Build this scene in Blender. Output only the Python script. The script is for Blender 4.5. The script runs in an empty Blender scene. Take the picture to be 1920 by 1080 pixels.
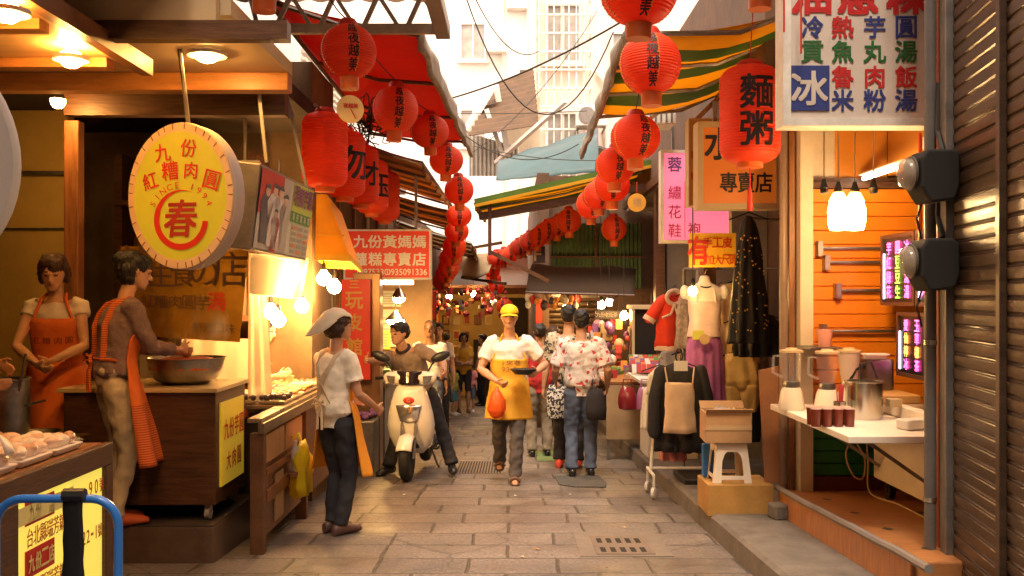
import bpy, bmesh, math, random
from mathutils import Vector, Matrix, Euler, noise
V = Vector
R = math.radians
random.seed(7)
SC = bpy.context.scene
COL = SC.collection

# ------------------------------------------------------------------ camera, sky, sun, exposure
F = 1800.0            # focal length in pixels of a 1920 wide frame
EYE = 1.35            # camera height over the paving under it
SLOPE = 0.0528        # the lane runs downhill away from the camera
cam_d = bpy.data.cameras.new('camera'); cam = bpy.data.objects.new('camera', cam_d); COL.objects.link(cam)
cam.location = (0, 0, EYE); cam.rotation_euler = (R(90), 0, 0)
cam_d.sensor_width = 36; cam_d.lens = 36 * F / 1920; cam_d.shift_y = 15 / 1920
cam_d.clip_start = 0.05; cam_d.clip_end = 2000
SC.camera = cam
W_ = bpy.data.worlds.new('World'); SC.world = W_; W_.use_nodes = True
nt = W_.node_tree; bg = nt.nodes['Background']
sky = nt.nodes.new('ShaderNodeTexSky'); sky.sky_type = 'NISHITA'; sky.sun_disc = False
sky.sun_elevation = R(62); sky.sun_rotation = R(186); sky.dust_density = 3.0; sky.air_density = 1.2
mixn = nt.nodes.new('ShaderNodeMix'); mixn.data_type = 'RGBA'
mixn.inputs[0].default_value = 0.90
nt.links.new(sky.outputs[0], mixn.inputs[6])
mixn.inputs[7].default_value = (9.8, 7.5, 5.8, 1)       # bright, slightly warm overcast
nt.links.new(mixn.outputs[2], bg.inputs[0]); bg.inputs[1].default_value = 0.15
sun_d = bpy.data.lights.new('sun', 'SUN'); sun = bpy.data.objects.new('sun', sun_d); COL.objects.link(sun)
sun_d.energy = 1.5; sun_d.angle = R(18); sun_d.color = (1, .86, .66)
sun.rotation_euler = (R(28), 0, R(-6)); sun.location = (0, -5, 20)
SC.view_settings.view_transform = 'Standard'; SC.view_settings.look = 'None'
SC.view_settings.exposure = 1.5; SC.view_settings.gamma = 1.0
SC.render.engine = 'CYCLES'
cy = SC.cycles
cy.use_denoising = True; cy.max_bounces = 7; cy.diffuse_bounces = 4; cy.glossy_bounces = 3
cy.transmission_bounces = 5; cy.transparent_max_bounces = 12; cy.volume_bounces = 0
cy.sample_clamp_indirect = 6; cy.caustics_reflective = False; cy.caustics_refractive = False

# ------------------------------------------------------------------ helpers
def P(px, py, d):
    return V(((px - 960) / F * d, d, EYE - (py - 555) / F * d))
def gz(y): return -SLOPE * y
def G(px, d, h=0.0):
    return V(((px - 960) / F * d, d, gz(d) + h))

MATS = {}
def mat(name, col, rough=.6, metal=0.0, var=.0, vs=6.0, bump=0.0, bs=40.0, emit=None, es=0.0, trans=0.0,
        alpha=1.0, transl=0.0, coat=0.0, stretch=None, sheen=0.0, ior=1.45, dirt=0.0):
    if name in MATS: return MATS[name]
    m = bpy.data.materials.new(name); m.use_nodes = True; MATS[name] = m
    t = m.node_tree; n = t.nodes; l = t.links; b = n['Principled BSDF']
    c = (*col, 1)
    b.inputs['Base Color'].default_value = c; b.inputs['Roughness'].default_value = rough
    b.inputs['Metallic'].default_value = metal; b.inputs['IOR'].default_value = ior
    if trans: b.inputs['Transmission Weight'].default_value = trans
    if alpha < 1: b.inputs['Alpha'].default_value = alpha
    if coat: b.inputs['Coat Weight'].default_value = coat; b.inputs['Coat Roughness'].default_value = .08
    if sheen: b.inputs['Sheen Weight'].default_value = sheen
    if emit:
        b.inputs['Emission Color'].default_value = (*emit, 1); b.inputs['Emission Strength'].default_value = es
    if var or bump or dirt:
        tc = n.new('ShaderNodeTexCoord'); mp = n.new('ShaderNodeMapping'); l.new(tc.outputs['Object'], mp.inputs[0])
        if stretch: mp.inputs['Scale'].default_value = stretch
    if var or dirt:
        nz = n.new('ShaderNodeTexNoise'); nz.inputs['Scale'].default_value = vs; nz.inputs['Detail'].default_value = 6
        nz.inputs['Roughness'].default_value = .65
        l.new(mp.outputs[0], nz.inputs['Vector'])
        mr = n.new('ShaderNodeMapRange'); l.new(nz.outputs[0], mr.inputs[0])
        mr.inputs[1].default_value = .3; mr.inputs[2].default_value = .7
        mr.inputs[3].default_value = 1 - var; mr.inputs[4].default_value = 1 + var
        hs = n.new('ShaderNodeMix'); hs.data_type = 'RGBA'; hs.blend_type = 'MULTIPLY'; hs.inputs[0].default_value = 1
        hs.inputs[6].default_value = c; l.new(mr.outputs[0], hs.inputs[7])
        out = hs.outputs[2]
        if dirt:
            n2 = n.new('ShaderNodeTexNoise'); n2.inputs['Scale'].default_value = vs * .35; n2.inputs['Detail'].default_value = 8
            n2.inputs['Roughness'].default_value = .75
            l.new(mp.outputs[0], n2.inputs['Vector'])
            m2 = n.new('ShaderNodeMapRange'); l.new(n2.outputs[0], m2.inputs[0]); m2.inputs[1].default_value = .52; m2.inputs[2].default_value = .72
            m2.inputs[4].default_value = dirt
            d2 = n.new('ShaderNodeMix'); d2.data_type = 'RGBA'; l.new(m2.outputs[0], d2.inputs[0]); l.new(out, d2.inputs[6])
            d2.inputs[7].default_value = (col[0] * .35 + .02, col[1] * .33 + .016, col[2] * .3 + .01, 1); out = d2.outputs[2]
        l.new(out, b.inputs['Base Color'])
        mr2 = n.new('ShaderNodeMapRange'); l.new(nz.outputs[0], mr2.inputs[0])
        mr2.inputs[3].default_value = max(0.02, rough - .12); mr2.inputs[4].default_value = min(1, rough + .12)
        l.new(mr2.outputs[0], b.inputs['Roughness'])
    if bump:
        nb = n.new('ShaderNodeTexNoise'); nb.inputs['Scale'].default_value = bs; nb.inputs['Detail'].default_value = 5
        l.new(mp.outputs[0], nb.inputs['Vector'])
        bp = n.new('ShaderNodeBump'); bp.inputs['Strength'].default_value = bump; bp.inputs['Distance'].default_value = .02
        l.new(nb.outputs[0], bp.inputs['Height']); l.new(bp.outputs[0], b.inputs['Normal'])
    if transl:
        tr = n.new('ShaderNodeBsdfTranslucent'); tr.inputs[0].default_value = c
        mx = n.new('ShaderNodeMixShader'); mx.inputs[0].default_value = transl
        l.new(b.outputs[0], mx.inputs[1]); l.new(tr.outputs[0], mx.inputs[2])
        l.new(mx.outputs[0], n['Material Output'].inputs[0])
    return m

TEXT_CACHE = {}
def glyphs(s, bold):
    k = (s, round(bold, 4))
    if k not in TEXT_CACHE:
        c = bpy.data.curves.new('lettering', 'FONT'); c.body = s; c.offset = bold; c.resolution_u = 3
        o = bpy.data.objects.new('lettering', c); me = o.to_mesh()
        vs = [(v.co.x, v.co.y) for v in me.vertices]; fs = [tuple(p.vertices) for p in me.polygons]
        # keep faces looking +z
        o.to_mesh_clear(); bpy.data.objects.remove(o); bpy.data.curves.remove(c)
        xs = [v[0] for v in vs] or [0]; ys = [v[1] for v in vs] or [0]
        TEXT_CACHE[k] = (vs, fs, (min(xs), max(xs), min(ys), max(ys)))
    return TEXT_CACHE[k]

class MB:
    def __init__(s): s.v = []; s.f = []; s.m = []; s.i = 0
    def mi(s, i): s.i = i; return s
    def add(s, vs, fs):
        o = len(s.v); s.v += [V(v) for v in vs]
        s.f += [tuple(a + o for a in f) for f in fs]; s.m += [s.i] * len(fs); return s
    def hexa(s, c):   # 0-3 bottom ccw from above, 4-7 top
        return s.add(c, [(3, 2, 1, 0), (4, 5, 6, 7), (0, 1, 5, 4), (1, 2, 6, 5), (2, 3, 7, 6), (3, 0, 4, 7)])
    def box(s, c, d, rz=0, rx=0, ry=0):
        m = Euler((rx, ry, rz)).to_matrix(); c = V(c); hx, hy, hz = d[0] / 2, d[1] / 2, d[2] / 2
        pts = [(-hx, -hy, -hz), (hx, -hy, -hz), (hx, hy, -hz), (-hx, hy, -hz), (-hx, -hy, hz), (hx, -hy, hz), (hx, hy, hz), (-hx, hy, hz)]
        return s.hexa([c + m @ V(p) for p in pts])
    def bb(s, x0, x1, y0, y1, z0, z1):
        return s.box(((x0 + x1) / 2, (y0 + y1) / 2, (z0 + z1) / 2), (abs(x1 - x0), abs(y1 - y0), abs(z1 - z0)))
    def bar(s, a, b, w, h, up=(0, 0, 1)):
        a = V(a); b = V(b); t = (b - a).normalized(); u = V(up)
        x = t.cross(u)
        if x.length < 1e-4: x = t.cross(V((0, 1, 0)))
        x.normalize(); u = x.cross(t).normalized()
        x *= w / 2; u *= h / 2
        return s.hexa([a - x - u, a + x - u, b + x - u, b - x - u, a - x + u, a + x + u, b + x + u, b - x + u])
    def plate(s, q, th):      # quad counter-clockwise seen from its front; extruded backwards
        q = [V(p) for p in q]; n = (q[1] - q[0]).cross(q[3] - q[0]).normalized() * th
        b = [p - n for p in q]
        return s.add(q + b, [(0, 1, 2, 3), (7, 6, 5, 4), (0, 4, 5, 1), (1, 5, 6, 2), (2, 6, 7, 3), (3, 7, 4, 0)])
    def quad(s, *q): return s.add(q, [tuple(range(len(q)))])
    def grid(s, fn, nu, nv, mfn=None):
        o = len(s.v)
        for j in range(nv + 1):
            for i in range(nu + 1): s.v.append(V(fn(i / nu, j / nv)))
        for j in range(nv):
            for i in range(nu):
                a = o + j * (nu + 1) + i
                s.f.append((a, a + 1, a + nu + 2, a + nu + 1)); s.m.append(mfn(i, j) if mfn else s.i)
        return s
    def rings(s, rs, cap=True):
        o = len(s.v); n = len(rs[0])
        for r in rs: s.v += [V(p) for p in r]
        for k in range(len(rs) - 1):
            for i in range(n):
                a = o + k * n + i; b = o + k * n + (i + 1) % n
                s.f.append((a, b, b + n, a + n)); s.m.append(s.i)
        if cap:
            s.f.append(tuple(o + i for i in reversed(range(n)))); s.m.append(s.i)
            e = o + (len(rs) - 1) * n
            s.f.append(tuple(e + i for i in range(n))); s.m.append(s.i)
        return s
    def tube(s, pts, r, n=8, flat=1.0, side=None, ball=False):
        pts = [V(p) for p in pts]; rr = list(r) if isinstance(r, (list, tuple)) else [r] * len(pts)
        if ball:
            t0 = (pts[0] - pts[1]).normalized(); t1 = (pts[-1] - pts[-2]).normalized(); a, b = rr[0], rr[-1]
            p0, p1 = pts[0], pts[-1]
            pts = [p0 + t0 * a * .97, p0 + t0 * a * .75] + pts + [p1 + t1 * b * .75, p1 + t1 * b * .97]
            rr = [a * .25, a * .68] + rr + [b * .68, b * .25]
        rs = []; x = V(side) if side else None
        for k, p in enumerate(pts):
            t = (pts[min(k + 1, len(pts) - 1)] - pts[max(k - 1, 0)])
            t = t.normalized() if t.length > 1e-9 else V((0, 0, 1))
            if x is None:
                x = t.cross(V((0, 0, 1)) if abs(t.z) < .9 else V((1, 0, 0)))
            x = (x - t * x.dot(t))
            if x.length < 1e-6: x = t.orthogonal()
            x.normalize(); y = t.cross(x)
            rs.append([p + (x * math.cos(a) + y * math.sin(a) * flat) * rr[k] for a in [2 * math.pi * i / n for i in range(n)]])
        return s.rings(rs)
    def lathe(s, prof, c=(0, 0, 0), n=24, mtx=None, sx=1, sy=1, cap=True):
        c = V(c); rs = []
        for r, z in prof:
            ring = [V((math.cos(2 * math.pi * i / n) * r * sx, math.sin(2 * math.pi * i / n) * r * sy, z)) for i in range(n)]
            rs.append([c + (mtx @ p if mtx else p) for p in ring])
        return s.rings(rs, cap)
    def ball(s, c, r, nu=14, nv=9, rot=None):
        r = V(r) if isinstance(r, (tuple, list, Vector)) else V((r, r, r)); c = V(c); rs = []
        for j in range(nv + 1):
            ph = -math.pi / 2 + math.pi * (j + .02) / (nv + .04)
            ring = []
            for i in range(nu):
                a = 2 * math.pi * i / nu
                p = V((math.cos(a) * math.cos(ph) * r.x, math.sin(a) * math.cos(ph) * r.y, math.sin(ph) * r.z))
                ring.append(c + (rot @ p if rot else p))
            rs.append(ring)
        return s.rings(rs)
    def text(s, st, h, c, right=(1, 0, 0), up=(0, 0, 1), bold=.02, sx=1.0, lift=.003, wrap=None):
        """lettering h metres tall centred on c; wrap maps (u, v) metres to a point"""
        if bold > .004:      # heavy strokes: layered thinner copies, so counters stay open
            e = bold * h * .62
            for k, (dx, dy) in enumerate(((-e, -e), (e, -e), (-e, e), (e, e))):
                if wrap: s.text(st, h, c, right, up, 0, sx, lift, lambda u_, v_, dx=dx, dy=dy: wrap(u_ + dx, v_ + dy))
                else: s.text(st, h, V(c) + V(right).normalized() * dx + V(up).normalized() * dy, right, up, 0, sx, lift + k * .0004)
            return s
        vs, fs, (x0, x1, y0, y1) = glyphs(st, 0)
        k = h / max(.01, (y1 - y0)); cx, cyy = (x0 + x1) / 2, (y0 + y1) / 2
        r = V(right).normalized(); u = V(up).normalized(); n = r.cross(u).normalized(); c = V(c)
        if wrap: pts = [wrap((x - cx) * k * sx, (y - cyy) * k) for x, y in vs]
        else: pts = [c + r * (x - cx) * k * sx + u * (y - cyy) * k + n * lift for x, y in vs]
        return s.add(pts, fs)
    def column(s, st, h, c, right=(1, 0, 0), up=(0, 0, 1), step=None, bold=.03, sx=1.0, lift=.003):
        step = step or h * 1.15; u = V(up).normalized(); c = V(c)
        for i, ch in enumerate(st):
            if ch != ' ': s.text(ch, h, c + u * step * ((len(st) - 1) / 2 - i), right, up, bold, sx, lift)
        return s
    def noise(s, amp, sc, seed=0.0, amp2=0, sc2=1):
        me = bpy.data.meshes.new('t'); me.from_pydata(s.v, [], s.f); me.update()
        for i, vv in enumerate(me.vertices):
            p = s.v[i]; q = (p + V((seed, seed * 1.7, -seed))) * sc
            d = noise.noise(q) * amp
            if amp2: d += noise.noise((p + V((seed, 0, 0))) * sc2) * amp2
            s.v[i] = p + vv.normal * d
        bpy.data.meshes.remove(me); return s
    def mesh(s, name, inv=None):
        me = bpy.data.meshes.new(name)
        me.from_pydata([inv @ v for v in s.v] if inv else s.v, [], s.f); me.update(); return me
    SPLIT = {'hanger', 'bracket', 'cable', 'strut', 'support', 'post', 'beam', 'shelf_bracket', 'notice', 'panel_batten', 'wall', 'wall_rail', 'steel_strut', 'soffit_panel',
             'frame_side', 'string', 'party_wall', 'clamp', 'blue_piece', 'tray_stack', 'fascia', 'jamb', 'bulkhead', 'back_wall', 'kitchen_wall', 'drainpipe', 'drawer_front', 'front_panel', 'ceiling', 'lower_grille', 'rear_body', 'collar', 'red_block', 'price_tag', 'fork', 'apron_strap', 'top', 'doorway', 'flap', 'waist_strap', 'frame_pole', 'rim'}
    def pieces(s):
        par = list(range(len(s.v)))
        def find(a):
            while par[a] != a: par[a] = par[par[a]]; a = par[a]
            return a
        for f in s.f:
            r = find(f[0])
            for a in f[1:]: par[find(a)] = r
        g = {}
        for i, f in enumerate(s.f): g.setdefault(find(f[0]), []).append(i)
        out = []
        for ids in g.values():
            m = MB(); mp = {}
            for i in ids:
                q = []
                for a in s.f[i]:
                    if a not in mp: mp[a] = len(m.v); m.v.append(s.v[a])
                    q.append(mp[a])
                m.f.append(tuple(q)); m.m.append(s.m[i])
            out.append(m)
        return out
    def build(s, name, mats, parent=None, smooth=False, bevel=0.0, local=False, solid=0.0, ang=40):
        if name in MB.SPLIT and parent is not None and s.f:
            ps = s.pieces()
            if len(ps) > 1: return [p.build(name, mats, parent, smooth, bevel, local, solid, ang) for p in ps][0]
        mats = mats if isinstance(mats, (list, tuple)) else [mats]
        loc = V((0, 0, 0)); inv = None
        if parent is not None and not local: inv = wm(parent).inverted()
        if parent is None and not local and s.v:
            xs = [v.x for v in s.v]; ys = [v.y for v in s.v]; zs = [v.z for v in s.v]
            loc = V(((min(xs) + max(xs)) / 2, (min(ys) + max(ys)) / 2, min(zs))); inv = Matrix.Translation(-loc)
        me = s.mesh(name, inv)
        for m_ in mats: me.materials.append(m_)
        if len(mats) > 1: me.polygons.foreach_set('material_index', s.m)
        if smooth:
            me.polygons.foreach_set('use_smooth', [True] * len(me.polygons))
            if ang < 180: me.set_sharp_from_angle(angle=R(ang))
        o = bpy.data.objects.new(name, me); COL.objects.link(o)
        if parent is not None: o.parent = parent
        o.location = loc
        if solid:
            md = o.modifiers.new('thickness', 'SOLIDIFY'); md.thickness = solid; md.offset = 0
        if bevel:
            md = o.modifiers.new('edges', 'BEVEL'); md.width = bevel; md.segments = 2; md.limit_method = 'ANGLE'; md.angle_limit = R(35)
        return o

def wm(o):
    m = Matrix.Translation(o.location) @ o.rotation_euler.to_matrix().to_4x4()
    return wm(o.parent) @ m if o.parent else m
def thing(name, label, cat, loc=(0, 0, 0), rz=0.0, group=None):
    o = bpy.data.objects.new(name, None); COL.objects.link(o); o.empty_display_size = .1
    o.location = loc; o.rotation_euler = (0, 0, rz); tag(o, label, cat, group); return o
def tag(o, label, cat, group=None):
    o['label'] = label; o['category'] = cat
    if group: o['group'] = group
    return o
def struct(o): o['kind'] = 'structure'; return o
def kids(o): return [c for c in COL.objects if c.parent == o]
def dup(root, loc, rz=None, label=None, group=None, scale=None):
    def cp(o, par):
        c = o.copy(); COL.objects.link(c)
        if par is not None: c.parent = par
        for ch in list(o.children): cp(ch, c)
        return c
    r = cp(root, None); r.location = loc
    if rz is not None: r.rotation_euler = (0, 0, rz)
    if label: r['label'] = label
    if group: r['group'] = group
    if scale: r.scale = (scale,) * 3
    return r
TMP = bpy.data.scenes.new('workbench')
def fuse(mb, voxel, smooth=2):
    """melts overlapping closed shapes into one continuous surface"""
    me = mb.mesh('t'); o = bpy.data.objects.new('t', me); TMP.collection.objects.link(o)
    md = o.modifiers.new('r', 'REMESH'); md.mode = 'VOXEL'; md.voxel_size = voxel
    if smooth:
        sm = o.modifiers.new('s', 'SMOOTH'); sm.iterations = smooth; sm.factor = .5
    vl = TMP.view_layers[0]; vl.update(); ev = o.evaluated_get(vl.depsgraph)
    m2 = bpy.data.meshes.new_from_object(ev)
    out = MB(); out.v = [v.co.copy() for v in m2.vertices]; out.f = [tuple(p.vertices) for p in m2.polygons]; out.m = [0] * len(out.f)
    bpy.data.objects.remove(o); bpy.data.meshes.remove(me); bpy.data.meshes.remove(m2)
    return out
def sag(a, b, drop, n=14):
    a = V(a); b = V(b)
    return [a.lerp(b, i / n) - V((0, 0, drop * 4 * (i / n) * (1 - i / n))) for i in range(n + 1)]

# ------------------------------------------------------------------ common materials
WOOD_D = mat('dark_wood', (.085, .035, .016), .45, var=.45, vs=5, bump=.15, bs=14, stretch=(1, 1, 9))
WOOD_M = mat('brown_wood', (.22, .085, .03), .45, var=.4, vs=5, bump=.12, bs=14, stretch=(9, 1, 1))
WOOD_O = mat('orange_wood', (.42, .17, .045), .4, var=.3, vs=4, bump=.08, bs=14, stretch=(1, 6, 6))
PLY = mat('plywood', (.40, .22, .10), .6, var=.25, vs=5, bump=.08, bs=20, stretch=(1, 6, 1), dirt=.5)
CREAM = mat('cream_paint', (.54, .39, .22), .6, var=.08, vs=3, bump=.05, bs=30)
BEIGE = mat('beige_paint', (.60, .50, .36), .7, var=.12, vs=3, bump=.08, bs=30, dirt=.3)
STEEL = mat('steel', (.62, .58, .52), .25, metal=1)
STEEL_D = mat('dull_steel', (.30, .28, .26), .4, metal=1, var=.3, vs=8, bump=.1)
WHITE_M = mat('white_painted_metal', (.70, .66, .60), .5, var=.15, vs=9, dirt=.4)
GREY_M = mat('grey_metal', (.22, .195, .18), .45, metal=.6, var=.25, vs=8, dirt=.4)
BLACK_P = mat('black_plastic', (.015, .014, .015), .4)
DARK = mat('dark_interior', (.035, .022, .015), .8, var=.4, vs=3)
RED = mat('red_paint', (.55, .03, .015), .45)
YELLOW = mat('yellow_paint', (.75, .48, .03), .5)
WHITE = mat('white_plastic', (.78, .75, .70), .35)
INK = mat('black_ink', (.015, .012, .014), .6)
LRED = mat('lantern_red', (.93, .085, .018), .5, transl=.5, var=.08, vs=5)
_n = LRED.node_tree.nodes; _l = LRED.node_tree.links      # every lantern faded a little differently
_oi = _n.new('ShaderNodeObjectInfo'); _mr = _n.new('ShaderNodeMapRange'); _l.new(_oi.outputs['Random'], _mr.inputs[0]); _mr.inputs[3].default_value = 0; _mr.inputs[4].default_value = .42
_mx = _n.new('ShaderNodeMix'); _mx.data_type = 'RGBA'; _l.new(_mr.outputs[0], _mx.inputs[0]); _mx.inputs[7].default_value = (.80, .16, .07, 1)
_src = _n['Principled BSDF'].inputs['Base Color'].links[0].from_socket; _l.new(_src, _mx.inputs[6]); _l.new(_mx.outputs[2], _n['Principled BSDF'].inputs['Base Color'])
LCAP = mat('lantern_cap', (.62, .12, .02), .5)
GOLD = mat('gold_paint', (.75, .42, .08), .4)
CABLE = mat('cable_rubber', (.03, .025, .022), .6)
BULB = mat('lit_bulb', (1, .9, .7), .4, emit=(1, .62, .24), es=40)
TUBE_L = mat('lit_tube', (1, .95, .85), .4, emit=(1, .85, .62), es=7)
# ================================================================== the setting
def paving_mat():
    m = bpy.data.materials.new('stone_paving'); m.use_nodes = True; t = m.node_tree; n = t.nodes; l = t.links; b = n['Principled BSDF']
    tc = n.new('ShaderNodeTexCoord')
    nd = n.new('ShaderNodeTexNoise'); nd.inputs['Scale'].default_value = 1.6; nd.inputs['Detail'].default_value = 2
    l.new(tc.outputs['Object'], nd.inputs['Vector'])
    vm = n.new('ShaderNodeVectorMath'); vm.operation = 'MULTIPLY_ADD'; vm.inputs[1].default_value = (.06, .05, 0)
    l.new(nd.outputs['Color'], vm.inputs[0]); l.new(tc.outputs['Object'], vm.inputs[2])
    br = n.new('ShaderNodeTexBrick'); br.inputs['Scale'].default_value = 1; br.inputs['Brick Width'].default_value = .56
    br.inputs['Row Height'].default_value = .41; br.inputs['Mortar Size'].default_value = .014; br.inputs['Mortar Smooth'].default_value = .6
    br.offset = .43; br.squash = 1.45; br.squash_frequency = 3; br.offset_frequency = 2
    br.inputs['Color1'].default_value = (.190, .152, .131, 1); br.inputs['Color2'].default_value = (.148, .120, .105, 1)
    br.inputs['Mortar'].default_value = (.075, .058, .046, 1)
    l.new(vm.outputs[0], br.inputs['Vector'])
    nz = n.new('ShaderNodeTexNoise'); nz.inputs['Scale'].default_value = 2.2; nz.inputs['Detail'].default_value = 9; nz.inputs['Roughness'].default_value = .72
    l.new(tc.outputs['Object'], nz.inputs['Vector'])
    mr = n.new('ShaderNodeMapRange'); l.new(nz.outputs[0], mr.inputs[0]); mr.inputs[1].default_value = .32; mr.inputs[2].default_value = .68
    mr.inputs[3].default_value = .72; mr.inputs[4].default_value = 1.2
    sp = n.new('ShaderNodeTexNoise'); sp.inputs['Scale'].default_value = 48; sp.inputs['Detail'].default_value = 3
    l.new(tc.outputs['Object'], sp.inputs['Vector'])
    mr3 = n.new('ShaderNodeMapRange'); l.new(sp.outputs[0], mr3.inputs[0]); mr3.inputs[1].default_value = .3; mr3.inputs[2].default_value = .7
    mr3.inputs[3].default_value = .55; mr3.inputs[4].default_value = 1.42
    mu = n.new('ShaderNodeMath'); mu.operation = 'MULTIPLY'; l.new(mr.outputs[0], mu.inputs[0]); l.new(mr3.outputs[0], mu.inputs[1])
    mx = n.new('ShaderNodeMix'); mx.data_type = 'RGBA'; mx.blend_type = 'MULTIPLY'; mx.inputs[0].default_value = 1
    l.new(br.outputs['Color'], mx.inputs[6]); l.new(mu.outputs[0], mx.inputs[7])
    # dark stains with shapes of their own
    st = n.new('ShaderNodeTexNoise'); st.inputs['Scale'].default_value = .9; st.inputs['Detail'].default_value = 7; st.inputs['Roughness'].default_value = .6
    l.new(tc.outputs['Object'], st.inputs['Vector'])
    ms = n.new('ShaderNodeMapRange'); l.new(st.outputs[0], ms.inputs[0]); ms.inputs[1].default_value = .50; ms.inputs[2].default_value = .70; ms.inputs[4].default_value = .6
    m4 = n.new('ShaderNodeMix'); m4.data_type = 'RGBA'; l.new(ms.outputs[0], m4.inputs[0]); l.new(mx.outputs[2], m4.inputs[6]); m4.inputs[7].default_value = (.10, .075, .058, 1)
    # hairline cracks and old gum spots
    vc = n.new('ShaderNodeTexVoronoi'); vc.feature = 'DISTANCE_TO_EDGE'; vc.inputs['Scale'].default_value = .8
    vm2 = n.new('ShaderNodeVectorMath'); vm2.operation = 'MULTIPLY_ADD'; vm2.inputs[1].default_value = (.5, .5, 0); l.new(st.outputs['Color'], vm2.inputs[0]); l.new(tc.outputs['Object'], vm2.inputs[2]); l.new(vm2.outputs[0], vc.inputs['Vector'])
    mc = n.new('ShaderNodeMapRange'); l.new(vc.outputs['Distance'], mc.inputs[0]); mc.inputs[1].default_value = .004; mc.inputs[2].default_value = .010; mc.inputs[3].default_value = .55; mc.inputs[4].default_value = 0
    vg = n.new('ShaderNodeTexVoronoi'); vg.inputs['Scale'].default_value = 3.2; l.new(tc.outputs['Object'], vg.inputs['Vector'])
    mg = n.new('ShaderNodeMapRange'); l.new(vg.outputs['Distance'], mg.inputs[0]); mg.inputs[1].default_value = .045; mg.inputs[2].default_value = .065; mg.inputs[3].default_value = .5; mg.inputs[4].default_value = 0
    mxx = n.new('ShaderNodeMath'); mxx.operation = 'MAXIMUM'; l.new(mc.outputs[0], mxx.inputs[0]); l.new(mg.outputs[0], mxx.inputs[1])
    m5 = n.new('ShaderNodeMix'); m5.data_type = 'RGBA'; l.new(mxx.outputs[0], m5.inputs[0]); l.new(m4.outputs[2], m5.inputs[6]); m5.inputs[7].default_value = (.055, .042, .034, 1)
    l.new(m5.outputs[2], b.inputs['Base Color'])
    mr2 = n.new('ShaderNodeMapRange'); l.new(nz.outputs[0], mr2.inputs[0]); mr2.inputs[1].default_value = .3; mr2.inputs[2].default_value = .7; mr2.inputs[3].default_value = .26; mr2.inputs[4].default_value = .72
    l.new(mr2.outputs[0], b.inputs['Roughness'])
    ad = n.new('ShaderNodeMath'); ad.operation = 'MULTIPLY_ADD'; ad.inputs[1].default_value = .25
    l.new(nz.outputs[0], ad.inputs[0]); iv = n.new('ShaderNodeMath'); iv.operation = 'SUBTRACT'; iv.inputs[0].default_value = 1
    l.new(br.outputs['Fac'], iv.inputs[1]); l.new(iv.outputs[0], ad.inputs[2])
    bp = n.new('ShaderNodeBump'); bp.inputs['Strength'].default_value = .7; bp.inputs['Distance'].default_value = .012
    l.new(ad.outputs[0], bp.inputs['Height']); l.new(bp.outputs[0], b.inputs['Normal'])
    return m
PAVE = paving_mat()
CONC = mat('concrete', (.15, .125, .105), .75, var=.25, vs=7, bump=.35, bs=60, dirt=.6)
mb = MB(); mb.quad((-60, -12, gz(-12)), (60, -12, gz(-12)), (60, 160, gz(160)), (-60, 160, gz(160)))
struct(mb.build('ground', PAVE, None, local=True))
# raised pavement on the right, wavy worn kerb edge
KX = 1.43
def kerbx(y): return KX + .012 * noise.noise(V((0, y * 1.3, 3)))
mb = MB()
def sec(y):
    x = kerbx(y); z = gz(y)
    return [V((x - .012, y, z - .05)), V((x, y, z + .125)), V((x + .022, y, z + .148)), V((7.5, y, z + .15)), V((7.5, y, z - .05))]
ys = [-3 + i * .25 for i in range(115)]
mb.rings([sec(y) for y in ys])
struct(mb.build('pavement', CONC, None, smooth=True, local=True, ang=30))

# ------------------------------------------------------------------ far background buildings
WALLW = mat('white_plaster', (.82, .80, .76), .8, var=.08, vs=.6, bump=.1, bs=8)
WALLP = mat('pink_plaster', (.80, .64, .56), .85, var=.15, vs=.8, bump=.2, bs=8, dirt=.3)
WALLB = mat('brown_wall', (.12, .065, .04), .8, var=.4, vs=2, bump=.2, bs=10, dirt=.5)
WALLG = mat('grey_wall', (.22, .19, .165), .85, var=.3, vs=2, bump=.2, bs=12, dirt=.6)
GLASSD = mat('window_glass', (.34, .32, .30), .12, var=.3, vs=3)
def window(parent, c, w, h, mframe, depth=.12, n=2, right=(1, 0, 0)):
    r = V(right).normalized(); nrm = r.cross(V((0, 0, 1))); c = V(c)
    f = MB()
    def bx(u, z, ww, hh, off, th):
        f.hexa([c + r * (u + a * ww / 2) + V((0, 0, z + b_ * hh / 2)) + nrm * (off + d * th) for b_ in (-1, 1) for a, d in ((-1, 1), (1, 1), (1, 0), (-1, 0))])
    t = .07
    bx(-w / 2 + t / 2, 0, t, h, 0, depth); bx(w / 2 - t / 2, 0, t, h, 0, depth)
    bx(0, h / 2 - t / 2, w - 2 * t, t, 0, depth - .01); bx(0, -h / 2 + t / 2, w - 2 * t, t, 0, depth - .01)
    for i in range(1, n): bx(-w / 2 + w * i / n, 0, .05, h - 2 * t, .0, depth * .6)
    bx(0, -h / 2 - .06, w + .2, .1, 0, depth + .12)
    fo = f.build('window', mframe, parent)
    g = MB(); g.quad(*[c + r * a + V((0, 0, b_)) + nrm * .02 for a, b_ in ((-w / 2 + t, -h / 2 + t), (w / 2 - t, -h / 2 + t), (w / 2 - t, h / 2 - t), (-w / 2 + t, h / 2 - t))])
    g.build('pane', GLASSD, fo)
t = thing('apartment_building', 'tall white rendered building closing the gap of sky above the lane', 'building', (-1.5, 38, gz(38)))
mb = MB(); mb.bb(-9, 3.2, 38, 46, -2.2, 22); mb.build('wall', WALLW, t)
for (x, z) in ((-1.55, 11.4), (-4.6, 11.4), (.75, 9.6), (-1.5, 14.6), (-4.6, 14.6), (-1.55, 8.0)):
    window(t, (x, 38, z), 1.05, 1.5, WALLW)
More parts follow.
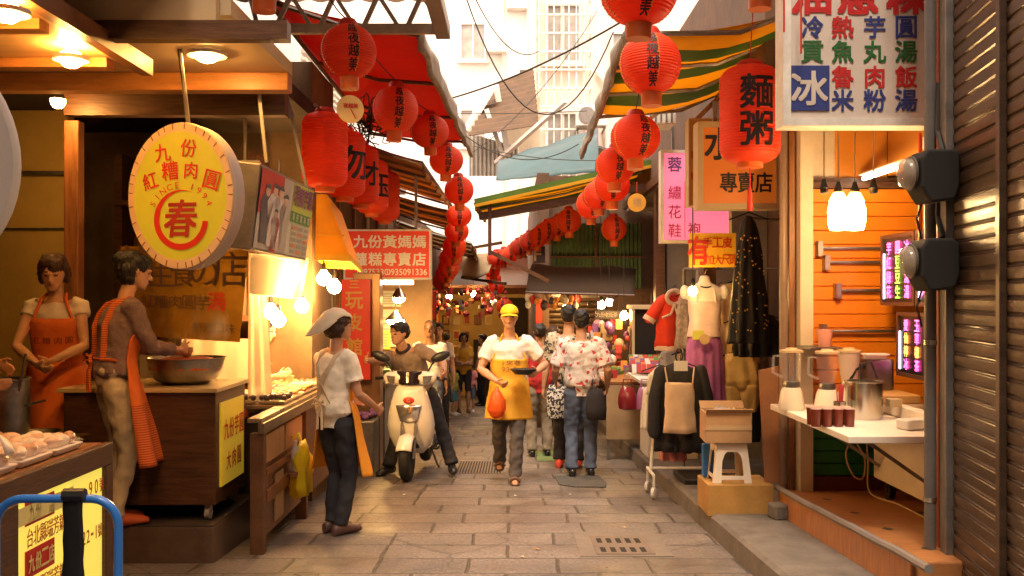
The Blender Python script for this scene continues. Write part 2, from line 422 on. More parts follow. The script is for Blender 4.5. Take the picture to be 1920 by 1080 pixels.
for x_, z_ in ((-.6, 10.9), (-2.9, 13.4), (.2, 12.6)):
    mb = MB(); mb.bb(x_ - .4, x_ + .4, 37.55, 37.98, z_, z_ + .6); mb.build('air_conditioner_box', WHITE_M, t, bevel=.03)
mb = MB(); mb.tube([(-.35, 37.9, 2), (-.35, 37.9, 15)], .07, 8); mb.tube([(.25, 37.9, 2), (.25, 37.9, 9), (.6, 37.9, 9.6), (.6, 37.9, 16)], .06, 8); mb.build('drainpipe', WHITE_M, t, smooth=True)
t = thing('tenement_building', 'pinkish old building with window cages over the shop roofs', 'building', (2.3, 24, gz(24)))
mb = MB(); mb.bb(.62, 6.5, 24, 32, -1.4, 14); mb.build('wall', WALLP, t)
window(t, (1.28, 24, 7.9), .9, 1.5, WHITE_M); window(t, (1.28, 24, 5.2), .9, 1.5, WHITE_M); window(t, (2.9, 24, 7.2), .9, 1.5, WHITE_M)
PIPEW = mat('pvc_pipe', (.78, .70, .62), .4)
for (x0, x1, z0, z1, nx, nz) in ((.66, 1.95, 6.0, 9.6, 7, 8), (.66, 1.95, 3.6, 5.9, 7, 5)):
    mb = MB()
    for i in range(nx + 1):
        x = x0 + (x1 - x0) * i / nx; mb.bb(x - .014, x + .014, 23.55, 23.58, z0, z1)
    for i in range(nz + 1):
        z = z0 + (z1 - z0) * i / nz; mb.bb(x0, x1, 23.518, 23.548, z - .022, z + .022)
        mb.bb(x0 - .01, x0 + .02, 23.585, 24, z - .015, z + .015); mb.bb(x1 - .02, x1 + .01, 23.585, 24, z - .015, z + .015)
    mb.build('window_cage', WHITE_M, t)
mb = MB(); mb.tube([(2.35, 23.9, 2.6), (2.35, 23.9, 6.4), (2.3, 23.85, 6.7), (2.1, 23.9, 6.95)], .06); mb.tube([(.55, 23.9, 2.6), (.55, 23.9, 11)], .07); mb.build('drainpipe', PIPEW, t, smooth=True)
mb = MB(); mb.plate([(1.5, 23.0, 5.15), (2.7, 23.0, 4.75), (2.7, 24, 4.9), (1.5, 24, 5.3)], .05); mb.build('window_hood', GREY_M, t)
# air conditioner under the cage
a = thing('air_conditioner', 'white box air conditioner on brackets under the pink building cage', 'air conditioner', (1.95, 23.2, 4.8))
mb = MB(); mb.bb(1.55, 2.3, 23.1, 23.5, 5.45, 5.95); mb.build('casing', WHITE_M, a, bevel=.02)
mb = MB(); mb.lathe([(.0, .02), (.2, .02), (.2, 0), (0, 0)], (1.8, 23.09, 5.7), 20, Matrix.Rotation(R(90), 3, 'X')); mb.build('fan_grille', GREY_M, a)
mb = MB(); mb.bar((1.6, 23.1, 5.43), (1.6, 24, 5.43), .04, .04); mb.bar((2.25, 23.1, 5.43), (2.25, 24, 5.43), .04, .04); mb.build('bracket', GREY_M, a)

CORR = mat('rusty_corrugated_iron', (.10, .055, .03), .6, metal=.3, var=.4, vs=3, dirt=.7)
def corr(mb, a, b, c, d, n, amp):   # corrugated sheet a-b along the waves, a-d across them
    a, b, c, d = map(V, (a, b, c, d)); nn = (b - a).cross(d - a).normalized()
    k = n * 6
    return mb.grid(lambda u, v: a.lerp(b, v).lerp(d.lerp(c, v), u) + nn * amp * math.sin(u * n * 2 * math.pi), k, 1)
t = thing('lean_to_shed', 'rusty corrugated lean-to roof on white posts over the far shops', 'shed', (-.4, 20, gz(20)))
mb = MB(); corr(mb, P(938, 152, 22), P(1000, 130, 22), P(1010, 235, 19), P(878, 255, 19), 11, .05)
mb.build('roof', CORR, t, solid=.02)
for v_ in (.2, .5, .8):
    mb = MB(); mb.bar(P(938, 152, 22).lerp(P(878, 255, 19), v_) - V((0, 0, .1)), P(1000, 130, 22).lerp(P(1010, 235, 19), v_) - V((0, 0, .1)), .08, .08); mb.build('purlin', WOOD_D, t)
mb = MB(); mb.bar(P(930, 160, 20.5), P(952, 290, 20.5), .12, .12); mb.bar(P(925, 160, 20.3), P(872, 248, 20), .3, .08); mb.bar(P(912, 205, 19.8), P(946, 300, 19.8), .09, .09)
mb.build('post', WHITE_M, t)
mb = MB(); mb.plate([P(985, 300, 21.5), P(1012, 300, 21.5), P(1012, 180, 21.5), P(940, 255, 21.5)], .1); mb.build('gable_board', BEIGE, t)
mb = MB(); corr(mb, P(880, 330, 20.6), P(880, 250, 20.6), P(972, 275, 20.6), P(972, 330, 20.6), 12, .03); mb.build('side_wall', mat('pale_corrugated', (.5, .47, .42), .6, metal=.2, var=.2, vs=3, dirt=.5), t, solid=.015)
mb = MB(); mb.bar(P(1060, 190, 18.5), P(930, 305, 19.5), .12, .06)
mb.build('steel_strut', WHITE_M, t)
# blue tarpaulin bulging over a frame
BLUE = mat('blue_tarpaulin', (.035, .088, .105), .5, var=.25, vs=3, bump=.25, bs=5, dirt=.35)
cs = [P(930, 338, 16.6), P(1122, 322, 16.4), P(1122, 240, 18.5), P(936, 300, 18.4)]
def tarp(u, v):
    p = cs[0].lerp(cs[1], u).lerp(cs[3].lerp(cs[2], u), v)
    return p + V((0, 0, .22 * math.sin(math.pi * min(1, v * 1.2)) * (.6 + .4 * u) + .05 * noise.noise(V((u * 5, v * 4, 1)))))
mb = MB(); mb.grid(tarp, 26, 14)
tag(mb.build('tarpaulin', BLUE, smooth=True, ang=180, solid=.01), 'sun bleached blue tarpaulin stretched over a stall roof in the middle distance', 'tarpaulin')

# ------------------------------------------------------------------ shop rows each side
def shop_block(name, label, x0, x1, y0, y1, z1, wm_, y_extra=None):
    t = thing(name, label, 'building', ((x0 + x1) / 2, (y0 + y1) / 2, gz(y1)))
    mb = MB(); mb.bb(x0, x1, y0, y1, gz(y1) - .3, z1); mb.build('wall', wm_, t); return t
# upper storeys over the near shops and the houses behind the camera
tu = thing('upper_storey', 'upper floors of the house over the food shop, above the picture', 'building', (-4.2, -.5, 3.3))
mb = MB(); mb.bb(-7, -1.62, -9, 6.95, 3.5, 9); mb.build('wall', WALLG, tu)
tu = thing('upper_storey', 'upper floors over the right hand shops, above the picture', 'building', (4.5, -.5, 3.5))
mb = MB(); mb.bb(2.1, 7, -9, 7.05, 3.62, 9); mb.build('wall', WALLG, tu)
tu = thing('house', 'houses behind the camera closing the lane', 'building', (0, -10, .5))
mb = MB(); mb.bb(-7, 7, -10, -9, -.2, 8); mb.build('wall', WALLG, tu)
tu = thing('house', 'shop front on the left behind the camera', 'building', (-4.5, -3, .3))
mb = MB(); mb.bb(-7, -2.0, -8.99, 2.2, -.3, 3.4); mb.build('wall', WALLB, tu)
tu = thing('house', 'shop front on the right behind the camera', 'building', (4.5, -4, .3))
mb = MB(); mb.bb(2.1, 7, -8.99, 1.6, -.1, 3.6); mb.build('wall', WALLB, tu)
# left: behind the stalls, from the partition to the bend
tl = shop_block('shop_building', 'low dark shop building behind the left food stalls', -7.0, -2.35, 9.6, 19, 3.35, WALLB)
mb = MB(); mb.bb(-7.2, -2.1, 9.5, 19, 3.352, 3.5); mb.build('roof', GREY_M, tl)
mb = MB()
for i in range(7):
    y = 10.4 + i * 1.25; mb.bb(-2.352, -2.31, y - .03, y + .03, .2, 2.9)
mb.bb(-2.352, -2.30, 9.7, 18.9, 2.2, 2.3); mb.build('shopfront_trim', WOOD_M, tl)
tl2 = thing('plaster_building', 'white plastered house showing behind the long red lanterns', 'building', (-4.7, 15, gz(15)))
mb = MB(); mb.bb(-6.5, -2.9, 12, 18.7, 3.503, 5.6); mb.build('wall', WALLW, tl2)
mb = MB()
for k in range(2):
    for i in range(9): mb.bb(-2.9 + .003, -2.84, 13.2 + k * 2.2, 14.4 + k * 2.2, 4.2 + i * .1, 4.24 + i * .1)
mb.build('louvre', WHITE_M, tl2)
# right rows
tr = shop_block('shop_building', 'brown shop building behind the hanging signs on the right', 2.75, 7.0, 7.1, 15.9, 4.4, WALLB)
mb = MB(); mb.bb(2.0, 2.74, 10.3, 10.45, gz(9.5), 2.74); mb.build('party_wall', WALLG, tr)
mb = MB(); mb.bb(2.0, 2.74, 12.4, 12.6, gz(12.6), 2.74); mb.build('party_wall', WALLG, tr)
mb = MB(); mb.bb(1.9, 2.74, 7.1, 15.9, 2.75, 2.9); mb.build('ceiling', WALLG, tr)
mb = MB(); mb.bb(1.86, 2.02, 7.06, 15.9, 2.902, 4.3); mb.build('upper_front', WALLB, tr)
mb = MB(); mb.bb(1.85, 1.97, 9.26, 9.45, gz(9.4), 2.75); mb.bb(1.85, 1.97, 12.35, 12.55, gz(12.5), 2.75); mb.bar((1.82, 9.4, 2.8), (1.82, 15.6, 2.8), .06, .1)
mb.build('post', WOOD_D, tr)
tr2 = thing('shuttered_shop', 'shop with half lowered brown shutter where the lane bends left', 'building', (1.6, 16.5, gz(16)))
mb = MB(); mb.bb(.42, .62, 16.0, 26, -1.4, 3.4); mb.bb(1.62, 3.2, 16.0, 26, -1.4, 3.4); mb.bb(.62, 1.62, 16.4, 26, -1.4, 3.4); mb.build('wall', WALLB, tr2)
def slats(mb, a, b, z0, z1, pitch, depth, k=4, zf=None):
    a = V(a); b = V(b); n = (b - a).cross(V((0, 0, 1))).normalized(); N = int((z1 - z0) / pitch)
    prof = [(0, 0), (.10, .75), (.40, .95), (.74, 1), (.80, .3), (.90, .55)][:k + 2]
    rows = []
    for i in range(N):
        for (t_, d_) in prof: rows.append((z0 + (i + t_) * pitch, d_ * depth))
    o = len(mb.v)
    for z, d_ in rows:
        mb.v.append(V((a.x, a.y, z)) + n * d_); mb.v.append(V((b.x, b.y, z)) + n * d_)
    for i in range(len(rows) - 1):
        mb.f.append((o + 2 * i, o + 2 * i + 1, o + 2 * i + 3, o + 2 * i + 2)); mb.m.append(mb.i)
    return mb
SHUT = mat('brown_shutter_metal', (.095, .058, .037), .38, metal=.45, var=.3, vs=5, bump=.12, bs=18, stretch=(1, 1, 4), dirt=.5)
mb = MB(); slats(mb, (.62, 16.3, 0), (1.62, 16.3, 0), -.9, 1.3, .09, .03); mb.build('shutter', SHUT, tr2)
mb = MB(); mb.bb(.55, 1.75, 15.6, 16.38, 1.32, 1.6); mb.build('shutter_box', GREY_M, tr2, bevel=.08)
GREENP = mat('green_panel', (.055, .10, .045), .6, var=.4, vs=2, bump=.15, bs=10, dirt=.5)
mb = MB(); corr(mb, (.62, 15.2, 1.45), (.62, 15.2, 2.5), (2.05, 15.2, 2.5), (2.05, 15.2, 1.45), 22, .012)
go = thing('green_screen', 'dark green ribbed sheet hung under the awning above the shutter', 'screen', (1.3, 15.2, 1.45))
mb.build('sheet', GREENP, go, solid=.01)
mb = MB(); mb.bb(.6, 2.06, 15.12, 15.18, 1.40, 1.46); mb.bb(.6, 2.06, 15.12, 15.18, 1.95, 1.98); mb.bb(1.3, 1.34, 15.1, 15.118, 1.4, 2.5); mb.build('batten', WOOD_D, go)

# end of the lane: gallery front facing the camera
te = thing('gallery_shop', 'far shop hung with framed pictures closing the end of the lane', 'building', (-1.2, 26.5, gz(26)))
mb = MB(); mb.bb(-5, 1.0, 26.4, 32, -1.6, 1.40); mb.build('wall', mat('ochre_wall', (.62, .40, .13), .7, var=.2, vs=2), te)
mb = MB(); mb.bb(-5, 1.0, 26.2, 32, 1.403, 2.45); mb.build('upper_wall', mat('red_brown_wall', (.14, .045, .025), .8, var=.4, vs=2), te)
mb = MB(); mb.hexa([(-2.6, 23.4, 1.55), (.42, 23.4, 1.55), (.42, 26.19, 2.0), (-2.6, 26.19, 2.0), (-2.6, 23.4, 1.62), (.42, 23.4, 1.62), (.42, 26.19, 2.07), (-2.6, 26.19, 2.07)]); mb.build('canopy', WOOD_D, te)
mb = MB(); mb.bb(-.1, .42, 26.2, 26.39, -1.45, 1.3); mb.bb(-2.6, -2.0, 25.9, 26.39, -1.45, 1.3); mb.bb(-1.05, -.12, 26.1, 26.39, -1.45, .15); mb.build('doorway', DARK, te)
FRAMES = [mat('picture_brown', (.25, .08, .03), .5), mat('picture_gold', (.62, .36, .10), .5), mat('picture_cream', (.75, .55, .28), .6), mat('picture_red', (.45, .06, .03), .6)]
k = 0
for ix in range(5):
    for iz in range(3):
        px = 836 + ix * 20; py = 600 + iz * 28
        if ix > 2 and iz > 0: continue
        c = P(px, py, 26.37); w = .2; h = .28
        p = thing('picture', 'small framed picture on the ochre gallery wall at the lane end', 'picture', (c.x, c.y, c.z - h / 2), 0, 'framed pictures at the lane end')
        mb = MB(); mb.bb(c.x - w / 2, c.x + w / 2, 26.34, 26.39, c.z - h / 2, c.z + h / 2); mb.build('frame', FRAMES[(ix * 2) % 3], p, bevel=.015)
        mb = MB(); mb.bb(c.x - w / 2 + .04, c.x + w / 2 - .04, 26.33, 26.339, c.z - h / 2 + .05, c.z + h / 2 - .05); mb.build('print', FRAMES[(ix + iz + 1) % 4], p)
        k += 1
# left of the bend: red and orange shop panels
tb = thing('souvenir_shop', 'narrow far left shop front with red and orange panels', 'building', (-2.4, 20.5, gz(20)))
mb = MB(); mb.bb(-6, -2.0, 19.2, 27, -1.6, 3.0); mb.build('wall', WALLB, tb)
OR = mat('orange_panel', (.70, .27, .04), .6, var=.15, vs=4)
for i in range(3):
    for j in range(2):
        mb = MB(); mb.bb(-2.55 + .21 * i, -2.36 + .21 * i, 19.12, 19.19, -.3 + j * .75, .4 + j * .75); mb.build('display_panel', (OR, RED)[(i + j) % 2], tb)

# ------------------------------------------------------------------ roadside shutter, right foreground
ts = thing('shuttered_shop', 'closed brown roller shutter shop at the right edge in the foreground', 'building', (2.4, 3.9, gz(4) + .15))
A = V((2.19, 4.75, 0)); B = V((1.72, 1.75, 0)); dr = (B - A).normalized(); nn = dr.cross(V((0, 0, 1))).normalized()
q = A.lerp(B, .235)
mb = MB(); slats(mb, A, q, -.08, 3.4, .068, .011, 4); mb.build('shutter', SHUT, ts)
mb = MB(); slats(mb, q + dr * .03, B, -.08, 3.4, .068, .011, 4); mb.build('shutter', SHUT, ts)
mb = MB(); mb.bar(q + dr * .014 + V((0, 0, -.08)) + nn * .02, q + dr * .014 + V((0, 0, 3.4)) + nn * .02, .035, .05, dr); mb.build('guide_rail', SHUT, ts, bevel=.004)
mb = MB(); mb.bar(A + V((-.01, .04, -.1)), A + V((-.01, .04, 3.6)), .06, .1, dr); mb.build('door_jamb', GREY_M, ts, bevel=.006)
mb = MB(); mb.hexa([A + V((.06, 0, -.1)), B + V((.06, 0, -.1)), B + V((3, 0, -.1)), A + V((3, 0, -.1)), A + V((.06, 0, 5)), B + V((.06, 0, 5)), B + V((3, 0, 5)), A + V((3, 0, 5))]); mb.build('wall', WALLB, ts)
# ================================================================== awnings and canopies
def stripes(name, label, corners, cols, n, sagz=.06, valance=0.0, group=None, frame=True, seg=8, cat='awning', frame_mat=None):
    """striped cloth: corners outer-near, outer-far, inner-far, inner-near; stripes run outer to inner"""
    on, of, inf, inn = map(V, corners)
    t = thing(name, label, cat, on.lerp(inf, .5) - V((0, 0, .3)), 0, group)
    def fn(u, v):      # u along the lane, v outer -> inner
        p = on.lerp(of, u).lerp(inn.lerp(inf, u), v)
        return p + V((0, 0, -sagz * math.sin(math.pi * v) * (1 + .25 * math.sin(u * 9))
                      + .018 * noise.noise(V((u * 7, v * 3, 2)))))
    mb = MB(); K = n * 3
    mb.grid(fn, K, seg, lambda i, j: (i // 3) % len(cols))
    mb.build('cloth', cols, t, smooth=True, ang=180, solid=.006)
    if valance:
        mb = MB()
        mb.grid(lambda u, v: on.lerp(of, u) + V((.02 * math.sin(u * 40) * v, 0, -valance * v * (1 + .12 * noise.noise(V((u * 11, 0, 5)))))), K, 3, lambda i, j: (i // 3) % len(cols))
        mb.build('valance', cols, t, smooth=True, ang=180, solid=.006)
    if frame:
        fr = MB(); dz = V((0, 0, -.03))
        fr.tube([on + dz, of + dz], .022, 6); fr.tube([inn + dz, inf + dz], .022, 6)
        for k in range(4):
            a = on.lerp(of, k / 3) + dz; b = inn.lerp(inf, k / 3) + dz
            fr.tube([a, a.lerp(b, .5) - V((0, 0, sagz + .01)), b], .018, 6)
        fr.build('awning_frame', frame_mat or GREY_M, t, smooth=True)
    return t
AY = mat('yellow_awning_cloth', (.80, .46, .03), .7, transl=.55, var=.15, vs=3, dirt=.2)
AG = mat('green_awning_cloth', (.10, .19, .03), .7, transl=.35, var=.2, vs=3)
ARED = mat('red_tarpaulin_cloth', (.50, .032, .014), .6, transl=.5, var=.25, vs=2, dirt=.5, bump=.3, bs=4)
ABR = mat('brown_awning_cloth', (.24, .10, .035), .7, transl=.35, var=.25, vs=3)
AOR = mat('orange_awning_cloth', (.60, .26, .06), .7, transl=.4, var=.2, vs=3)
CANV = mat('grey_canvas', (.30, .26, .22), .85, var=.3, vs=6, bump=.3, bs=14, dirt=.5)

t = stripes('awning', 'large yellow and green striped awning over the right clothes shop', [(.76, 6.45, 3.14), (.80, 8.8, 3.02), (2.3, 8.8, 3.42), (2.3, 6.45, 3.44)], [AY, AG], 7, .13)
mb = MB()
def vl(u, v):
    p = V((.75, 6.4, 3.14)).lerp(V((.77, 10.9, 2.97)), u)
    return p + V((.05 * noise.noise(V((u * 9, v, 0))) + .02, 0, -v * (.13 + .05 * noise.noise(V((u * 14, 1, 0)))) + .06))
mb.grid(vl, 40, 4); mb.build('rolled_side_flap', CANV, t, smooth=True, ang=180, solid=.03)
t = stripes('awning', 'lower green and yellow striped awning beneath the blue tarpaulin', [(-.50, 12.9, 2.62), (-.42, 15.2, 2.6), (2.0, 15.2, 3.15), (2.0, 12.9, 3.2)], [AY, AG], 11, .05, .1)
mb = MB(); mb.bar((-.5, 12.86, 2.60), (2.0, 12.86, 3.16), .03, .10); mb.build('fascia', [AG], t)
mb = MB(); mb.bar((-.5, 12.83, 2.555), (2.0, 12.83, 3.115), .03, .04); mb.build('fascia', [AY], t)
mb = MB(); mb.bar((-.45, 13.0, 2.42), (1.9, 13.0, 2.85), .05, .09); mb.bar((-.3, 12.95, 2.6), (-.3, 12.95, 1.9), .05, .05); mb.bar((-.3, 13.0, 1.95), (.5, 13.0, 1.55), .05, .05)
mb.build('support', WOOD_D, t)
t = stripes('tarpaulin', 'bright red tarpaulin canopy above the left stalls', [(-.68, 6.9, 3.26), (-.55, 12, 3.31), (-1.75, 12, 3.42), (-1.75, 6.9, 3.5)], [ARED], 12, .05, 0, None, True, 8, 'tarpaulin', WOOD_D)
mb = MB()
mb.grid(lambda u, v: V((-.66, 6.9, 3.27)).lerp(V((-.52, 12.4, 3.3)), u) + V((.03 * noise.noise(V((u * 9, v, 4))), 0, -v * (.16 + .04 * noise.noise(V((u * 12, 1, 7)))))), 36, 4)
mb.build('rolled_side_flap', CANV, t, smooth=True, ang=180, solid=.04)
stripes('awning', 'brown and orange striped awning behind the long red lanterns', [(-.95, 10.2, 2.78), (-.9, 14.2, 2.72), (-2.3, 14.2, 3.2), (-2.3, 10.2, 3.25)], [ABR, AOR], 12, .03, .12)
stripes('awning', 'second brown striped awning further down the left side', [(-.85, 14.1, 2.60), (-.85, 17.4, 2.50), (-2.3, 17.4, 2.95), (-2.3, 14.1, 3.02)], [AOR, ABR], 10, .03, .15)
stripes('awning', 'pale far awning over the left side near the bend', [(-.75, 17.5, 2.34), (-.75, 21, 2.2), (-2.2, 21, 2.6), (-2.2, 17.5, 2.78)], [mat('cream_awning_cloth', (.6, .45, .28), .7, transl=.4, var=.2, vs=3), ABR], 8, .03, .12)
# front canopy of translucent sheet on a welded truss
t = thing('canopy', 'white translucent canopy on a welded grey truss above the food shop', 'canopy', (-1.0, 6.6, 3.1))
POLY = mat('translucent_sheet', (.55, .47, .40), .5, transl=.6, var=.15, vs=2, dirt=.3)
mb = MB(); mb.grid(lambda u, v: V((-2.2 + 1.7 * u, 5.3 + 1.5 * v, 3.46 - .02 * v + .01 * math.sin(u * 60))), 60, 2); mb.build('sheet', POLY, t, smooth=True, solid=.005)
mb = MB(); mb.bar((-1.75, 6.6, 3.185), (-.51, 6.6, 3.185), .05, .065); mb.bar((-1.75, 6.6, 3.43), (-.51, 6.6, 3.43), .04, .04)
for i in range(4):
    x = -1.62 + i * .30; mb.bar((x, 6.60, 3.2), (x + .1, 6.60, 3.42), .03, .03); mb.bar((x + .1, 6.60, 3.42), (x + .24, 6.60, 3.2), .028, .028)
mb.build('truss', mat('pale_grey_steel', (.34, .29, .24), .5, metal=.3, var=.25, vs=8, dirt=.4), t)
mb = MB(); mb.hexa([(-.53, 5.2, 3.14), (-.43, 5.2, 3.14), (-.43, 6.7, 3.14), (-.53, 6.7, 3.14), (-.53, 5.2, 3.24), (-.43, 5.2, 3.24), (-.43, 6.7, 3.24), (-.53, 6.7, 3.24)]); mb.build('gutter', GREY_M, t, bevel=.008)
mb = MB(); mb.bar((-1.74, 6.62, 3.15), (-1.55, 6.75, 2.6), .04, .04); mb.bar((-1.80, 6.6, 3.4), (-1.62, 6.66, 2.65), .03, .03); mb.build('strut', GREY_M, t)
# pale upper canopy on the right
t = thing('canopy', 'grey white sheet canopy above the striped awning, upper right', 'canopy', (1.6, 5.9, 3.3))
mb = MB(); mb.grid(lambda u, v: V((1.02 + 1.4 * u, 5.4 + 1.3 * v, 3.42 + .12 * u)), 2, 2); mb.build('sheet', POLY, t, solid=.01)
mb = MB(); mb.bar((1.0, 5.4, 3.40), (1.0, 6.9, 3.38), .05, .05); mb.bar((1.0, 6.0, 3.38), (2.4, 6.0, 3.49), .05, .05); mb.build('canopy_frame', WOOD_D, t)

# ================================================================== lanterns
def lantern_proto(ch, D, H, ribs, name='paper_lantern', tassel=True, txt=.17, plaque=False, long=False, both=True):
    """origin at the hanging point on top"""
    t = thing(name, 'x', 'lantern', (0, 0, 0))
    r = D / 2; prof = []; N = ribs * 4
    for i in range(N + 1):
        u = i / N; z = -.04 - H * u
        if long:
            e = .16; q = min(1, min(u, 1 - u) / e); rr = r * (.42 + .58 * math.sqrt(max(0, 1 - (1 - q) ** 2)))
        else:
            rr = r * math.sqrt(max(0, 1 - ((2 * u - 1) * .945) ** 2))
        rr *= 1 - .022 * abs(math.sin(math.pi * u * ribs)) ** .5 + .011
        prof.append((rr, z))
    mb = MB(); mb.lathe(list(reversed(prof)), n=30); mb.build('paper_shell', LRED, t, smooth=True, ang=60, local=True)
    rt = prof[0][0]; rb = prof[-1][0]; zb = -.04 - H
    mb = MB(); mb.lathe([(rt * 1.03, -.075), (rt * 1.05, -.02), (rt * .8, 0), (.01, .005)], n=20); mb.build('top_cap', RED, t, smooth=True, local=True)
    fl = .035 if long else .075
    mb = MB(); mb.lathe([(rb * .95, zb - fl), (rb * 1.0, zb - fl), (rb * 1.04, zb + .02), (rb * .8, zb + .03)], n=20); mb.build('bottom_fringe', LCAP, t, smooth=True, local=True)
    if tassel:
        mb = MB(); mb.tube([(0, 0, zb), (0, 0, zb - .16)], .004, 5); mb.tube([(0, 0, zb - .16), (0, 0, zb - .19), (0, 0, zb - .32)], [.008, .014, .02], 7)
        mb.build('tassel', RED, t, local=True)
    if not long:
        mb = MB()      # dotted gold seams
        for k in range(4):
            a0 = math.pi * (.06 + .5 * k)
            for i in range(2, ribs - 1):
                u = (i + .5) / ribs; rr = r * math.sqrt(max(0, 1 - ((2 * u - 1) * .945) ** 2)) * 1.004
                mb.box((math.sin(a0) * rr, -math.cos(a0) * rr, -.04 - H * u), (.007, .007, .008), rz=a0)
        mb.build('gold_seam', GOLD, t, local=True)
    def wrapf(yaw, z0):
        def f(u, v):
            z = z0 + v; q = (-.04 - z) / H
            if long:
                e = .16; qq = max(0, min(1, min(q, 1 - q) / e)); rr = r * (.42 + .58 * math.sqrt(max(0, 1 - (1 - qq) ** 2)))
            else:
                rr = r * math.sqrt(max(.02, 1 - ((2 * q - 1) * .945) ** 2))
            rr = rr * 1.012 + .003; a = yaw + u / r
            return V((math.sin(a) * rr, -math.cos(a) * rr, z))
        return f
    mb = MB(); n = len(ch); hh = txt * H / .42 if not long else txt
    for side in ((0, 2.1, 4.2) if both else (0,)):
        for i, c in enumerate(ch):
            if c == ' ': continue
            z = -.04 - H * .5 + ((n - 1) / 2 - i) * hh * 1.12
            tm = MB(); tm.text(c, hh, (0, 0, 0), bold=.03, wrap=lambda u, v: V((u, v, 0)))
            w = wrapf(side, z)
            # cut the strokes into narrow strips so they lie on the curve
            bm = bmesh.new(); vs = [bm.verts.new(v) for v in tm.v]
            for f in tm.f:
                try: bm.faces.new([vs[a] for a in f])
                except ValueError: pass
            for kx in range(-4, 5):
                g = bm.verts[:] + bm.edges[:] + bm.faces[:]
                bmesh.ops.bisect_plane(bm, geom=g, plane_co=(kx * hh * .11, 0, 0), plane_no=(1, 0, 0))
            for kx in range(-3, 4):
                g = bm.verts[:] + bm.edges[:] + bm.faces[:]
                bmesh.ops.bisect_plane(bm, geom=g, plane_co=(0, kx * hh * .14, 0), plane_no=(0, 1, 0))
            bm.verts.index_update()
            mb.add([w(v.co.x, v.co.y) for v in bm.verts], [tuple(v.index for v in f.verts) for f in bm.faces]); bm.free()
    mb.build('lettering', INK, t, local=True)
    if plaque:
        mb = MB(); mb.lathe([(.001, -.006), (.088, -.006), (.088, .006), (.001, .006)], (0, 0, zb - .20), 24, Matrix.Rotation(R(90), 3, 'X')); pl = mb.build('plaque', mat('plaque_board', (.75, .55, .25), .5), t, local=True)
        mb = MB(); mb.text('夜越美', .03, (0, -.008, zb - .18), bold=.04); mb.bar((0, -.009, zb - .2), (.03, -.009, zb - .26), .01, .004); mb.build('plaque_lettering', RED, pl, local=True)
    return t
rl = lantern_proto('越夜越美', .36, .325, 22, txt=.088, tassel=False)
rlp = lantern_proto('越夜越美', .36, .325, 22, txt=.088, tassel=False, plaque=True)
LD = .36
def hang(px, py, rad, proto, rz, label, group, dmax=None):
    d = LD * F / (2 * rad); sc = 1.0
    if dmax and d > dmax: sc = dmax / d; d = dmax
    c = P(px, py, d)
    o = dup(proto, c + V((0, 0, .208 * sc)), rz, label, group, sc if sc < 1 else None); o.scale = (sc, sc, sc * (1 + .07 * math.sin(px * 1.7))); o.rotation_euler = (.05 * math.sin(px), .05 * math.cos(py * 3), rz); return c + V((0, 0, .21 * sc))
G_R = 'round red lanterns strung along the right side'; G_L = 'round red lanterns strung along the left side'
FARL = 'small round red lantern far down the right string'; FARR = 'small round red lantern far down the left string'
ptsR = []
LR_ = [(1200, -8, 72, .1, 'largest round red lantern cut by the top edge of the picture'), (1217, 118, 57, -.05, 'round red lantern in front of the striped awning, second of the right string'),
       (1192, 260, 46, .3, 'round red lantern below the grey awning flap, third of the right string'), (1155, 312, 37, .15, 'round red lantern tucked behind the third one of the right string'),
       (1147, 345, 33.5, .0, 'round red lantern with its side catching light, fifth of the right string'), (1122, 368, 30, .2, 'pale lit round red lantern, sixth of the right string'),
       (1106, 382, 27, .1, 'round red lantern with gold fringe before the green screen'), (1066, 414, 23.5, -.1, 'round red lantern alone above the green screen'),
       (1026, 434, 20.5, .2, FARL), (992, 453, 18.5, 0, FARL), (971, 466, 17.5, .3, FARL), (957, 478, 16.5, .1, FARL), (930, 486, 16, .4, FARL), (922, 508, 15, .1, FARL), (931, 540, 14.5, 0, FARL), (1046, 425, 21, .2, FARL), (1010, 444, 19, .1, FARL), (981, 460, 17.5, .3, FARL), (944, 481, 16, .2, FARL), (925, 496, 15.5, .1, FARL), (926, 524, 14.5, .3, FARL)]
for px, py, rad, rz, lab in LR_: ptsR.append(hang(px, py, rad, rl, rz, lab, G_R, 14.8 if px in (1026, 1066, 1046, 1010) else None))
LL_ = [(652, 97, 52, .35, 'big round red lantern with a round plaque below it, nearest of the left string'), (744, 203, 43, .3, 'round red lantern before the red tarpaulin, second of the left string'),
       (805, 250, 36, .25, 'round red lantern beside the grey flap, third of the left string'), (838, 304, 32, .2, 'round red lantern over the brown awning, fourth of the left string'),
       (859, 357, 27.5, .15, 'round red lantern, fifth of the left string'), (860, 407, 24, .1, FARR), (857, 436, 23, .4, FARR), (851, 462, 22, 0, FARR), (846, 484, 21, .3, FARR), (840, 502, 20, .2, FARR), (834, 516, 19, .1, FARR), (828, 528, 17, .3, FARR)]
ptsL = []
for i, (px, py, rad, rz, lab) in enumerate(LL_): ptsL.append(hang(px, py, rad, rlp if i == 0 else rl, rz, lab, G_L))
for i, (px, py, rad) in enumerate([(866, 530, 12), (893, 525, 12), (822, 562, 11), (845, 578, 11), (905, 560, 10), (880, 566, 10), (946, 575, 16)]):
    hang(px, py, rad, rl, .3 * i, 'tiny dim red lantern among the goods at the lane end', 'tiny red lanterns at the lane end')
hang(1150, 428, 24, rl, .2, 'dim dark red lantern in shade before the green screen', G_R)
o = dup(rl, P(1425, -65, 5.0) + V((0, 0, .21)), 0, 'red lantern mostly above the frame, only its gold fringe showing', G_R)
o = dup(rl, P(495, -62, 4.9) + V((0, 0, .21)), 0, 'red lantern above the frame by the ceiling edge, only fringe showing', G_L)
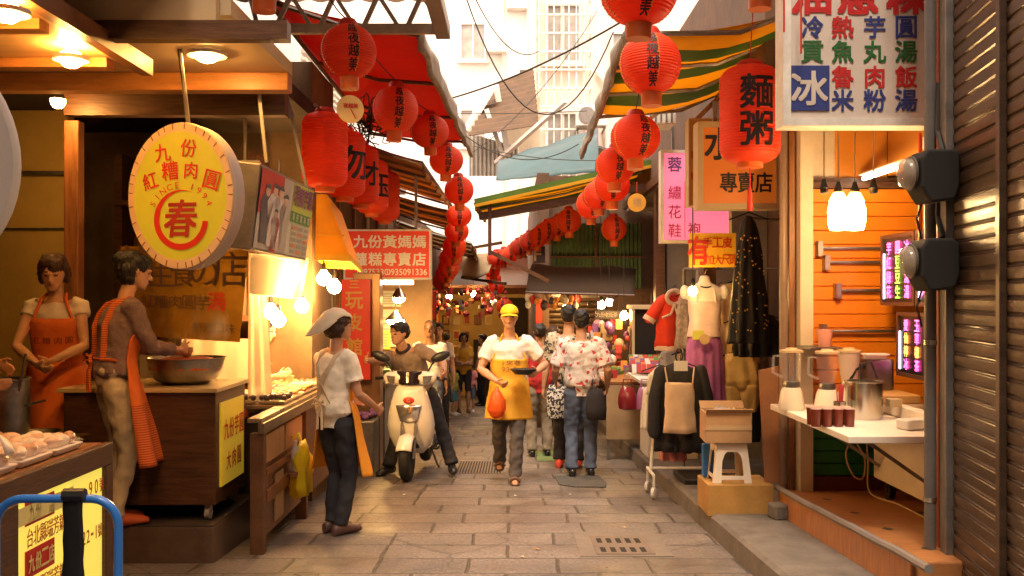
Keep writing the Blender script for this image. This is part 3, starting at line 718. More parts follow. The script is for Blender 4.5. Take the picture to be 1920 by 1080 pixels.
for o in kids(rl) + kids(rlp) + [rl, rlp]:
    pass
def remove(o):
    for c in list(o.children): remove(c)
    bpy.data.objects.remove(o)
remove(rl); remove(rlp)
def strand(name, label, pts, r=.006, cat='cable', sagd=.03, m=None):
    mb = MB(); full = []
    for a, b in zip(pts, pts[1:]): full += sag(a, b, sagd, 6)[:-1]
    full.append(V(pts[-1])); mb.tube(full, r, 5); return tag(mb.build(name, m or CABLE, smooth=True), label, cat)
strand('lantern_cable', 'thin dark cable carrying the right string of round lanterns', [V((.75, 4.6, 3.5))] + sorted(ptsR, key=lambda p: p.y), .005)
strand('lantern_cable', 'thin dark cable carrying the left string of round lanterns', [P(610, -20, 6.2)] + ptsL, .005)
# long red lanterns along the stall eave
LLAB = ['long red lantern nearest the camera, plain front, left stall eave', 'long red lantern with black brush strokes, second along the left eave', 'long red lantern half hidden, third along the left eave',
        'long red lantern with black strokes, fourth along the left eave', 'farthest long red lantern, end of the left eave row']
for i, c in enumerate(['   ', '勿', ' 才 ', ' 玉 ', '   ']):
    pr = lantern_proto(c, .345, .56, 30, tassel=False, txt=(.27 if i == 1 else .22), long=True, both=False)
    d = 7.25 + i * .92; px = [609, 647, 676, 697, 721][i]; py = [282, 308, 328, 350, 368][i]
    pr.location = P(px, py, d) + V((0, 0, .32)); pr.rotation_euler = (0, 0, [0, .75, .75, .75, .5][i]); tag(pr, LLAB[i], 'lantern', 'long red lanterns along the left eave')
mb = MB(); mb.tube([P(590, 196, 7.0), P(729, 318, 11.3)], .012, 6)
tag(mb.build('hanging_rail', GREY_M, smooth=True), 'grey rail the long red lanterns hang from', 'rail')
pr = lantern_proto('麵粥', .40, .64, 34, tassel=True, txt=.215, long=True, both=False)
pr.location = P(1406, 128, 6.4) + V((0, 0, .05)); tag(pr, 'long red lantern lettered with two big characters beside the white menu sign', 'lantern')
mb = MB(); mb.tube([P(1406, 128, 6.4) + V((0, 0, .05)), P(1412, 20, 6.4)], .004, 5); mb.build('hanging_cord', mat('red_cord', (.5, .05, .03), .6), pr)
# ------------------------------------------------------------------ overhead cables
for lab, a, b, dr_, r in [('thick brown cable slanting up across the gap of sky', P(840, 186, 12), P(1170, 38, 10), .08, .012), ('black wire hanging in a deep loop from the upper left of the sky gap', P(872, -10, 11), P(1150, 60, 11), 1.15, .009),
                    ('black wire falling steeply beside the white building', P(888, -10, 10), P(1010, 96, 12), .25, .007), ('thin wire crossing low above the blue tarpaulin', P(840, 212, 14), P(1100, 208, 14), .02, .006),
                    ('pale cord crossing beneath the thin wire', P(845, 262, 14), P(1150, 300, 13), .1, .006), ('dark wire rising from the left awning to the caged windows', P(880, 290, 15), P(1120, 20, 16), .25, .007), ('wire from the left gutter to the right flap', P(820, 205, 11), P(1085, 270, 11), .35, .006)]:
    mb = MB(); mb.tube(sag(a, b, dr_, 20), r, 5); tag(mb.build('cable', CABLE, smooth=True), lab, 'cable')
# tangle of wires on the left gap
mb = MB(); rnd = random.Random(3)
for i in range(26):
    c = P(690 + rnd.uniform(-25, 25), 225 + rnd.uniform(-25, 30), 9.5)
    pts = [c + V((rnd.uniform(-.18, .18), rnd.uniform(-.1, .1), rnd.uniform(-.16, .16))) for _ in range(5)]
    sm = []
    for k in range(17):
        u = k / 16 * 3; j = min(2, int(u)); f = u - j
        p0, p1, p2, p3 = pts[max(0, j - 1)], pts[j], pts[j + 1], pts[min(4, j + 2)]
        sm.append(.5 * ((2 * p1) + (p2 - p0) * f + (2 * p0 - 5 * p1 + 4 * p2 - p3) * f * f + (3 * p1 - p0 - 3 * p2 + p3) * f ** 3))
    mb.tube(sm, .006, 4)
mb.tube([P(655, 200, 9.5), P(690, 240, 9.5)], .012, 5); mb.tube([P(700, 190, 9.5), P(686, 300, 9.5)], .012, 5)
tag(mb.build('cable_tangle', CABLE), 'tangle of grey and black wires in the gap behind the left lanterns', 'cables')
# ================================================================== left: food shop
FZ = -.083
t = thing('food_shop', 'open fronted wooden food shop with cream ceiling on the left', 'building', (-3.4, 6.5, FZ))
OCH = mat('ochre_steel', (.80, .56, .18), .32, metal=.55, var=.12, vs=2)
mb = MB(); mb.bb(-6.5, -3.42, 7.4, 7.5, -.6, 3); mb.build('back_wall', OCH, t)
mb = MB(); mb.bb(-6.5, -3.43, 7.36, 7.398, 2.28, 2.31); mb.bb(-6.5, -3.43, 7.38, 7.397, 1.86, 1.875); mb.build('wall_rail', STEEL_D, t)
mb = MB(); mb.bb(-7, -1.75, 8.4, 9.4, -.6, 3.4); mb.bb(-6.6, -6.5, 1.0, 8.4, -.6, 3.4); mb.build('kitchen_wall', mat('sooty_wall', (.14, .085, .045), .8, var=.4, vs=2.5, dirt=.5), t)
mb = MB(); mb.bb(-7, -1.35, 4.61, 5.9, 2.70, 2.78); mb.bb(-7, -1.4, 4.54, 4.60, 2.653, 3.1); mb.bb(-7, -1.5, 2.3, 4.54, 3.1, 3.2); mb.build('ceiling', CREAM, t)
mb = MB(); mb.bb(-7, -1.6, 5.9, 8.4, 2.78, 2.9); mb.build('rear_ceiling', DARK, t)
mb = MB(); mb.bb(-6.4, -1.35, 5.78, 5.898, 2.59, 2.698); mb.build('beam', WOOD_O, t, bevel=.006)
mb = MB(); mb.bb(-6.4, -1.06, 4.52, 4.605, 2.562, 2.650); mb.build('beam', WOOD_D, t)
mb = MB(); mb.bb(-6.4, -1.93, 2.2, 5.06, 2.54, 2.57); mb.build('soffit_panel', mat('varnished_board', (.55, .33, .14), .4, var=.2, vs=3, stretch=(1, 5, 1)), t)
mb = MB(); mb.bb(-1.96, -1.90, 2.2, 5.08, 2.515, 2.60); mb.build('soffit_edge', WOOD_M, t)
mb = MB()
for k, y in enumerate((3.4, 4.1, 4.78)):
    mb = MB(); mb.bb(-6.3, -2.02, y, y + .09, 2.492, 2.538); mb.build('soffit_joist', WOOD_O, t)
mb = MB(); mb.bb(-3.06, -2.96, 6.55, 6.65, FZ, 2.55); mb.build('post', WOOD_M, t, bevel=.008)
mb = MB(); mb.bb(-3.06, -1.55, 6.55, 6.65, 2.585, 2.76); mb.build('transom', WOOD_D, t)
mb = MB(); mb.bb(-7, -1.86, 5.98, 9.4, -.6, FZ - .004); mb.build('plinth', mat('step_tile', (.12, .075, .05), .5, var=.3, vs=6, dirt=.5), t, bevel=.01)
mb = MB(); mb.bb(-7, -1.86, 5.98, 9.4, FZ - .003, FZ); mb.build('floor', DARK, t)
# recessed ceiling lamps
def downlight(c, label, r=.085):
    l_ = thing('ceiling_lamp', label, 'lamp', c, 0, 'warm lamps on the food shop ceiling')
    mb = MB(); mb.lathe([(r, 0), (r * 1.25, 0), (r * 1.25, -.02), (r, -.02)], c, 24); mb.build('rim', WHITE_M, l_, smooth=True)
    mb = MB(); mb.ball(V(c) + V((0, 0, -.01)), (r * .85, r * .85, .045), 12, 6); mb.build('bulb', LAMPC, l_, smooth=True)
LAMPC = mat('lit_ceiling_bulb', (1, .9, .7), .4, emit=(1, .50, .12), es=130)
downlight((-1.69, 5.32, 2.698), 'round lit ceiling lamp between the dark and the orange beam')
downlight((-2.0, 3.80, 2.485), 'leftmost lit lamp under the boarded soffit, partly behind the pale drum sign', .07)
downlight((-2.09, 4.55, 2.485), 'lit lamp in the middle of the boarded soffit', .065)
b_ = thing('clip_lamp', 'small lit clip lamp by the top of the brown post', 'lamp', (-3.0, 6.3, 2.55))
mb = MB(); mb.tube([(-2.98, 6.3, 2.75), (-2.98, 6.3, 2.69)], .01, 6); mb.lathe([(.02, .05), (.05, -.03), (.048, -.03), (.018, .05)], (-2.98, 6.3, 2.67), 14); mb.build('lamp_shade', STEEL, b_, smooth=True)
mb = MB(); mb.ball((-2.98, 6.3, 2.63), .05, 8, 6); mb.build('bulb', LAMPC, b_)
# shelves with pots behind the glass
sh = thing('kitchen_shelf', 'dark kitchen rack with pots and jars behind the post', 'shelf', (-2.75, 7.9, FZ))
mb = MB()
for x in (-3.18, -2.1): mb.bb(x - .03, x + .03, 7.75, 8.2, FZ, 2.5)
for z in (.7, 1.15, 1.62, 2.08): mb.bb(-3.2, -2.08, 7.72, 8.22, z, z + .04)
mb.build('rack', WOOD_D, sh)
rnd = random.Random(11)
CL = [STEEL_D, mat('jar_brown', (.16, .07, .03), .3), mat('jar_green', (.10, .13, .07), .35), mat('jar_cream', (.42, .33, .2), .5), mat('jar_blue', (.10, .12, .15), .4)]
for z in (.74, 1.19, 1.66, 2.12):
    for i in range(7):
        x = -3.08 + i * .15 + rnd.uniform(-.02, .02); h = rnd.uniform(.14, .33); r = rnd.uniform(.045, .07)
        mb = MB(); mb.lathe([(r, 0), (r * 1.05, h * .7), (r * .6, h * .88), (r * .62, h), (.01, h)], (x, 7.9, z), 12)
        tag(mb.build('kitchen_jar', CL[rnd.randrange(5)], smooth=True), 'dim jar or pot on the kitchen rack behind the oval sign', 'jar', 'jars on the kitchen rack')
mb = MB(); mb.tube(sag((-3.1, 7.6, 1.38), (-2.2, 7.5, 1.34), .12), .012, 5); tag(mb.build('loose_cord', BEIGE, smooth=True), 'pale cord sagging across the dark kitchen rack', 'cord')
mb = MB(); slats(mb, (-2.92, 8.39, 0), (-2.6, 8.39, 0), 2.0, 2.45, .06, .02); tag(mb.build('vent_grille', WHITE_M), 'small slatted vent lit high in the dark kitchen wall', 'vent')

# drum signs
def drum(name, label, c, rad, th, yaw):
    t = thing(name, label, 'sign', c); q = Matrix.Rotation(yaw, 3, 'Z')
    X = q @ V((1, 0, 0)); N = q @ V((0, -1, 0)); c = V(c)
    ax = Matrix((X, V((0, 0, 1)), N)).transposed()
    return t, X, N, c, ax
YS = mat('yellow_sign_face', (.50, .43, .02), .45, emit=(.72, .64, .04), es=.06, var=.08, vs=3, dirt=.12)
RIMC = mat('cream_sign_rim', (.72, .50, .30), .5)
RIMP = mat('pale_drum_side', (.48, .40, .36), .5, var=.1, vs=4)
REDL = mat('red_lettering', (.62, .03, .015), .5)
DREDL = mat('dark_red_lettering', (.38, .03, .02), .5)
# yaw so the face looks a little to the left of the camera
yaw = -R(13); c0 = P(338, 367, 5.2)
t, X, N, c, ax = drum('oval_sign', 'round yellow drum sign with red lettering and a red ring emblem', c0, .4, .12, yaw)
r0 = 138 / F * 5.2; SXO = .80
mb = MB(); mb.lathe([(r0 * .9, 0), (r0, -.006), (r0 * 1.0, -.12), (.01, -.12)], c, 64, ax, SXO); mb.build('drum_side', RIMP, t, smooth=True)
mb = MB(); mb.lathe([(r0 * .875, .004), (r0 * .99, .004), (r0 * 1.004, -.02), (r0 * .875, -.004)], c, 64, ax, SXO, cap=False)
mb.build('rim_band', RIMC, t, smooth=True)
mb = MB()
for k in range(34):
    a = 2 * math.pi * (k + .3 * math.sin(k * 5.1)) / 34; d = X * math.cos(a) * SXO + V((0, 0, math.sin(a)))
    mb.bar(c + d * r0 * .91 + N * .006, c + d * r0 * .99 + N * .006, .004, .004, N)
mb.build('rim_stitch', WOOD_M, t)
mb = MB(); mb.lathe([(.001, .002), (r0 * .885, .002), (r0 * .885, -.004), (.001, -.004)], c, 64, ax, SXO); mb.build('face', YS, t)
U = V((0, 0, 1))
def on(u, w): return c + X * u * r0 + U * w * r0
mb = MB(); L = .008
for ch, u, w, h, a in (('九', -.30, .55, .16, .12), ('份', .16, .60, .16, -.1), ('紅', -.52, .17, .15, .28), ('糟', -.17, .30, .17, .1), ('肉', .20, .30, .15, -.08), ('圓', .56, .16, .17, -.28)):
    rr = X * math.cos(a) + U * math.sin(a); uu = U * math.cos(a) - X * math.sin(a)
    mb.text(ch, h * r0 * 1.5, on(u * .86, w + .04), rr, uu, .02, .95, L)
for i, ch in enumerate('SINCE 1994'):
    if ch == ' ': continue
    a = R(62) - R(124) * i / 9; rr = X * math.cos(a) + U * math.sin(a); uu = U * math.cos(a) - X * math.sin(a)
    mb.text(ch, .085 * r0, on(-.48 * math.sin(a) + .02, -.33 + .475 * math.cos(a)), rr, uu, .0, 1.1, L)
mb.build('lettering', REDL, t)
mb = MB(); cc = (.02, -.33); ro, ri = .41, .33; K = 40; vs = []
for k in range(K + 1):
    a = R(20) + R(292) * k / K; th = .085 * (min(1, k / 14) if k < 14 else 1)
    a2 = a + R(45)
    for q in (ro, ro - max(.006, th)):
        p = on(cc[0] + math.cos(a2) * q, cc[1] + math.sin(a2) * q) + N * L; vs.append(p)
mb.add(vs, [(2 * k, 2 * k + 1, 2 * k + 3, 2 * k + 2) for k in range(K)]); mb.build('ring_emblem', REDL, t)
mb = MB(); mb.text('春', .50 * r0, on(.02, -.31), X, U + X * .12, .03, .95, L); mb.build('emblem_character', DREDL, t)
mb = MB(); mb.tube([c + U * r0 - N * .08, (c.x - .03, c.y + .05, 2.78)], .012, 6); mb.build('hanger', GREY_M, t)
# second drum at the very left edge
c1 = V((-1.90, 2.95, 1.80))
t, X1, N1, c1, ax1 = drum('drum_sign', 'pale drum sign cut off at the left edge, only its side showing', c1, .4, .2, R(60))
mb = MB(); mb.lathe([(.01, 0), (.40, 0), (.43, -.02), (.43, -.20), (.01, -.2)], c1, 48, ax1); mb.build('drum_side', mat('pale_drum_grey', (.60, .56, .52), .5, var=.08, vs=4), t, smooth=True)
mb = MB(); mb.lathe([(.001, .004), (.385, .004), (.385, 0), (.001, 0)], c1, 40, ax1); mb.build('face', MATS['pale_drum_grey'], t)
mb = MB(); mb.tube([c1 + U * .42 - N1 * .1, (c1.x, c1.y, 2.5)], .012, 6); mb.build('hanger', GREY_M, t)

# yellow plastic banner
BANY = mat('yellow_plastic_banner', (.27, .13, .014), .18, transl=.06, var=.3, vs=4, bump=.5, bs=7, coat=.4, dirt=.2)
q = [P(262, 630, 6.95), P(450, 642, 6.95), P(466, 462, 6.9), P(226, 462, 6.9)]
t = thing('banner', 'glossy yellow plastic banner with brush lettering behind the steaming bowl', 'banner', (q[0] + q[1]) / 2)
def bsurf(u, v):
    p = q[0].lerp(q[1], u).lerp(q[3].lerp(q[2], u), v); return p + V((0, .03 * noise.noise(V((u * 4, v * 4, 0))), 0))
mb = MB(); mb.grid(bsurf, 24, 20); mb.build('sheet', BANY, t, smooth=True, ang=180)
mb = MB()
def bl(ch, u, v, h, bold=.012): mb.text(ch, h, bsurf(u, v) + V((0, -.045, 0)), (1, 0, -.02), (0, 0, 1), bold)
for ch, u, v, h in (('養', .10, .80, .27), ('生', .31, .70, .18), ('食', .49, .70, .18), ('の', .67, .72, .18), ('店', .88, .76, .25)): bl(ch, u, v, h)
for i, ch in enumerate('特別口味'): bl(ch, .60 + i * .105, .14, .07)
for i, ch in enumerate('紅糟肉圓芋'): bl(ch, .16 + i * .125, .40, .10)
mb.build('lettering', mat('brush_black', (.09, .045, .03), .3), t)
mb = MB(); mb.text('湯', .13, bsurf(.78, .42) + V((0, -.045, 0)), bold=.03); mb.build('lettering', REDL, t)
# white plastic curtain lit from behind
CURT = mat('clear_plastic_curtain', (.74, .62, .48), .25, transl=.35, bump=.5, bs=6, alpha=.8)
mb = MB(); mb.grid(lambda u, v: P(464 + 3 * v + (34 - 22 * v) * u, 775 - 300 * v, 6.98) + V((0, .03 * math.sin(u * 14) + .2 * u, 0)), 16, 10)
mb.grid(lambda u, v: P(262 + 206 * u, 715 - 80 * v, 7.1) + V((0, .015 * math.sin(u * 30), 0)), 30, 3)
tag(mb.build('plastic_curtain', CURT, smooth=True, ang=180), 'translucent white plastic sheet hung beside the yellow banner', 'curtain')

# wooden cart with the big bowl
t = thing('wooden_cart', 'dark wooden cart on casters with a yellow sign panel on its side', 'cart', (-2.35, 6.45, FZ))
mb = MB(); mb.bb(-2.85, -1.885, 6.1, 6.78, .02, .735); mb.build('cabinet', WOOD_D, t, bevel=.006)
mb = MB(); mb.bb(-2.88, -1.865, 6.07, 6.81, .737, .765); mb.build('worktop', mat('cart_worktop', (.55, .40, .20), .3, var=.15, vs=5), t, bevel=.004)
SIGNP = mat('yellow_sign_panel', (.78, .55, .05), .45, emit=(.9, .6, .05), es=.06, var=.08, vs=4, dirt=.2)
mb = MB(); mb.bb(-1.884, -1.872, 6.18, 6.70, .12, .66); mb.build('sign_panel', SIGNP, t)
mb = MB()
for k in range(4): mb.text('九份芋圓'[k], .13, (-1.87, 6.28 + k * .115, .48), (0, 1, 0), (0, 0, 1), .02, .75)
for k in range(3): mb.text('大肉圓'[k], .12, (-1.87, 6.33 + k * .12, .27), (0, 1, 0), (0, 0, 1), .02, .75)
mb.build('lettering', REDL, t)
for (x, y) in ((-1.95, 6.17), (-1.95, 6.7), (-2.78, 6.17)):
    mb = MB(); mb.lathe([(.001, -.015), (.042, -.015), (.042, .015), (.001, .015)], (x, y, FZ + .042), 16, Matrix.Rotation(R(90), 3, 'Y')); mb.bar((x, y, FZ + .05), (x, y, .02), .045, .02)
    mb.build('caster', mat('caster_grey', (.4, .36, .32), .5), t, smooth=True)
bw = thing('bowl', 'wide steel mixing bowl full of red meat on the cart', 'bowl', (-2.18, 6.42, .767))
c = V((-2.18, 6.42, .767))
mb = MB(); mb.lathe([(.001, 0), (.14, .0), (.20, .03), (.235, .09), (.25, .165), (.262, .17), (.262, .174), (.246, .174), (.228, .09), (.19, .04), (.13, .012), (.001, .012)], c, 40); mb.build('steel_shell', STEEL_D, bw, smooth=True)
mb = MB(); mb.lathe([(.238, .10), (.238, .135), (.17, .165), (.08, .175), (.001, .172)], c, 36); mb.noise(.012, 22); mb.build('meat_filling', mat('red_meat', (.42, .10, .04), .45, var=.4, vs=30, bump=.5, bs=60), bw, smooth=True)
pt = thing('stock_pot', 'tall steel stock pot at the left edge in front of the apron woman', 'pot', (-2.98, 5.55, .50))
c = V((-2.93, 5.55, .50))
mb = MB(); mb.lathe([(.001, 0), (.125, 0), (.13, .01), (.13, .36), (.138, .365), (.138, .375), (.122, .375), (.12, .02), (.001, .02)], c, 32); mb.build('shell', STEEL_D, pt, smooth=True)
mb = MB(); mb.tube([c + V((.13, -.03, .22)), c + V((.2, -.06, .24)), c + V((.2, .06, .24)), c + V((.13, .03, .22))], .008, 6); mb.build('handle', STEEL, pt, smooth=True)
mb = MB(); mb.tube([c + V((.05, -.02, .1)), c + V((.17, -.1, .52))], .008, 6); tag(mb.build('ladle', STEEL, smooth=True), 'ladle handle sticking out of the stock pot', 'ladle')
tb_ = thing('work_table', 'dark low work table under the stock pot', 'table', (-3.2, 5.6, -.3))
mb = MB(); mb.bb(-4.4, -2.62, 5.25, 5.95, .46, .5); mb.build('tabletop', WOOD_D, tb_, bevel=.005)
mb = MB(); mb.bb(-4.38, -2.64, 5.28, 5.93, .1, .458); mb.build('side_board', DARK, tb_)
for x in (-4.3, -2.7):
    for y in (5.32, 5.88):
        mb = MB(); mb.bb(x - .03, x + .03, y - .03, y + .03, gz(y), .1); mb.build('leg', WOOD_D, tb_)
mb = MB(); mb.lathe([(.001, 0), (.1, 0), (.14, .05), (.145, .055), (.1, .01), (.001, .01)], (-2.78, 5.62, .502), 24); tag(mb.build('dish', STEEL, smooth=True), 'shallow shiny dish on the dark table beside the pot', 'dish')
t2 = thing('back_counter', 'dark back counter behind the working women', 'counter', (-3.2, 6.9, FZ))
mb = MB(); mb.bb(-5, -2.9, 6.75, 7.3, FZ, .7); mb.build('cabinet', DARK, t2, bevel=.01)
mb = MB(); mb.bb(-5, -2.88, 6.72, 7.32, .702, .73); mb.build('worktop', STEEL_D, t2)

# foreground counter with lit sign, trays, blue trolley
t = thing('display_counter', 'dark wooden counter with a lit yellow sign on its street side', 'counter', (-2.3, 3.9, gz(4)))
mb = MB(); mb.bb(-3.2, -1.95, 2.4, 4.58, .60, .652); mb.build('top', WOOD_M, t, bevel=.008)
mb = MB(); mb.bb(-1.95, -1.91, 2.4, 4.60, .55, .652); mb.bb(-1.95, -1.91, 4.52, 4.60, gz(4.5), .548); mb.bb(-1.95, -1.91, 2.4, 3.72, gz(3), .548); mb.bb(-1.95, -1.91, 3.722, 4.518, gz(4), -.13); mb.build('frame', WOOD_D, t, bevel=.006)
mb = MB(); mb.bb(-3.15, -1.952, 4.50, 4.58, gz(4.5), .598); mb.build('end_board', WOOD_D, t)
LITY = mat('lit_yellow_sign', (.80, .72, .10), .4, emit=(.95, .78, .12), es=.25, var=.05, vs=4, dirt=.12)
mb = MB(); mb.bb(-1.948, -1.93, 3.722, 4.518, -.128, .548); mb.build('sign_panel', LITY, t)
mb = MB(); mb.bb(-1.929, -1.925, 3.80, 4.04, .435, .53); mb.bb(-1.929, -1.925, 3.80, 4.04, .225, .335); mb.build('red_block', REDL, t)
mb = MB(); YX = (0, 1, 0)
for i, ch in enumerate('九份一店'): mb.text(ch, .07, (-1.924, 3.84 + i * .055, .483), YX, U, .03, .65)
for i, ch in enumerate('九份二店'): mb.text(ch, .07, (-1.924, 3.84 + i * .055, .28), YX, U, .03, .65)
mb.build('lettering', mat('pale_yellow_lettering', (.9, .8, .3), .5), t)
mb = MB()
for i, ch in enumerate('台北縣瑞芳鎮九份'): mb.text(ch, .075, (-1.926, 3.83 + i * .055, .385), YX, U, .012, .7)
for i, ch in enumerate('90號'): mb.text(ch, .065, (-1.926, 4.38 + i * .06, .47), YX, U, .012, .8)
for i, ch in enumerate('322-1號'): mb.text(ch, .06 if ch != '-' else .012, (-1.926, 4.27 + i * .042, .26), YX, U, .012, .8)
for i, ch in enumerate('台北縣瑞芳鎮九份'): mb.text(ch, .075, (-1.926, 3.83 + i * .055, .175), YX, U, .012, .7)
mb.build('lettering', mat('orange_red_lettering', (.65, .16, .02), .5), t)
FOAM = mat('foam_tray', (.80, .70, .62), .6); FISH = mat('pink_rolls', (.72, .46, .34), .35, var=.3, vs=20, bump=.2, bs=30)
FILM = mat('cling_film', (1, .95, .9), .05, alpha=.22)
rnd = random.Random(5)
for iy in range(5):
    for ix in range(2):
        y = 3.12 + iy * .29; x = -2.09 - ix * .27
        fp = thing('food_pack', ['pack of pink rolls under cling film nearest the counter corner', 'pack of pink rolls under cling film on the dark counter'][0 if (iy == 4 and ix == 0) else 1], 'food pack', (x, y, .654), 0, 'packs of pink rolls on the counter')
        mb = MB(); mb.hexa([V((x, y, .654)) + V(p) for p in ((-.11, -.12, 0), (.11, -.12, 0), (.11, .12, 0), (-.11, .12, 0), (-.125, -.135, .03), (.125, -.135, .03), (.125, .135, .03), (-.125, .135, .03))]); mb.build('tray', FOAM, fp, bevel=.008)
        mb = MB()
        for a in range(4):
            for b in range(3):
                mb.mi(rnd.randrange(3))
                px_, py_ = x - .08 + a * .053, y - .075 + b * .075
                mb.ball((px_, py_, .70 + rnd.uniform(0, .012)), (.030, .055, .028), 10, 7, Euler((0, 0, rnd.uniform(-.6, .6))).to_matrix())
        mb.build('rolls', [FISH, mat('pale_rolls', (.76, .60, .48), .4, var=.2, vs=25), mat('brown_rolls', (.55, .28, .16), .4, var=.3, vs=25)], fp, smooth=True)
        mb = MB(); mb.grid(lambda u, v: V((x - .123 + .246 * u, y - .133 + .266 * v, .692 + .045 * math.sin(math.pi * u) ** .4 * math.sin(math.pi * v) ** .4 + .004 * noise.noise(V((u * 9 + iy, v * 9, 0))))), 12, 12); mb.build('cling_film', FILM, fp, smooth=True, ang=180)
mb = MB(); mb.grid(lambda u, v: V((-2.06 + .1 * u, 3.72 + .07 * v, .73 + .1 * math.sin(math.pi * u) * (1 - v * .4))), 6, 4); tag(mb.build('paper_scrap', FOAM, smooth=True, solid=.004), 'folded white paper standing on the packs of pink rolls', 'paper')
BLUEP = mat('blue_enamel', (.03, .17, .55), .35, var=.15, vs=6, coat=.3, dirt=.15)
tr_ = thing('hand_trolley', 'blue tubular hand trolley handle with a black strap in front of the lit counter', 'trolley', (-1.5, 3.2, gz(3.2)))
d = 3.2; w0, w1 = P(-8, 935, d), P(222, 935, d); rad = .09; base = gz(3.2) + .12
pts = [V((w0.x, d, base))] + [V((w0.x + rad - rad * math.cos(a), d, w0.z - rad + rad * math.sin(a))) for a in [R(90) * i / 6 for i in range(7)]] + [V((w1.x - rad + rad * math.sin(a), d, w1.z - rad + rad * math.cos(a))) for a in [R(90) * i / 6 for i in range(7)]] + [V((w1.x, d, base))]
mb = MB(); mb.tube(pts, .0145, 10); mb.tube([(w0.x, d, .2), (w1.x, d, .2)], .011, 8); mb.build('handle', BLUEP, tr_, smooth=True)
mb = MB(); mb.bb(w0.x - .03, w1.x + .03, d - .45, d + .02, gz(d) + .12, gz(d) + .16); mb.build('deck', BLUEP, tr_, bevel=.01)
mb = MB()
for x in (w0.x + .04, w1.x - .04):
    for y in (d - .4, d - .05): mb = MB(); mb.lathe([(.001, -.018), (.055, -.018), (.055, .018), (.001, .018)], (x, y, gz(y) + .058), 18, Matrix.Rotation(R(90), 3, 'Y')); mb.build('wheel', BLACK_P, tr_, smooth=True)
mb = MB(); xs = P(143, 0, d).x
mb.grid(lambda u, v: V((xs - .032 + .064 * u + .014 * noise.noise(V((v * 4, u, 2))), d - .022 + .006 * noise.noise(V((u * 3, v * 6, 0))), w0.z + .012 - v * .42)), 4, 20)
mb.tube([(xs - .03, d - .02, w0.z + .016), (xs + .035, d - .02, w0.z + .016)], .02, 8); mb.build('strap', BLACK_P, tr_, smooth=True, solid=.008)

# ================================================================== left: food stall with trays
t = thing('food_stall', 'wooden food stall table covered with trays of snacks under bright bulbs', 'stall', (-2.0, 7.6, gz(7.6)))
mb = MB(); mb.bb(-2.10, -1.62, 6.95, 9.35, .53, .558); mb.bb(-1.71, -1.62, 6.2, 6.948, .53, .558); mb.build('tabletop', mat('stall_top', (.30, .20, .11), .3, var=.2, vs=4), t, bevel=.004)
mb = MB(); mb.bb(-1.64, -1.60, 6.2, 9.35, .46, .528); mb.build('apron_board', MATS['worn_steel_edge'] if 'worn_steel_edge' in MATS else mat('worn_steel_edge', (.25, .18, .12), .4, metal=.5, var=.3, vs=6, dirt=.5), t)
for y in (6.26, 7.55, 9.2):
    mb = MB(); mb.bb(-1.70, -1.61, y - .035, y + .035, gz(y), .458); mb.build('leg', mat('worn_leg_wood', (.14, .065, .03), .5, var=.4, vs=5, dirt=.4), t, bevel=.005)
mb = MB(); mb.bb(-1.68, -1.645, 6.32, 7.48, -.25, .44); mb.bb(-1.68, -1.645, 7.62, 9.1, -.25, .44); mb.build('front_panel', mat('worn_brown_ply', (.20, .10, .05), .6, var=.4, vs=4, bump=.15, bs=18, dirt=.7), t)
mb = MB(); mb.bb(-1.643, -1.625, 6.36, 6.86, .24, .43); mb.bb(-1.643, -1.625, 6.90, 7.44, .24, .43); mb.build('drawer_front', PLY, t, bevel=.004)
mb = MB(); mb.bb(-1.641, -1.63, 6.62, 6.85, -.2, .12); mb.build('pale_panel', mat('pale_ply', (.42, .26, .13), .6, var=.2, vs=5), t)
mb = MB(); mb.bb(-1.642, -1.618, 6.35, 7.45, .16, .20); mb.bb(-1.642, -1.618, 6.35, 7.45, -.02, .06); mb.build('panel_batten', WOOD_M, t)
mb = MB(); mb.bb(-1.99, -1.72, 6.98, 9.1, -.3, .44); mb.build('cabinet', DARK, t)
TRAY = mat('tray_steel', (.66, .58, .46), .3, metal=.8)
SN = [mat('snack_dark', (.10, .05, .035), .35, coat=.3), mat('snack_tan', (.50, .30, .12), .5, var=.3, vs=20), mat('snack_orange', (.62, .25, .06), .45, var=.3, vs=20), mat('snack_cream', (.70, .55, .36), .5)]
rnd = random.Random(21); k = 0
SL = ['metal tray of round dark dumplings at the near end of the stall', 'metal tray of tan snacks on the stall', 'metal tray of orange snacks on the stall', 'metal tray of cream pastries on the stall']
for iy in range(7):
    for ix in range(2):
        x = -1.75 - ix * .225; y = 7.12 + iy * .33; kind = (iy + ix * 2) % 4 if iy else 0
        tt = thing('snack_tray', SL[kind] if not (kind == 0 and iy) else 'metal tray of dark dumplings farther along the stall', 'tray', (x, y, .56), 0, 'trays of snacks on the stall')
        mb = MB(); mb.hexa([V((x, y, .56)) + V(p) for p in ((-.09, -.14, 0), (.09, -.14, 0), (.09, .14, 0), (-.09, .14, 0), (-.105, -.155, .028), (.105, -.155, .028), (.105, .155, .028), (-.105, .155, .028))]); mb.build("tray", TRAY, tt, bevel=.006)
        mb = MB()
        for a in range(5):
            for b in range(5):
                rr = rnd.uniform(.020, .025)
                mb.ball((x - .08 + a * .04 + rnd.uniform(-.008, .008), y - .11 + b * .055 + rnd.uniform(-.008, .008), .60 + rnd.uniform(0, .015)), (rr, rr, rr * (1 if kind == 0 else .7)), 8, 6)
        mb.build('snacks', SN[kind], tt, smooth=True)
        if rnd.random() < .6:
            mb = MB(); mb.grid(lambda u, v: V((x - .10 + .2 * u, y - .15 + .3 * v, .632 + .01 * noise.noise(V((u * 6 + k, v * 6, 0))))), 8, 8); mb.build('cling_film', FILM, tt, smooth=True, ang=180)
        k += 1
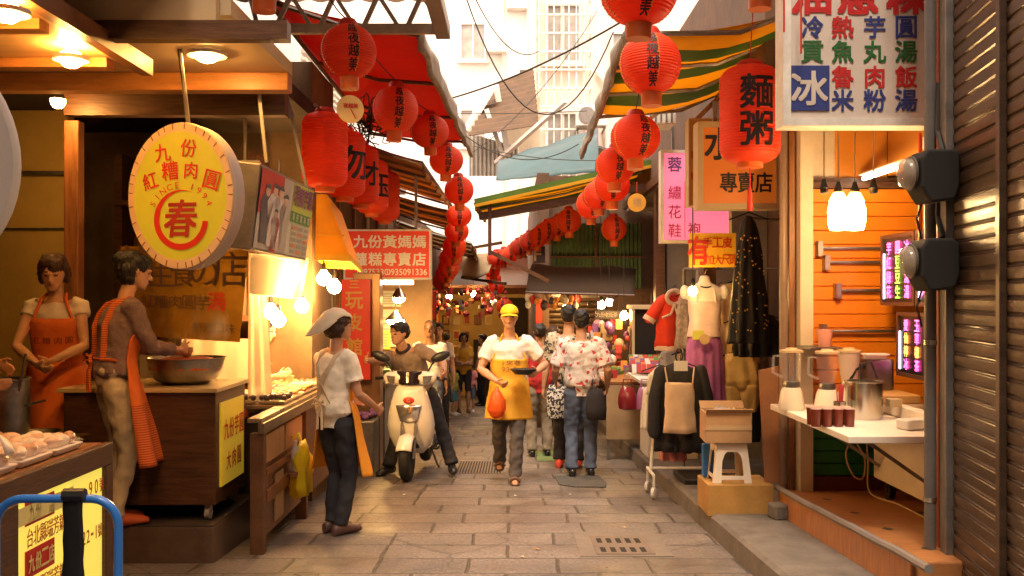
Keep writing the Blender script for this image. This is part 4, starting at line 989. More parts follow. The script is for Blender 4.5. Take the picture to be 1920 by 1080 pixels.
for (px, py, d, w, h, m_, lab) in ((577, 662, 8.6, .26, .20, OR, 'orange plastic tub at the back of the stall'), (602, 668, 9.0, .2, .25, mat('salmon_plastic', (.75, .25, .08), .4), 'salmon box standing behind the capped woman')):
    c = P(px, py + 20, d); mb = MB(); mb.lathe([(w * .42, 0), (w * .5, h * .95), (w * .54, h), (w * .47, h), (w * .4, .02), (.001, .02)], V((c.x, c.y, .562)), 24)
    tag(mb.build('plastic_tub', m_, smooth=True), lab, 'tub')
mb = MB(); c = P(541, 680, 8.1); mb.lathe([(.035, 0), (.045, .11), (.048, .115), (.04, .11), (.03, .01), (.001, .01)], V((c.x, c.y, .562)), 18); tag(mb.build('paper_cup', CREAM, smooth=True), 'pale paper cup on the stall by the orange tub', 'cup')
mb = MB(); c = P(565, 690, 8.0); mb.lathe([(.001, 0), (.07, 0), (.1, .05), (.09, .05), (.06, .01), (.001, .01)], V((c.x, c.y, .562)), 24); tag(mb.build('bowl', WOOD_M, smooth=True), 'small brown bowl on the stall behind the capped woman', 'bowl')
# bottle and yellow bag on the stall side
mb = MB(); c = V((-1.575, 6.98, .08)); mb.lathe([(.001, 0), (.03, 0), (.032, .02), (.032, .14), (.012, .19), (.012, .22), (.001, .22)], c, 18)
tag(mb.build('bottle', mat('milky_bottle', (.62, .52, .40), .3), smooth=True), 'milky plastic bottle clipped to the front of the wooden stall', 'bottle')
mb = MB(); mb.bb(-1.60, -1.55, 6.9, 7.06, .05, .075); tag(mb.build('bottle_ledge', WOOD_M), 'small wooden ledge carrying the bottle', 'ledge')
YB = mat('yellow_plastic_bag', (.88, .68, .02), .35, transl=.4, bump=.5, bs=16)
mb = MB(); c = V((-1.545, 7.05, -.12))
prof = [(.03, .42), (.05, .36), (.085, .28), (.08, .2), (.1, .1), (.095, .03), (.05, -.01)]
mb.lathe([(r_ * 1.0, z) for r_, z in reversed(prof)], c, 30, None, .75, 1.35); mb.noise(.05, 9, 2, .03, 25)
mb.tube([c + V((0, 0, .38)), c + V((-.03, .04, .45)), c + V((-.07, .0, .43))], .014, 6)
tag(mb.build('plastic_bag', YB, smooth=True, ang=180), 'crumpled yellow plastic bag hanging on the stall side', 'bag')

# bulbs, shades and signs over the stall
WB = mat('lit_warm_bulb', (1, .9, .7), .4, emit=(1, .57, .18), es=105)
def hung_bulb(c, top, label, group, r=.045, shade=None, bulbm=None):
    c = V(c); t = thing('hanging_bulb', label, 'bulb', c - V((0, 0, r)), 0, group)
    mb = MB(); mb.tube([c + V((0, 0, r + .07)), V((c.x, c.y, top))], .005, 5); mb.build('cord', CABLE, t)
    mb = MB(); mb.lathe([(.018, 0), (.021, .02), (.017, .06), (.01, .075)], c + V((0, 0, r * .9)), 12); mb.build('socket', BLACK_P, t, smooth=True)
    mb = MB(); mb.lathe([(.002, -r), (r * .6, -r * .8), (r * .98, -r * .2), (r * .95, r * .25), (r * .5, r * .85), (r * .36, r * 1.1)], c, 14); mb.build('bulb', bulbm or WB, t, smooth=True)
    if shade:
        mb = MB(); mb.lathe([(.02, .12), (.05, .10), (shade, 0), (shade * .98, 0), (.045, .095), (.015, .115)], c + V((0, 0, r * .5)), 24); mb.build('lamp_shade', mat('cream_shade', (.75, .62, .42), .4, transl=.4), t, smooth=True)
GB = 'bare bulbs over the food stall'
for px, py, d, lab in ((483, 532, 7.2, 'brightest bare bulb beside the translucent curtain'), (508, 585, 7.6, 'low bare bulb above the snack trays'), (522, 522, 7.35, 'bulb shining inside the white hood'), (522, 600, 7.9, 'lowest bare bulb nearest the trays'), (566, 574, 8.2, 'single bulb hanging right of the white lamp hood'), (607, 522, 8.0, 'bulb right under the yellow hood'), (627, 538, 8.4, 'outermost bulb under the yellow hood')):
    hung_bulb(P(px, py, d), 2.3, lab, GB, .062)
# white translucent hood
WH = mat('white_hood_plastic', (.82, .72, .56), .4, transl=.5)
t = thing('lamp_hood', 'white translucent plastic hood glowing under the slanted menu box', 'lamp hood', P(518, 560, 7.0))
mb = MB(); mb.hexa([P(466, 552, 6.6), P(556, 562, 7.6), P(566, 560, 7.9), P(480, 548, 7.1), P(468, 478, 6.6), P(575, 486, 7.6), P(580, 482, 7.9), P(482, 476, 7.1)]); mb.build('shell', WH, t, bevel=.02)
mb = MB(); mb.tube([P(520, 480, 7.1), P(525, 300, 7.1)], .01, 6); mb.build('hanger', GREY_M, t)
# slanted menu light box facing the lane
a, b, d_ = P(490, 307, 5.7), P(590, 356, 6.9), P(471, 468, 5.7)
c_ = b + (d_ - a) * 1.0
t = thing('menu_box', 'slanted menu box with a group photo and green price list facing the lane', 'menu board', (a + c_) / 2 - V((0, 0, .3)))
nb = (d_ - a).cross(b - a).normalized()
if nb.x < 0: nb = -nb
mb = MB(); mb.plate([d_ - nb * .004, c_ - nb * .004, b - nb * .004, a - nb * .004], .16); mb.build('box', GREY_M, t, bevel=.006)
def mpt(u, v, l=.002): return d_.lerp(c_, u).lerp(a.lerp(b, u), v) + nb * l
def mq(mbb, u0, u1, v0, v1, l): mbb.quad(mpt(u0, v0, l), mpt(u1, v0, l), mpt(u1, v1, l), mpt(u0, v1, l))
LB = [mat('poster_red', (.55, .04, .03), .5), mat('poster_grey', (.50, .46, .42), .5), mat('menu_white', (.62, .62, .52), .45), mat('menu_lime', (.52, .62, .12), .45), mat('menu_green', (.10, .34, .06), .45), mat('poster_skin', (.66, .45, .33), .5), mat('poster_white', (.75, .70, .66), .5), mat('menu_purple', (.28, .06, .22), .5), mat('poster_navy', (.07, .07, .11), .5), mat('menu_orange_text', (.62, .25, .12), .5), mat('menu_grey_text', (.36, .36, .32), .5)]
mb = MB(); mb.mi(1); mq(mb, .02, .55, .03, .97, .001); mb.mi(0); mq(mb, .02, .22, .45, .97, .004); mq(mb, .22, .40, .62, .97, .004); mb.mi(2); mq(mb, .55, .98, .03, .97, .001)
mb.mi(3); mq(mb, .58, .98, .60, .97, .004); mb.mi(4); mq(mb, .56, .97, .46, .60, .005); mb.build('panel', LB, t)
mb = MB(); nb_up = (a - d_).normalized(); nb_r = (c_ - d_).normalized()
rnd = random.Random(8)
def fig(u, v, s, cm):      # a printed figure: body blob, arms and head
    pts = [(-.05, 0), (.05, 0), (.055, .18), (.085, .34), (.05, .40), (.02, .42), (-.02, .42), (-.05, .40), (-.085, .34), (-.055, .18)]
    mb.mi(cm); mb.add([mpt(u + x * s, v + y * s * 1.2, .006) for x, y in pts], [tuple(range(len(pts)))])
    mb.mi(5); mb.add([mpt(u + .03 * s * math.cos(q), v + s * .52 + .055 * s * math.sin(q), .007) for q in [2 * math.pi * i / 10 for i in range(10)]], [tuple(range(10))])
    mb.mi(8); mb.add([mpt(u + .034 * s * math.cos(q), v + s * .55 + .045 * s * math.sin(q), .0075) for q in [math.pi * i / 8 for i in range(9)]], [tuple(range(9))])
for u, v, s, cm in ((.14, .10, 1.2, 8), (.26, .08, 1.3, 6), (.36, .05, 1.35, 6), (.46, .06, 1.2, 1), (.31, .02, .9, 0)): fig(u, v, s, cm)
for i in range(5):
    for j in range(3):
        u = .62 + j * .12; v = .06 + i * .078
        mb.mi([10, 9, 10][(i + j) % 3]); mq(mb, u, u + .09, v, v + .045, .006)
mb.build('poster_print', LB, t)
mb = MB()
for i, ch in enumerate('現煮芋圓'):
    mb.text(ch, .13, mpt(.635 + i * .092, .81, .008), nb_r, nb_up, .03, .8)
mb.build('lettering', LB[7], t)
mb = MB()
for i, ch in enumerate('草仔粿麻糬'): mb.text(ch, .05, mpt(.61 + i * .075, .53, .008), nb_r, nb_up, .02, .9)
mb.build('lettering', LB[6], t)
mb = MB(); mb.bar(P(500, 305, 6.0), V((-1.6, 6.0, 2.8)), .02, .02); mb.bar(P(575, 350, 6.8), V((-1.6, 6.8, 2.8)), .02, .02); mb.build('hanger', GREY_M, t)
# side light box behind it
mb = MB(); mb.hexa([P(432, 470, 6.6), P(470, 465, 6.6), P(474, 465, 6.9), P(438, 468, 6.9), P(430, 300, 6.6), P(488, 300, 6.6), P(490, 304, 6.9), P(440, 304, 6.9)])
t = thing('light_box', 'pale box sign with a white strip beside the drum sign', 'sign', P(455, 470, 6.7)); mb.build('box', mat('pale_box', (.55, .48, .38), .5), t, bevel=.01)
mb = MB()
for (x0, x1, y0, y1, m_) in ((436, 482, 306, 335, 2), (438, 476, 352, 380, 0), (440, 470, 385, 420, 4), (440, 468, 425, 460, 6)): mb.mi(m_); mb.quad(P(x0, y1, 6.59), P(x1, y1, 6.59), P(x1, y0, 6.59), P(x0, y0, 6.59))
mb.build('panel', LB, t)
mb = MB(); mb.bar(P(460, 302, 6.75), P(460, 250, 6.75) , .02, .02); mb.bar(P(460, 250, 6.75), V((P(460, 250, 6.75).x, 6.75, 2.78)), .02, .02); mb.build('hanger', GREY_M, t)
# yellow hood
YH = mat('yellow_hood', (.72, .40, .02), .45, transl=.25, var=.12, vs=4)
t = thing('lamp_hood', 'tapered yellow plastic hood above two bare bulbs', 'lamp hood', P(632, 505, 8.0))
b0, b1, b2, b3 = P(592, 482, 7.7), P(655, 484, 7.7), P(676, 505, 8.6), P(612, 503, 8.6)
t0, t1, t2, t3 = P(594, 365, 7.7), P(612, 365, 7.7), P(640, 400, 8.6), P(606, 392, 8.6)
mb = MB(); mb.add([b0, b1, b2, b3, t0, t1, t2, t3], [(0, 1, 5, 4), (1, 2, 6, 5), (2, 3, 7, 6), (3, 0, 4, 7), (4, 5, 6, 7)]); mb.build('shell', YH, t, solid=.012)
mb = MB(); mb.bar(b0, b1, .02, .05); mb.bar(b1, b2, .02, .05); mb.bar(P(594, 440, 7.69), P(646, 442, 7.69), .006, .012); mb.build('rim', YELLOW, t)
mb = MB(); mb.tube([P(603, 366, 7.9), P(603, 250, 7.9)], .01, 6); mb.build('hanger', GREY_M, t)
# hanging side boards and clutter behind
mb = MB(); mb.bb(-2.45, -2.41, 7.0, 9.3, .56, 2.5); mb.bb(-2.4, -1.75, 9.36, 9.4, .2, 2.5)
tag(mb.build('stall_back_board', mat('warm_board', (.13, .06, .026), .6, var=.35, vs=4, bump=.15, stretch=(1, 1, 6))), 'warm brown board wall behind the snack trays', 'board')
for i in range(7):
    x = -2.36 + i * .1
    mb = MB(); mb.tube([(x, 9.33, 1.5), (x, 9.33, .95)], .018, 8); mb.ball((x, 9.33, .93), (.03, .02, .05), 8, 6)
    tag(mb.build('utensil', (STEEL_D, WOOD_M)[i % 2], smooth=True), 'kitchen utensil hanging on the board behind the stall', 'utensil', 'utensils hanging behind the stall')
# red shop sign
def board(name, label, q, d0, face, frame, th=.06, fw=.03, cat='sign'):
    """q = px rectangle x0,y0,x1,y1 facing the camera at depth d0"""
    x0, y0, x1, y1 = q; a = P(x0, y1, d0); b = P(x1, y0, d0)
    t = thing(name, label, cat, ((a.x + b.x) / 2, d0, a.z))
    mb = MB(); mb.bb(a.x + fw, b.x - fw, d0 + .004, d0 + th, a.z + fw, b.z - fw); mb.build('panel', face, t)
    if frame:
        mb = MB(); mb.bb(a.x, a.x + fw, d0 - .006, d0 + th, a.z, b.z); mb.bb(b.x - fw, b.x, d0 - .006, d0 + th, a.z, b.z); mb.bb(a.x + fw, b.x - fw, d0 - .006, d0 + th, a.z, a.z + fw); mb.bb(a.x + fw, b.x - fw, d0 - .006, d0 + th, b.z - fw, b.z); mb.build('frame', frame, t)
    return t
def lett(t, d0, items, m, lift=.001, name='lettering'):
    mb = MB()
    for s, px, py, hp, bold, sx in items: mb.text(s, hp / F * d0, P(px, py, d0), bold=bold, sx=sx, lift=lift)
    return mb.build(name, m, t)
RSIGN = mat('red_sign_face', (.66, .035, .015), .45, emit=(.8, .05, .02), es=.06, var=.1, vs=5, dirt=.2)
t = board('shop_sign', 'red sign with white lettering and two phone numbers over the scooter', (644, 430, 808, 524), 10.6, RSIGN, WHITE_M, .12, .02)
lett(t, 10.6, [(ch, 676 + 27.5 * i, 453, 23, .04, 1.1) for i, ch in enumerate('九份黃媽媽')] + [(ch, 676 + 27.5 * i, 486, 24, .04, 1.0) for i, ch in enumerate('蘿糕專賣店')] + [('24975330', 697, 510, 11.5, .03, .95), ('0935091336', 763, 510, 11.5, .03, .93)], WHITE)
mb = MB(); mb.bar(P(690, 432, 10.66), P(690, 330, 10.66), .03, .03); mb.bar(P(780, 432, 10.66), P(780, 330, 10.66), .03, .03); mb.build('hanger', GREY_M, t)
t = board('vertical_sign', 'tall red vertical sign with gold characters beside the capped woman', (640, 524, 693, 712), 10.3, RSIGN, None, .06, 0)
lett(t, 10.3, [('三', 664, 533, 14, .03, 1.1), ('玩', 664, 563, 31, .03, .95), ('皮', 664, 604, 31, .03, .95), ('館', 664, 650, 31, .03, .95)], mat('gold_lettering', (.66, .42, .10), .5))
t = thing('pillar', 'brown steel clad pillar next to the red vertical sign', 'pillar', (P(702, 0, 9.8).x, 9.75, gz(9.75)))
mb = MB(); xp = P(694, 0, 9.7).x; mb.bb(xp - .30, xp - .005, 10.46, 10.72, gz(10.7), 1.60); mb.build('shaft', mat('brown_steel', (.30, .17, .09), .35, metal=.5, var=.2, vs=4), t, bevel=.008)
# further stalls with lamps along the left
t = thing('far_stall', 'stall of wrapped goods under a wide lamp behind the scooter rider', 'stall', (-1.7, 11.5, gz(11.5)))
mb = MB(); mb.bb(-2.25, -1.42, 10.9, 13.2, .32, .36); mb.build('tabletop', STEEL_D, t)
mb = MB(); mb.bb(-2.2, -1.45, 10.95, 13.1, gz(11), .318); mb.build('base', WALLG, t)
mb = MB(); mb.bb(-2.3, -1.1, 13.2, 13.26, gz(13), 2.2); mb.build('back_panel', mat('tan_panel', (.38, .24, .12), .6, var=.25, vs=3), t)
for k, (px0, py0, px1, py1, m_, lab) in enumerate(((708, 545, 752, 575, 'menu_white', 'pale notice high on the panel behind the rider'), (712, 580, 748, 650, 'menu_white', 'pale text notice on the panel behind the rider'), (710, 620, 732, 655, 'menu_lime', 'lime notice on the panel beside the pale one'))):
    a, b = P(px0, py1, 13.16 - k * .01), P(px1, py0, 13.16 - k * .01)
    nt_ = thing('notice', lab, 'notice', ((a.x + b.x) / 2, a.y, a.z)); mb = MB(); mb.bb(a.x, b.x, a.y - .004, a.y, a.z, b.z); mb.build('paper', MATS[m_], nt_)
    mb = MB()
    for i in range(5):
        z = a.z + (b.z - a.z) * (.15 + .15 * i); mb.bb(a.x + .02, b.x - .03 - .02 * (i % 2), a.y - .008, a.y - .005, z, z + .02)
    mb.build('print', MATS['menu_grey_text'], nt_)
for px, py, r_ in ((742, 600, .14), (748, 558, .10)):
    c = P(px, py, 12.2); l_ = thing('hanging_lamp', ['wide glowing lamp over the goods behind the rider', 'smaller glowing lamp high above the far stall'][r_ < .12], 'lamp', c)
    mb = MB(); mb.lathe([(.02, .12), (.04, .1), (r_, 0), (r_ * .97, 0), (.02, .1)], c, 24); mb.tube([c + V((0, 0, .1)), V((c.x, c.y, 2.6))], .006, 5); mb.build('lamp_shade', STEEL, l_, smooth=True)
    mb = MB(); mb.ball(c + V((0, 0, -.01)), (r_ * .8, r_ * .8, .06), 14, 7); mb.build('bulb', WB, l_, smooth=True)
tl_ = thing('tube_lamp', 'lit white fluorescent tube under the red phone number sign', 'lamp', P(740, 530, 10.8))
mb = MB(); mb.tube([P(705, 530, 10.8), P(775, 530, 10.8)], .022, 10); mb.build('tube', TUBE_L, tl_, smooth=True); mb = MB(); mb.bb(P(703, 0, 10.8).x, P(777, 0, 10.8).x, 10.78, 10.84, P(0, 526, 10.8).z + .005, P(0, 522, 10.8).z + .02); mb.build('batten', WHITE_M, tl_)
rnd = random.Random(31)
GM = [mat('goods_red', (.5, .05, .04), .5), mat('goods_green', (.12, .25, .05), .5), mat('goods_tan', (.5, .33, .16), .5), mat('goods_white', (.7, .65, .58), .5), mat('goods_orange', (.65, .25, .05), .5), mat('goods_purple', (.25, .1, .25), .5), mat('goods_dark', (.06, .04, .04), .5)]
for i in range(14):
    x = -1.52 - (i % 2) * .25; y = 11.05 + (i // 2) * .30; h = rnd.uniform(.06, .18); mb = MB(); mb.box((x, y, .362 + h / 2), (.16, .2, h), rz=rnd.uniform(-.2, .2))
    tag(mb.build('goods_pack', GM[rnd.randrange(7)], bevel=.012), 'small wrapped pack on the stall behind the rider', 'pack', 'wrapped packs on the far stall')
t = thing('crate', 'dark crate with glossy red and purple packs by the stall foot', 'crate', (-1.36, 10.2, gz(10.2)))
mb = MB(); mb.bb(-1.72, -1.44, 10.0, 10.40, gz(10.2), .05); mb.build('body', GREY_M, t, bevel=.02)
mb = MB()
for i in range(16): mb.ball((-1.69 + rnd.random() * .22, 10.03 + rnd.random() * .33, .07 + rnd.random() * .04), (.04, .05, .03), 8, 6)
mb.build('packs', GM[5], t, smooth=True)
# souvenirs hanging around the lane end
for i in range(40):
    px = rnd.uniform(765, 960); py = rnd.uniform(545, 640); d = rnd.uniform(18.6, 25); 
    if 900 < px and py > 600: continue
    if px > 800 and py > 590: continue
    c = P(px, py, d); k = rnd.randrange(3); mb = MB(); s_ = rnd.uniform(.035, .075)
    if k == 0: mb.ball(c, (s_, s_, s_ * 1.1), 10, 7)
    elif k == 1: mb.lathe([(s_ * .2, s_), (s_, 0), (s_ * .7, -s_), (.01, -s_)], c, 10)
    else: mb.box(c, (s_ * 1.2, .04, s_ * 2.2), rz=rnd.uniform(-.4, .4))
    tag(mb.build('souvenir', GM[[0, 0, 4, 3, 1, 0, 2][rnd.randrange(7)]], smooth=k < 2), 'small hanging souvenir at the far end of the lane', 'souvenir', 'souvenirs hanging at the lane end')
# ================================================================== right: drinks shop
def pz(y): return gz(y) + .32
t = thing('drinks_shop', 'open drinks shop with orange slat wall and tiled step on the right', 'building', (2.9, 6, pz(6)))
TILE = mat('orange_tile', (.42, .17, .06), .35, var=.35, vs=5, stretch=(1, 6, 1), dirt=.35)
mb = MB(); mb.hexa([(1.91, 4.6, pz(4.6) - .3), (4.6, 4.6, pz(4.6) - .3), (4.6, 6.9, pz(6.9) - .3), (1.91, 6.9, pz(6.9) - .3), (1.91, 4.6, pz(4.6)), (4.6, 4.6, pz(4.6)), (4.6, 6.9, pz(6.9)), (1.91, 6.9, pz(6.9))]); mb.build('step', TILE, t, bevel=.012)
mb = MB()
for i in range(4):
    for j in range(4):
        x = 2.12 + j * .42; y = 4.9 + i * .52; s_ = .035
        mb.quad(*[(x + a * s_, y + b * s_ * 1.2, pz(y + b * s_ * 1.2) + .003) for a, b in ((-1, 0), (0, -1), (1, 0), (0, 1))])
mb.build('tile_diamond', mat('dark_tile', (.05, .045, .04), .4), t)
mb = MB(); mb.tube([(1.915 + .012 * noise.noise(V((y, 0, 0))), y, pz(y) + .012 + .008 * noise.noise(V((y * 2, 5, 0)))) for y in [4.4 + .12 * i for i in range(22)]], .022, 8)
tag(mb.build('conduit', mat('grey_conduit', (.20, .17, .16), .5), smooth=True), 'grey wavy conduit lying along the edge of the orange step', 'conduit')
ORS = mat('orange_slatwall', (.72, .205, .010), .4, var=.12, vs=4, dirt=.15); GRS = mat('green_slatwall', (.02, .16, .03), .45, var=.15, vs=3)
def slatwall(mb, x0, x1, y, z0, z1, p=.1):
    n = round((z1 - z0) / p); p = (z1 - z0) / n
    for i in range(n):
        a = z0 + i * p; mb.hexa([(x0, y - .018, a + .005), (x1, y - .018, a + .005), (x1, y, a), (x0, y, a), (x0, y - .018, a + p - .005), (x1, y - .018, a + p - .005), (x1, y, a + p), (x0, y, a + p)])
mb = MB(); slatwall(mb, 2.14, 4.2, 6.9, .42, 2.12); mb.build('slat_wall', ORS, t)
mb = MB(); slatwall(mb, 2.14, 4.2, 6.9, .06, .419); mb.build('green_slat_wall', GRS, t)
mb = MB(); mb.bb(2.14, 4.2, 6.86, 6.91, -.06, .058); mb.build('skirting', mat('red_brown_skirting', (.12, .025, .012), .5), t)
mb = MB(); mb.bb(2.12, 4.2, 6.86, 6.93, 2.122, 2.165); mb.build('top_rail', WOOD_D, t)
mb = MB(); mb.bb(2.14, 4.2, 6.902, 6.96, -.3, 2.2); mb.bb(4.2, 4.3, 4.6, 6.96, -.3, 3); mb.build('back_wall', WOOD_D, t)
mb = MB(); mb.bb(2.05, 2.14, 6.82, 6.97, -.1, 2.8); mb.bb(2.14, 2.34, 6.963, 7.0, 2.1, 2.8); mb.build('jamb', BEIGE, t)
mb = MB(); mb.bb(2.34, 2.72, 6.961, 7.0, 2.1, 2.8); mb.bb(2.72, 2.80, 4.9, 6.95, 2.22, 2.85); mb.build('bulkhead', mat('orange_wall', (.62, .24, .03), .55, var=.1, vs=3), t)
mb = MB()
for y, z in ((6.0, 2.42), (6.3, 2.36), (5.6, 2.45), (5.3, 2.38)): mb.bb(2.715, 2.719, y - .05, y + .05, z - .04, z + .04)
mb.build('notice', WHITE, t)
mb = MB(); mb.bb(2.5, 4.3, 5.7, 7.0, 2.86, 3.0); mb.build('ceiling', WOOD_D, t)
tt = thing('tube_lamp', 'slanting lit fluorescent tube under the orange bulkhead', 'lamp', (2.50, 6.5, 2.17))
mb = MB(); mb.tube([(2.50, 6.82, 2.185), (2.50, 6.25, 2.185)], .016, 10); mb.build('tube', TUBE_L, tt, smooth=True); mb = MB(); mb.bb(2.47, 2.53, 6.08, 6.85, 2.208, 2.218); mb.build('batten', WHITE_M, tt)
for i, (z, x0) in enumerate(((1.69, 2.17), (1.59, 2.22), (1.39, 2.3), (1.10, 2.2))):
    mb = MB(); mb.tube([(x0 + .03, 6.84, z), (x0 + 1.0, 6.84, z)], .012, 8); mb.bb(x0, x0 + .035, 6.80, 6.88, z - .055, z + .05)
    tag(mb.build('display_rail', STEEL_D, smooth=True), ['topmost grey rail on the orange slat wall', 'grey rail second from the top on the orange slat wall', 'grey rail in the middle of the orange slat wall', 'lowest grey rail on the orange slat wall behind the blenders'][i], 'rail')
t = thing('post_group', 'brown post beside the cream jamb between clothes and drinks shops', 'post', (2.0, 6.98, gz(7) + .15))
mb = MB(); mb.tube([(1.965, 6.95, gz(7) + .12), (1.965, 6.95, 3.0)], .03, 12); mb.build('pipe', mat('brown_pipe', (.22, .14, .10), .4, var=.2, vs=4), t, smooth=True); t.name = 'door_post'
mb = MB(); mb.bb(2.0, 2.046, 6.93, 7.05, gz(7) + .12, 3.0); mb.build('shaft', WOOD_M, t, bevel=.005)
mb = MB(); mb.bar((1.96, 6.9, gz(7) + .32), (1.9, 6.72, gz(7) + .2), .02, .02); mb.build('prop', WHITE_M, t)
# near pipes
t = thing('standpipe', 'dark grey vertical pipe at the near corner of the drinks shop', 'pipe', (2.135, 4.9, pz(4.9)))
mb = MB(); mb.tube([(2.135, 4.9, pz(4.9)), (2.135, 4.9, 3.4)], .03, 14); mb.build('pipe', mat('grey_pipe', (.13, .115, .11), .4, var=.2, vs=5), t, smooth=True)
mb = MB(); mb.tube([(2.135, 4.9, .30), (2.135, 4.9, .325)], .034, 14); mb.tube([(2.135, 4.9, 1.1), (2.135, 4.9, 1.125)], .034, 14); mb.build('clamp', STEEL, t, smooth=True)
mb = MB(); mb.tube([(2.21, 4.93, pz(4.9)), (2.21, 4.93, 3.4)], .027, 12); tag(mb.build('standpipe', mat('rust_pipe', (.30, .06, .02), .5, var=.25, vs=5, dirt=.3), smooth=True), 'rust red vertical pipe between the grey pipe and the shutter', 'pipe')
# meter boxes
for i, (zc, lab) in enumerate(((1.93, 'upper grey meter box with a clear dome, near corner of the drinks shop'), (1.50, 'lower grey meter box with a clear dome, near corner of the drinks shop'))):
    t = thing('meter_box', lab, 'meter', (2.1, 4.72, zc - .15), 0, 'electric meters on the drinks shop corner')
    mb = MB(); o = [(-.06, -.15), (.09, -.13), (.12, -.05), (.12, .12), (.08, .15), (-.08, .15), (-.12, .10), (-.12, -.06)]
    mb.rings([[V((2.065 + x * .78 * (1 if y < 4.7 else 1.05), y, zc + z * .86)) for x, z in o] for y in (4.62, 4.80)]); mb.build('housing', mat('meter_grey', (.016, .013, .012), .8, var=.2, vs=6), t, bevel=.012)
    mb = MB(); mb.lathe([(.075, 0), (.075, .03), (.062, .05), (.035, .06), (.001, .06)], (1.962, 4.71, zc + .02), 24, Matrix.Rotation(R(-90), 3, 'Y')); mb.build('glass_dome', mat('meter_glass', (.5, .42, .34), .08, alpha=.45, coat=.5), t, smooth=True)
    mb = MB(); mb.lathe([(.001, 0), (.085, 0), (.085, .01), (.001, .01)], (1.960, 4.71, zc + .02), 24, Matrix.Rotation(R(-90), 3, 'Y')); mb.build('dial', mat('meter_dial', (.10, .085, .07), .5), t)
    mb = MB(); mb.tube([(2.13, 4.75, zc + .14), (2.15, 4.85, zc + .25), (2.16, 4.86, zc + .5)], .012, 6); mb.tube([(2.02, 4.74, zc - .13), (1.99, 4.72, zc - .2), (2.03, 4.76, zc - .3)], .006, 5); mb.build('cable', CABLE, t, smooth=True)
# bulbs
GB2 = 'bulbs hanging at the drinks shop'
BIGB = mat('lit_big_bulb', (1, .9, .7), .4, emit=(1, .64, .26), es=60)
for px, py, lit, lab in ((1572, 398, 1, 'left lit bulb of the bright pair at the drinks shop'), (1603, 392, 1, 'right lit bulb of the bright pair at the drinks shop'), (1545, 345, 0, 'empty bulb socket left of the lit pair'), (1638, 350, 0, 'empty bulb socket right of the lit pair')):
    c = P(px, py, 5.9); t = thing('hanging_bulb', lab, 'bulb', c, 0, GB2)
    mb = MB(); mb.tube([V((c.x, c.y, 2.86)), P(px, 345 if lit else 340, 5.9)], .005, 5); mb.build('cord', CREAM, t)
    mb = MB(); s0 = P(px, 350 if lit else 345, 5.9); mb.lathe([(.012, -.06), (.024, -.055), (.026, -.03), (.03, -.025), (.02, .0), (.012, .03)], s0, 12); mb.build('socket', BLACK_P, t, smooth=True)
    if lit:
        mb = MB(); mb.lathe([(.055, -.06), (.056, 0), (.03, .05), (.012, .06), (.001, .06)], P(px, 376, 5.9), 18); mb.build('neck', mat('bulb_neck', (.75, .55, .32), .4, transl=.4), t, smooth=True)
        mb = MB(); mb.lathe([(.001, -.10), (.05, -.095), (.062, -.05), (.062, .04), (.05, .06), (.001, .06)], P(px, 402, 5.9), 14); mb.build('bulb', BIGB, t, smooth=True)
# LED boards
LEDF = mat('led_frame', (.08, .03, .02), .4); LEDP = mat('led_black', (.01, .01, .012), .3)
LEDM = mat('led_pink', (.8, .1, .5), .5, emit=(1, .10, .45), es=2.2); LEDG = mat('led_green', (.3, .7, .1), .5, emit=(.45, .9, .08), es=1.2); LEDO = mat('led_orange', (.9, .4, .1), .5, emit=(1, .35, .08), es=1.6); LEDW = mat('led_white', (.9, .9, 1), .5, emit=(.85, .75, 1), es=1.5)
def led(name, label, y0, y1, z0, z1, x, rows):
    t = thing(name, label, 'led sign', (x, (y0 + y1) / 2, z0))
    mb = MB(); mb.bb(x + .004, x + .06, y0, y1, z0, z1); mb.build('panel', LEDP, t)
    mb = MB(); f = .025
    mb.bb(x - .01, x + .065, y0 - f, y1 + f, z1, z1 + f); mb.bb(x - .01, x + .065, y0 - f, y1 + f, z0 - f, z0); mb.bb(x - .01, x + .065, y0 - f, y0, z0, z1); mb.bb(x - .01, x + .065, y1, y1 + f, z0, z1); mb.build('frame', LEDF, t)
    nr = len(rows); h = (z1 - z0) / (nr + .4)
    for k, mm in enumerate((LEDM, LEDG, LEDO)):
        mb = MB()
        for r_, row in enumerate(rows):
            nc = len(row); w = (y1 - y0) / (nc + .4)
            for c_, (ch, kk) in enumerate(row):
                if kk == k: mb.text(ch, h * .86, (x, y1 - w * (c_ + .7), z1 - h * (r_ + .7)), (0, -1, 0), (0, 0, 1), .015, .9, .002)
        if mb.v: mb.build('lettering', mm, t)
    mb = MB(); mb.bb(x - .004, x + .003, y1 - .02, y1 - .008, z0 + .02, z1 - .1); mb.build('edge_light', LEDW, t)
led('led_sign', 'upper led menu board with pink and green characters behind the meter boxes', 6.12, 6.62, 1.31, 1.74, 2.56, [[('芋', 0), ('圓', 0), ('冰', 0)], [('紅', 0), ('豆', 1), ('湯', 0)], [('綠', 0), ('豆', 1), ('湯', 0)], [('花', 0), ('生', 1), ('湯', 0)]])
led('led_sign', 'narrow led board right of the upper pink menu board', 5.72, 6.05, 1.31, 1.74, 2.56, [[('冰', 0), ('品', 0)], [('熱', 0), ('飲', 0)], [('果', 0), ('汁', 0)]])
led('led_sign', 'lower led menu board with pink and orange characters by the pipe', 5.95, 6.35, .85, 1.22, 2.56, [[('愛', 0), ('玉', 0)], [('仙', 2), ('草', 0)], [('檸', 2), ('檬', 2)], [('冰', 0), ('茶', 0)]])
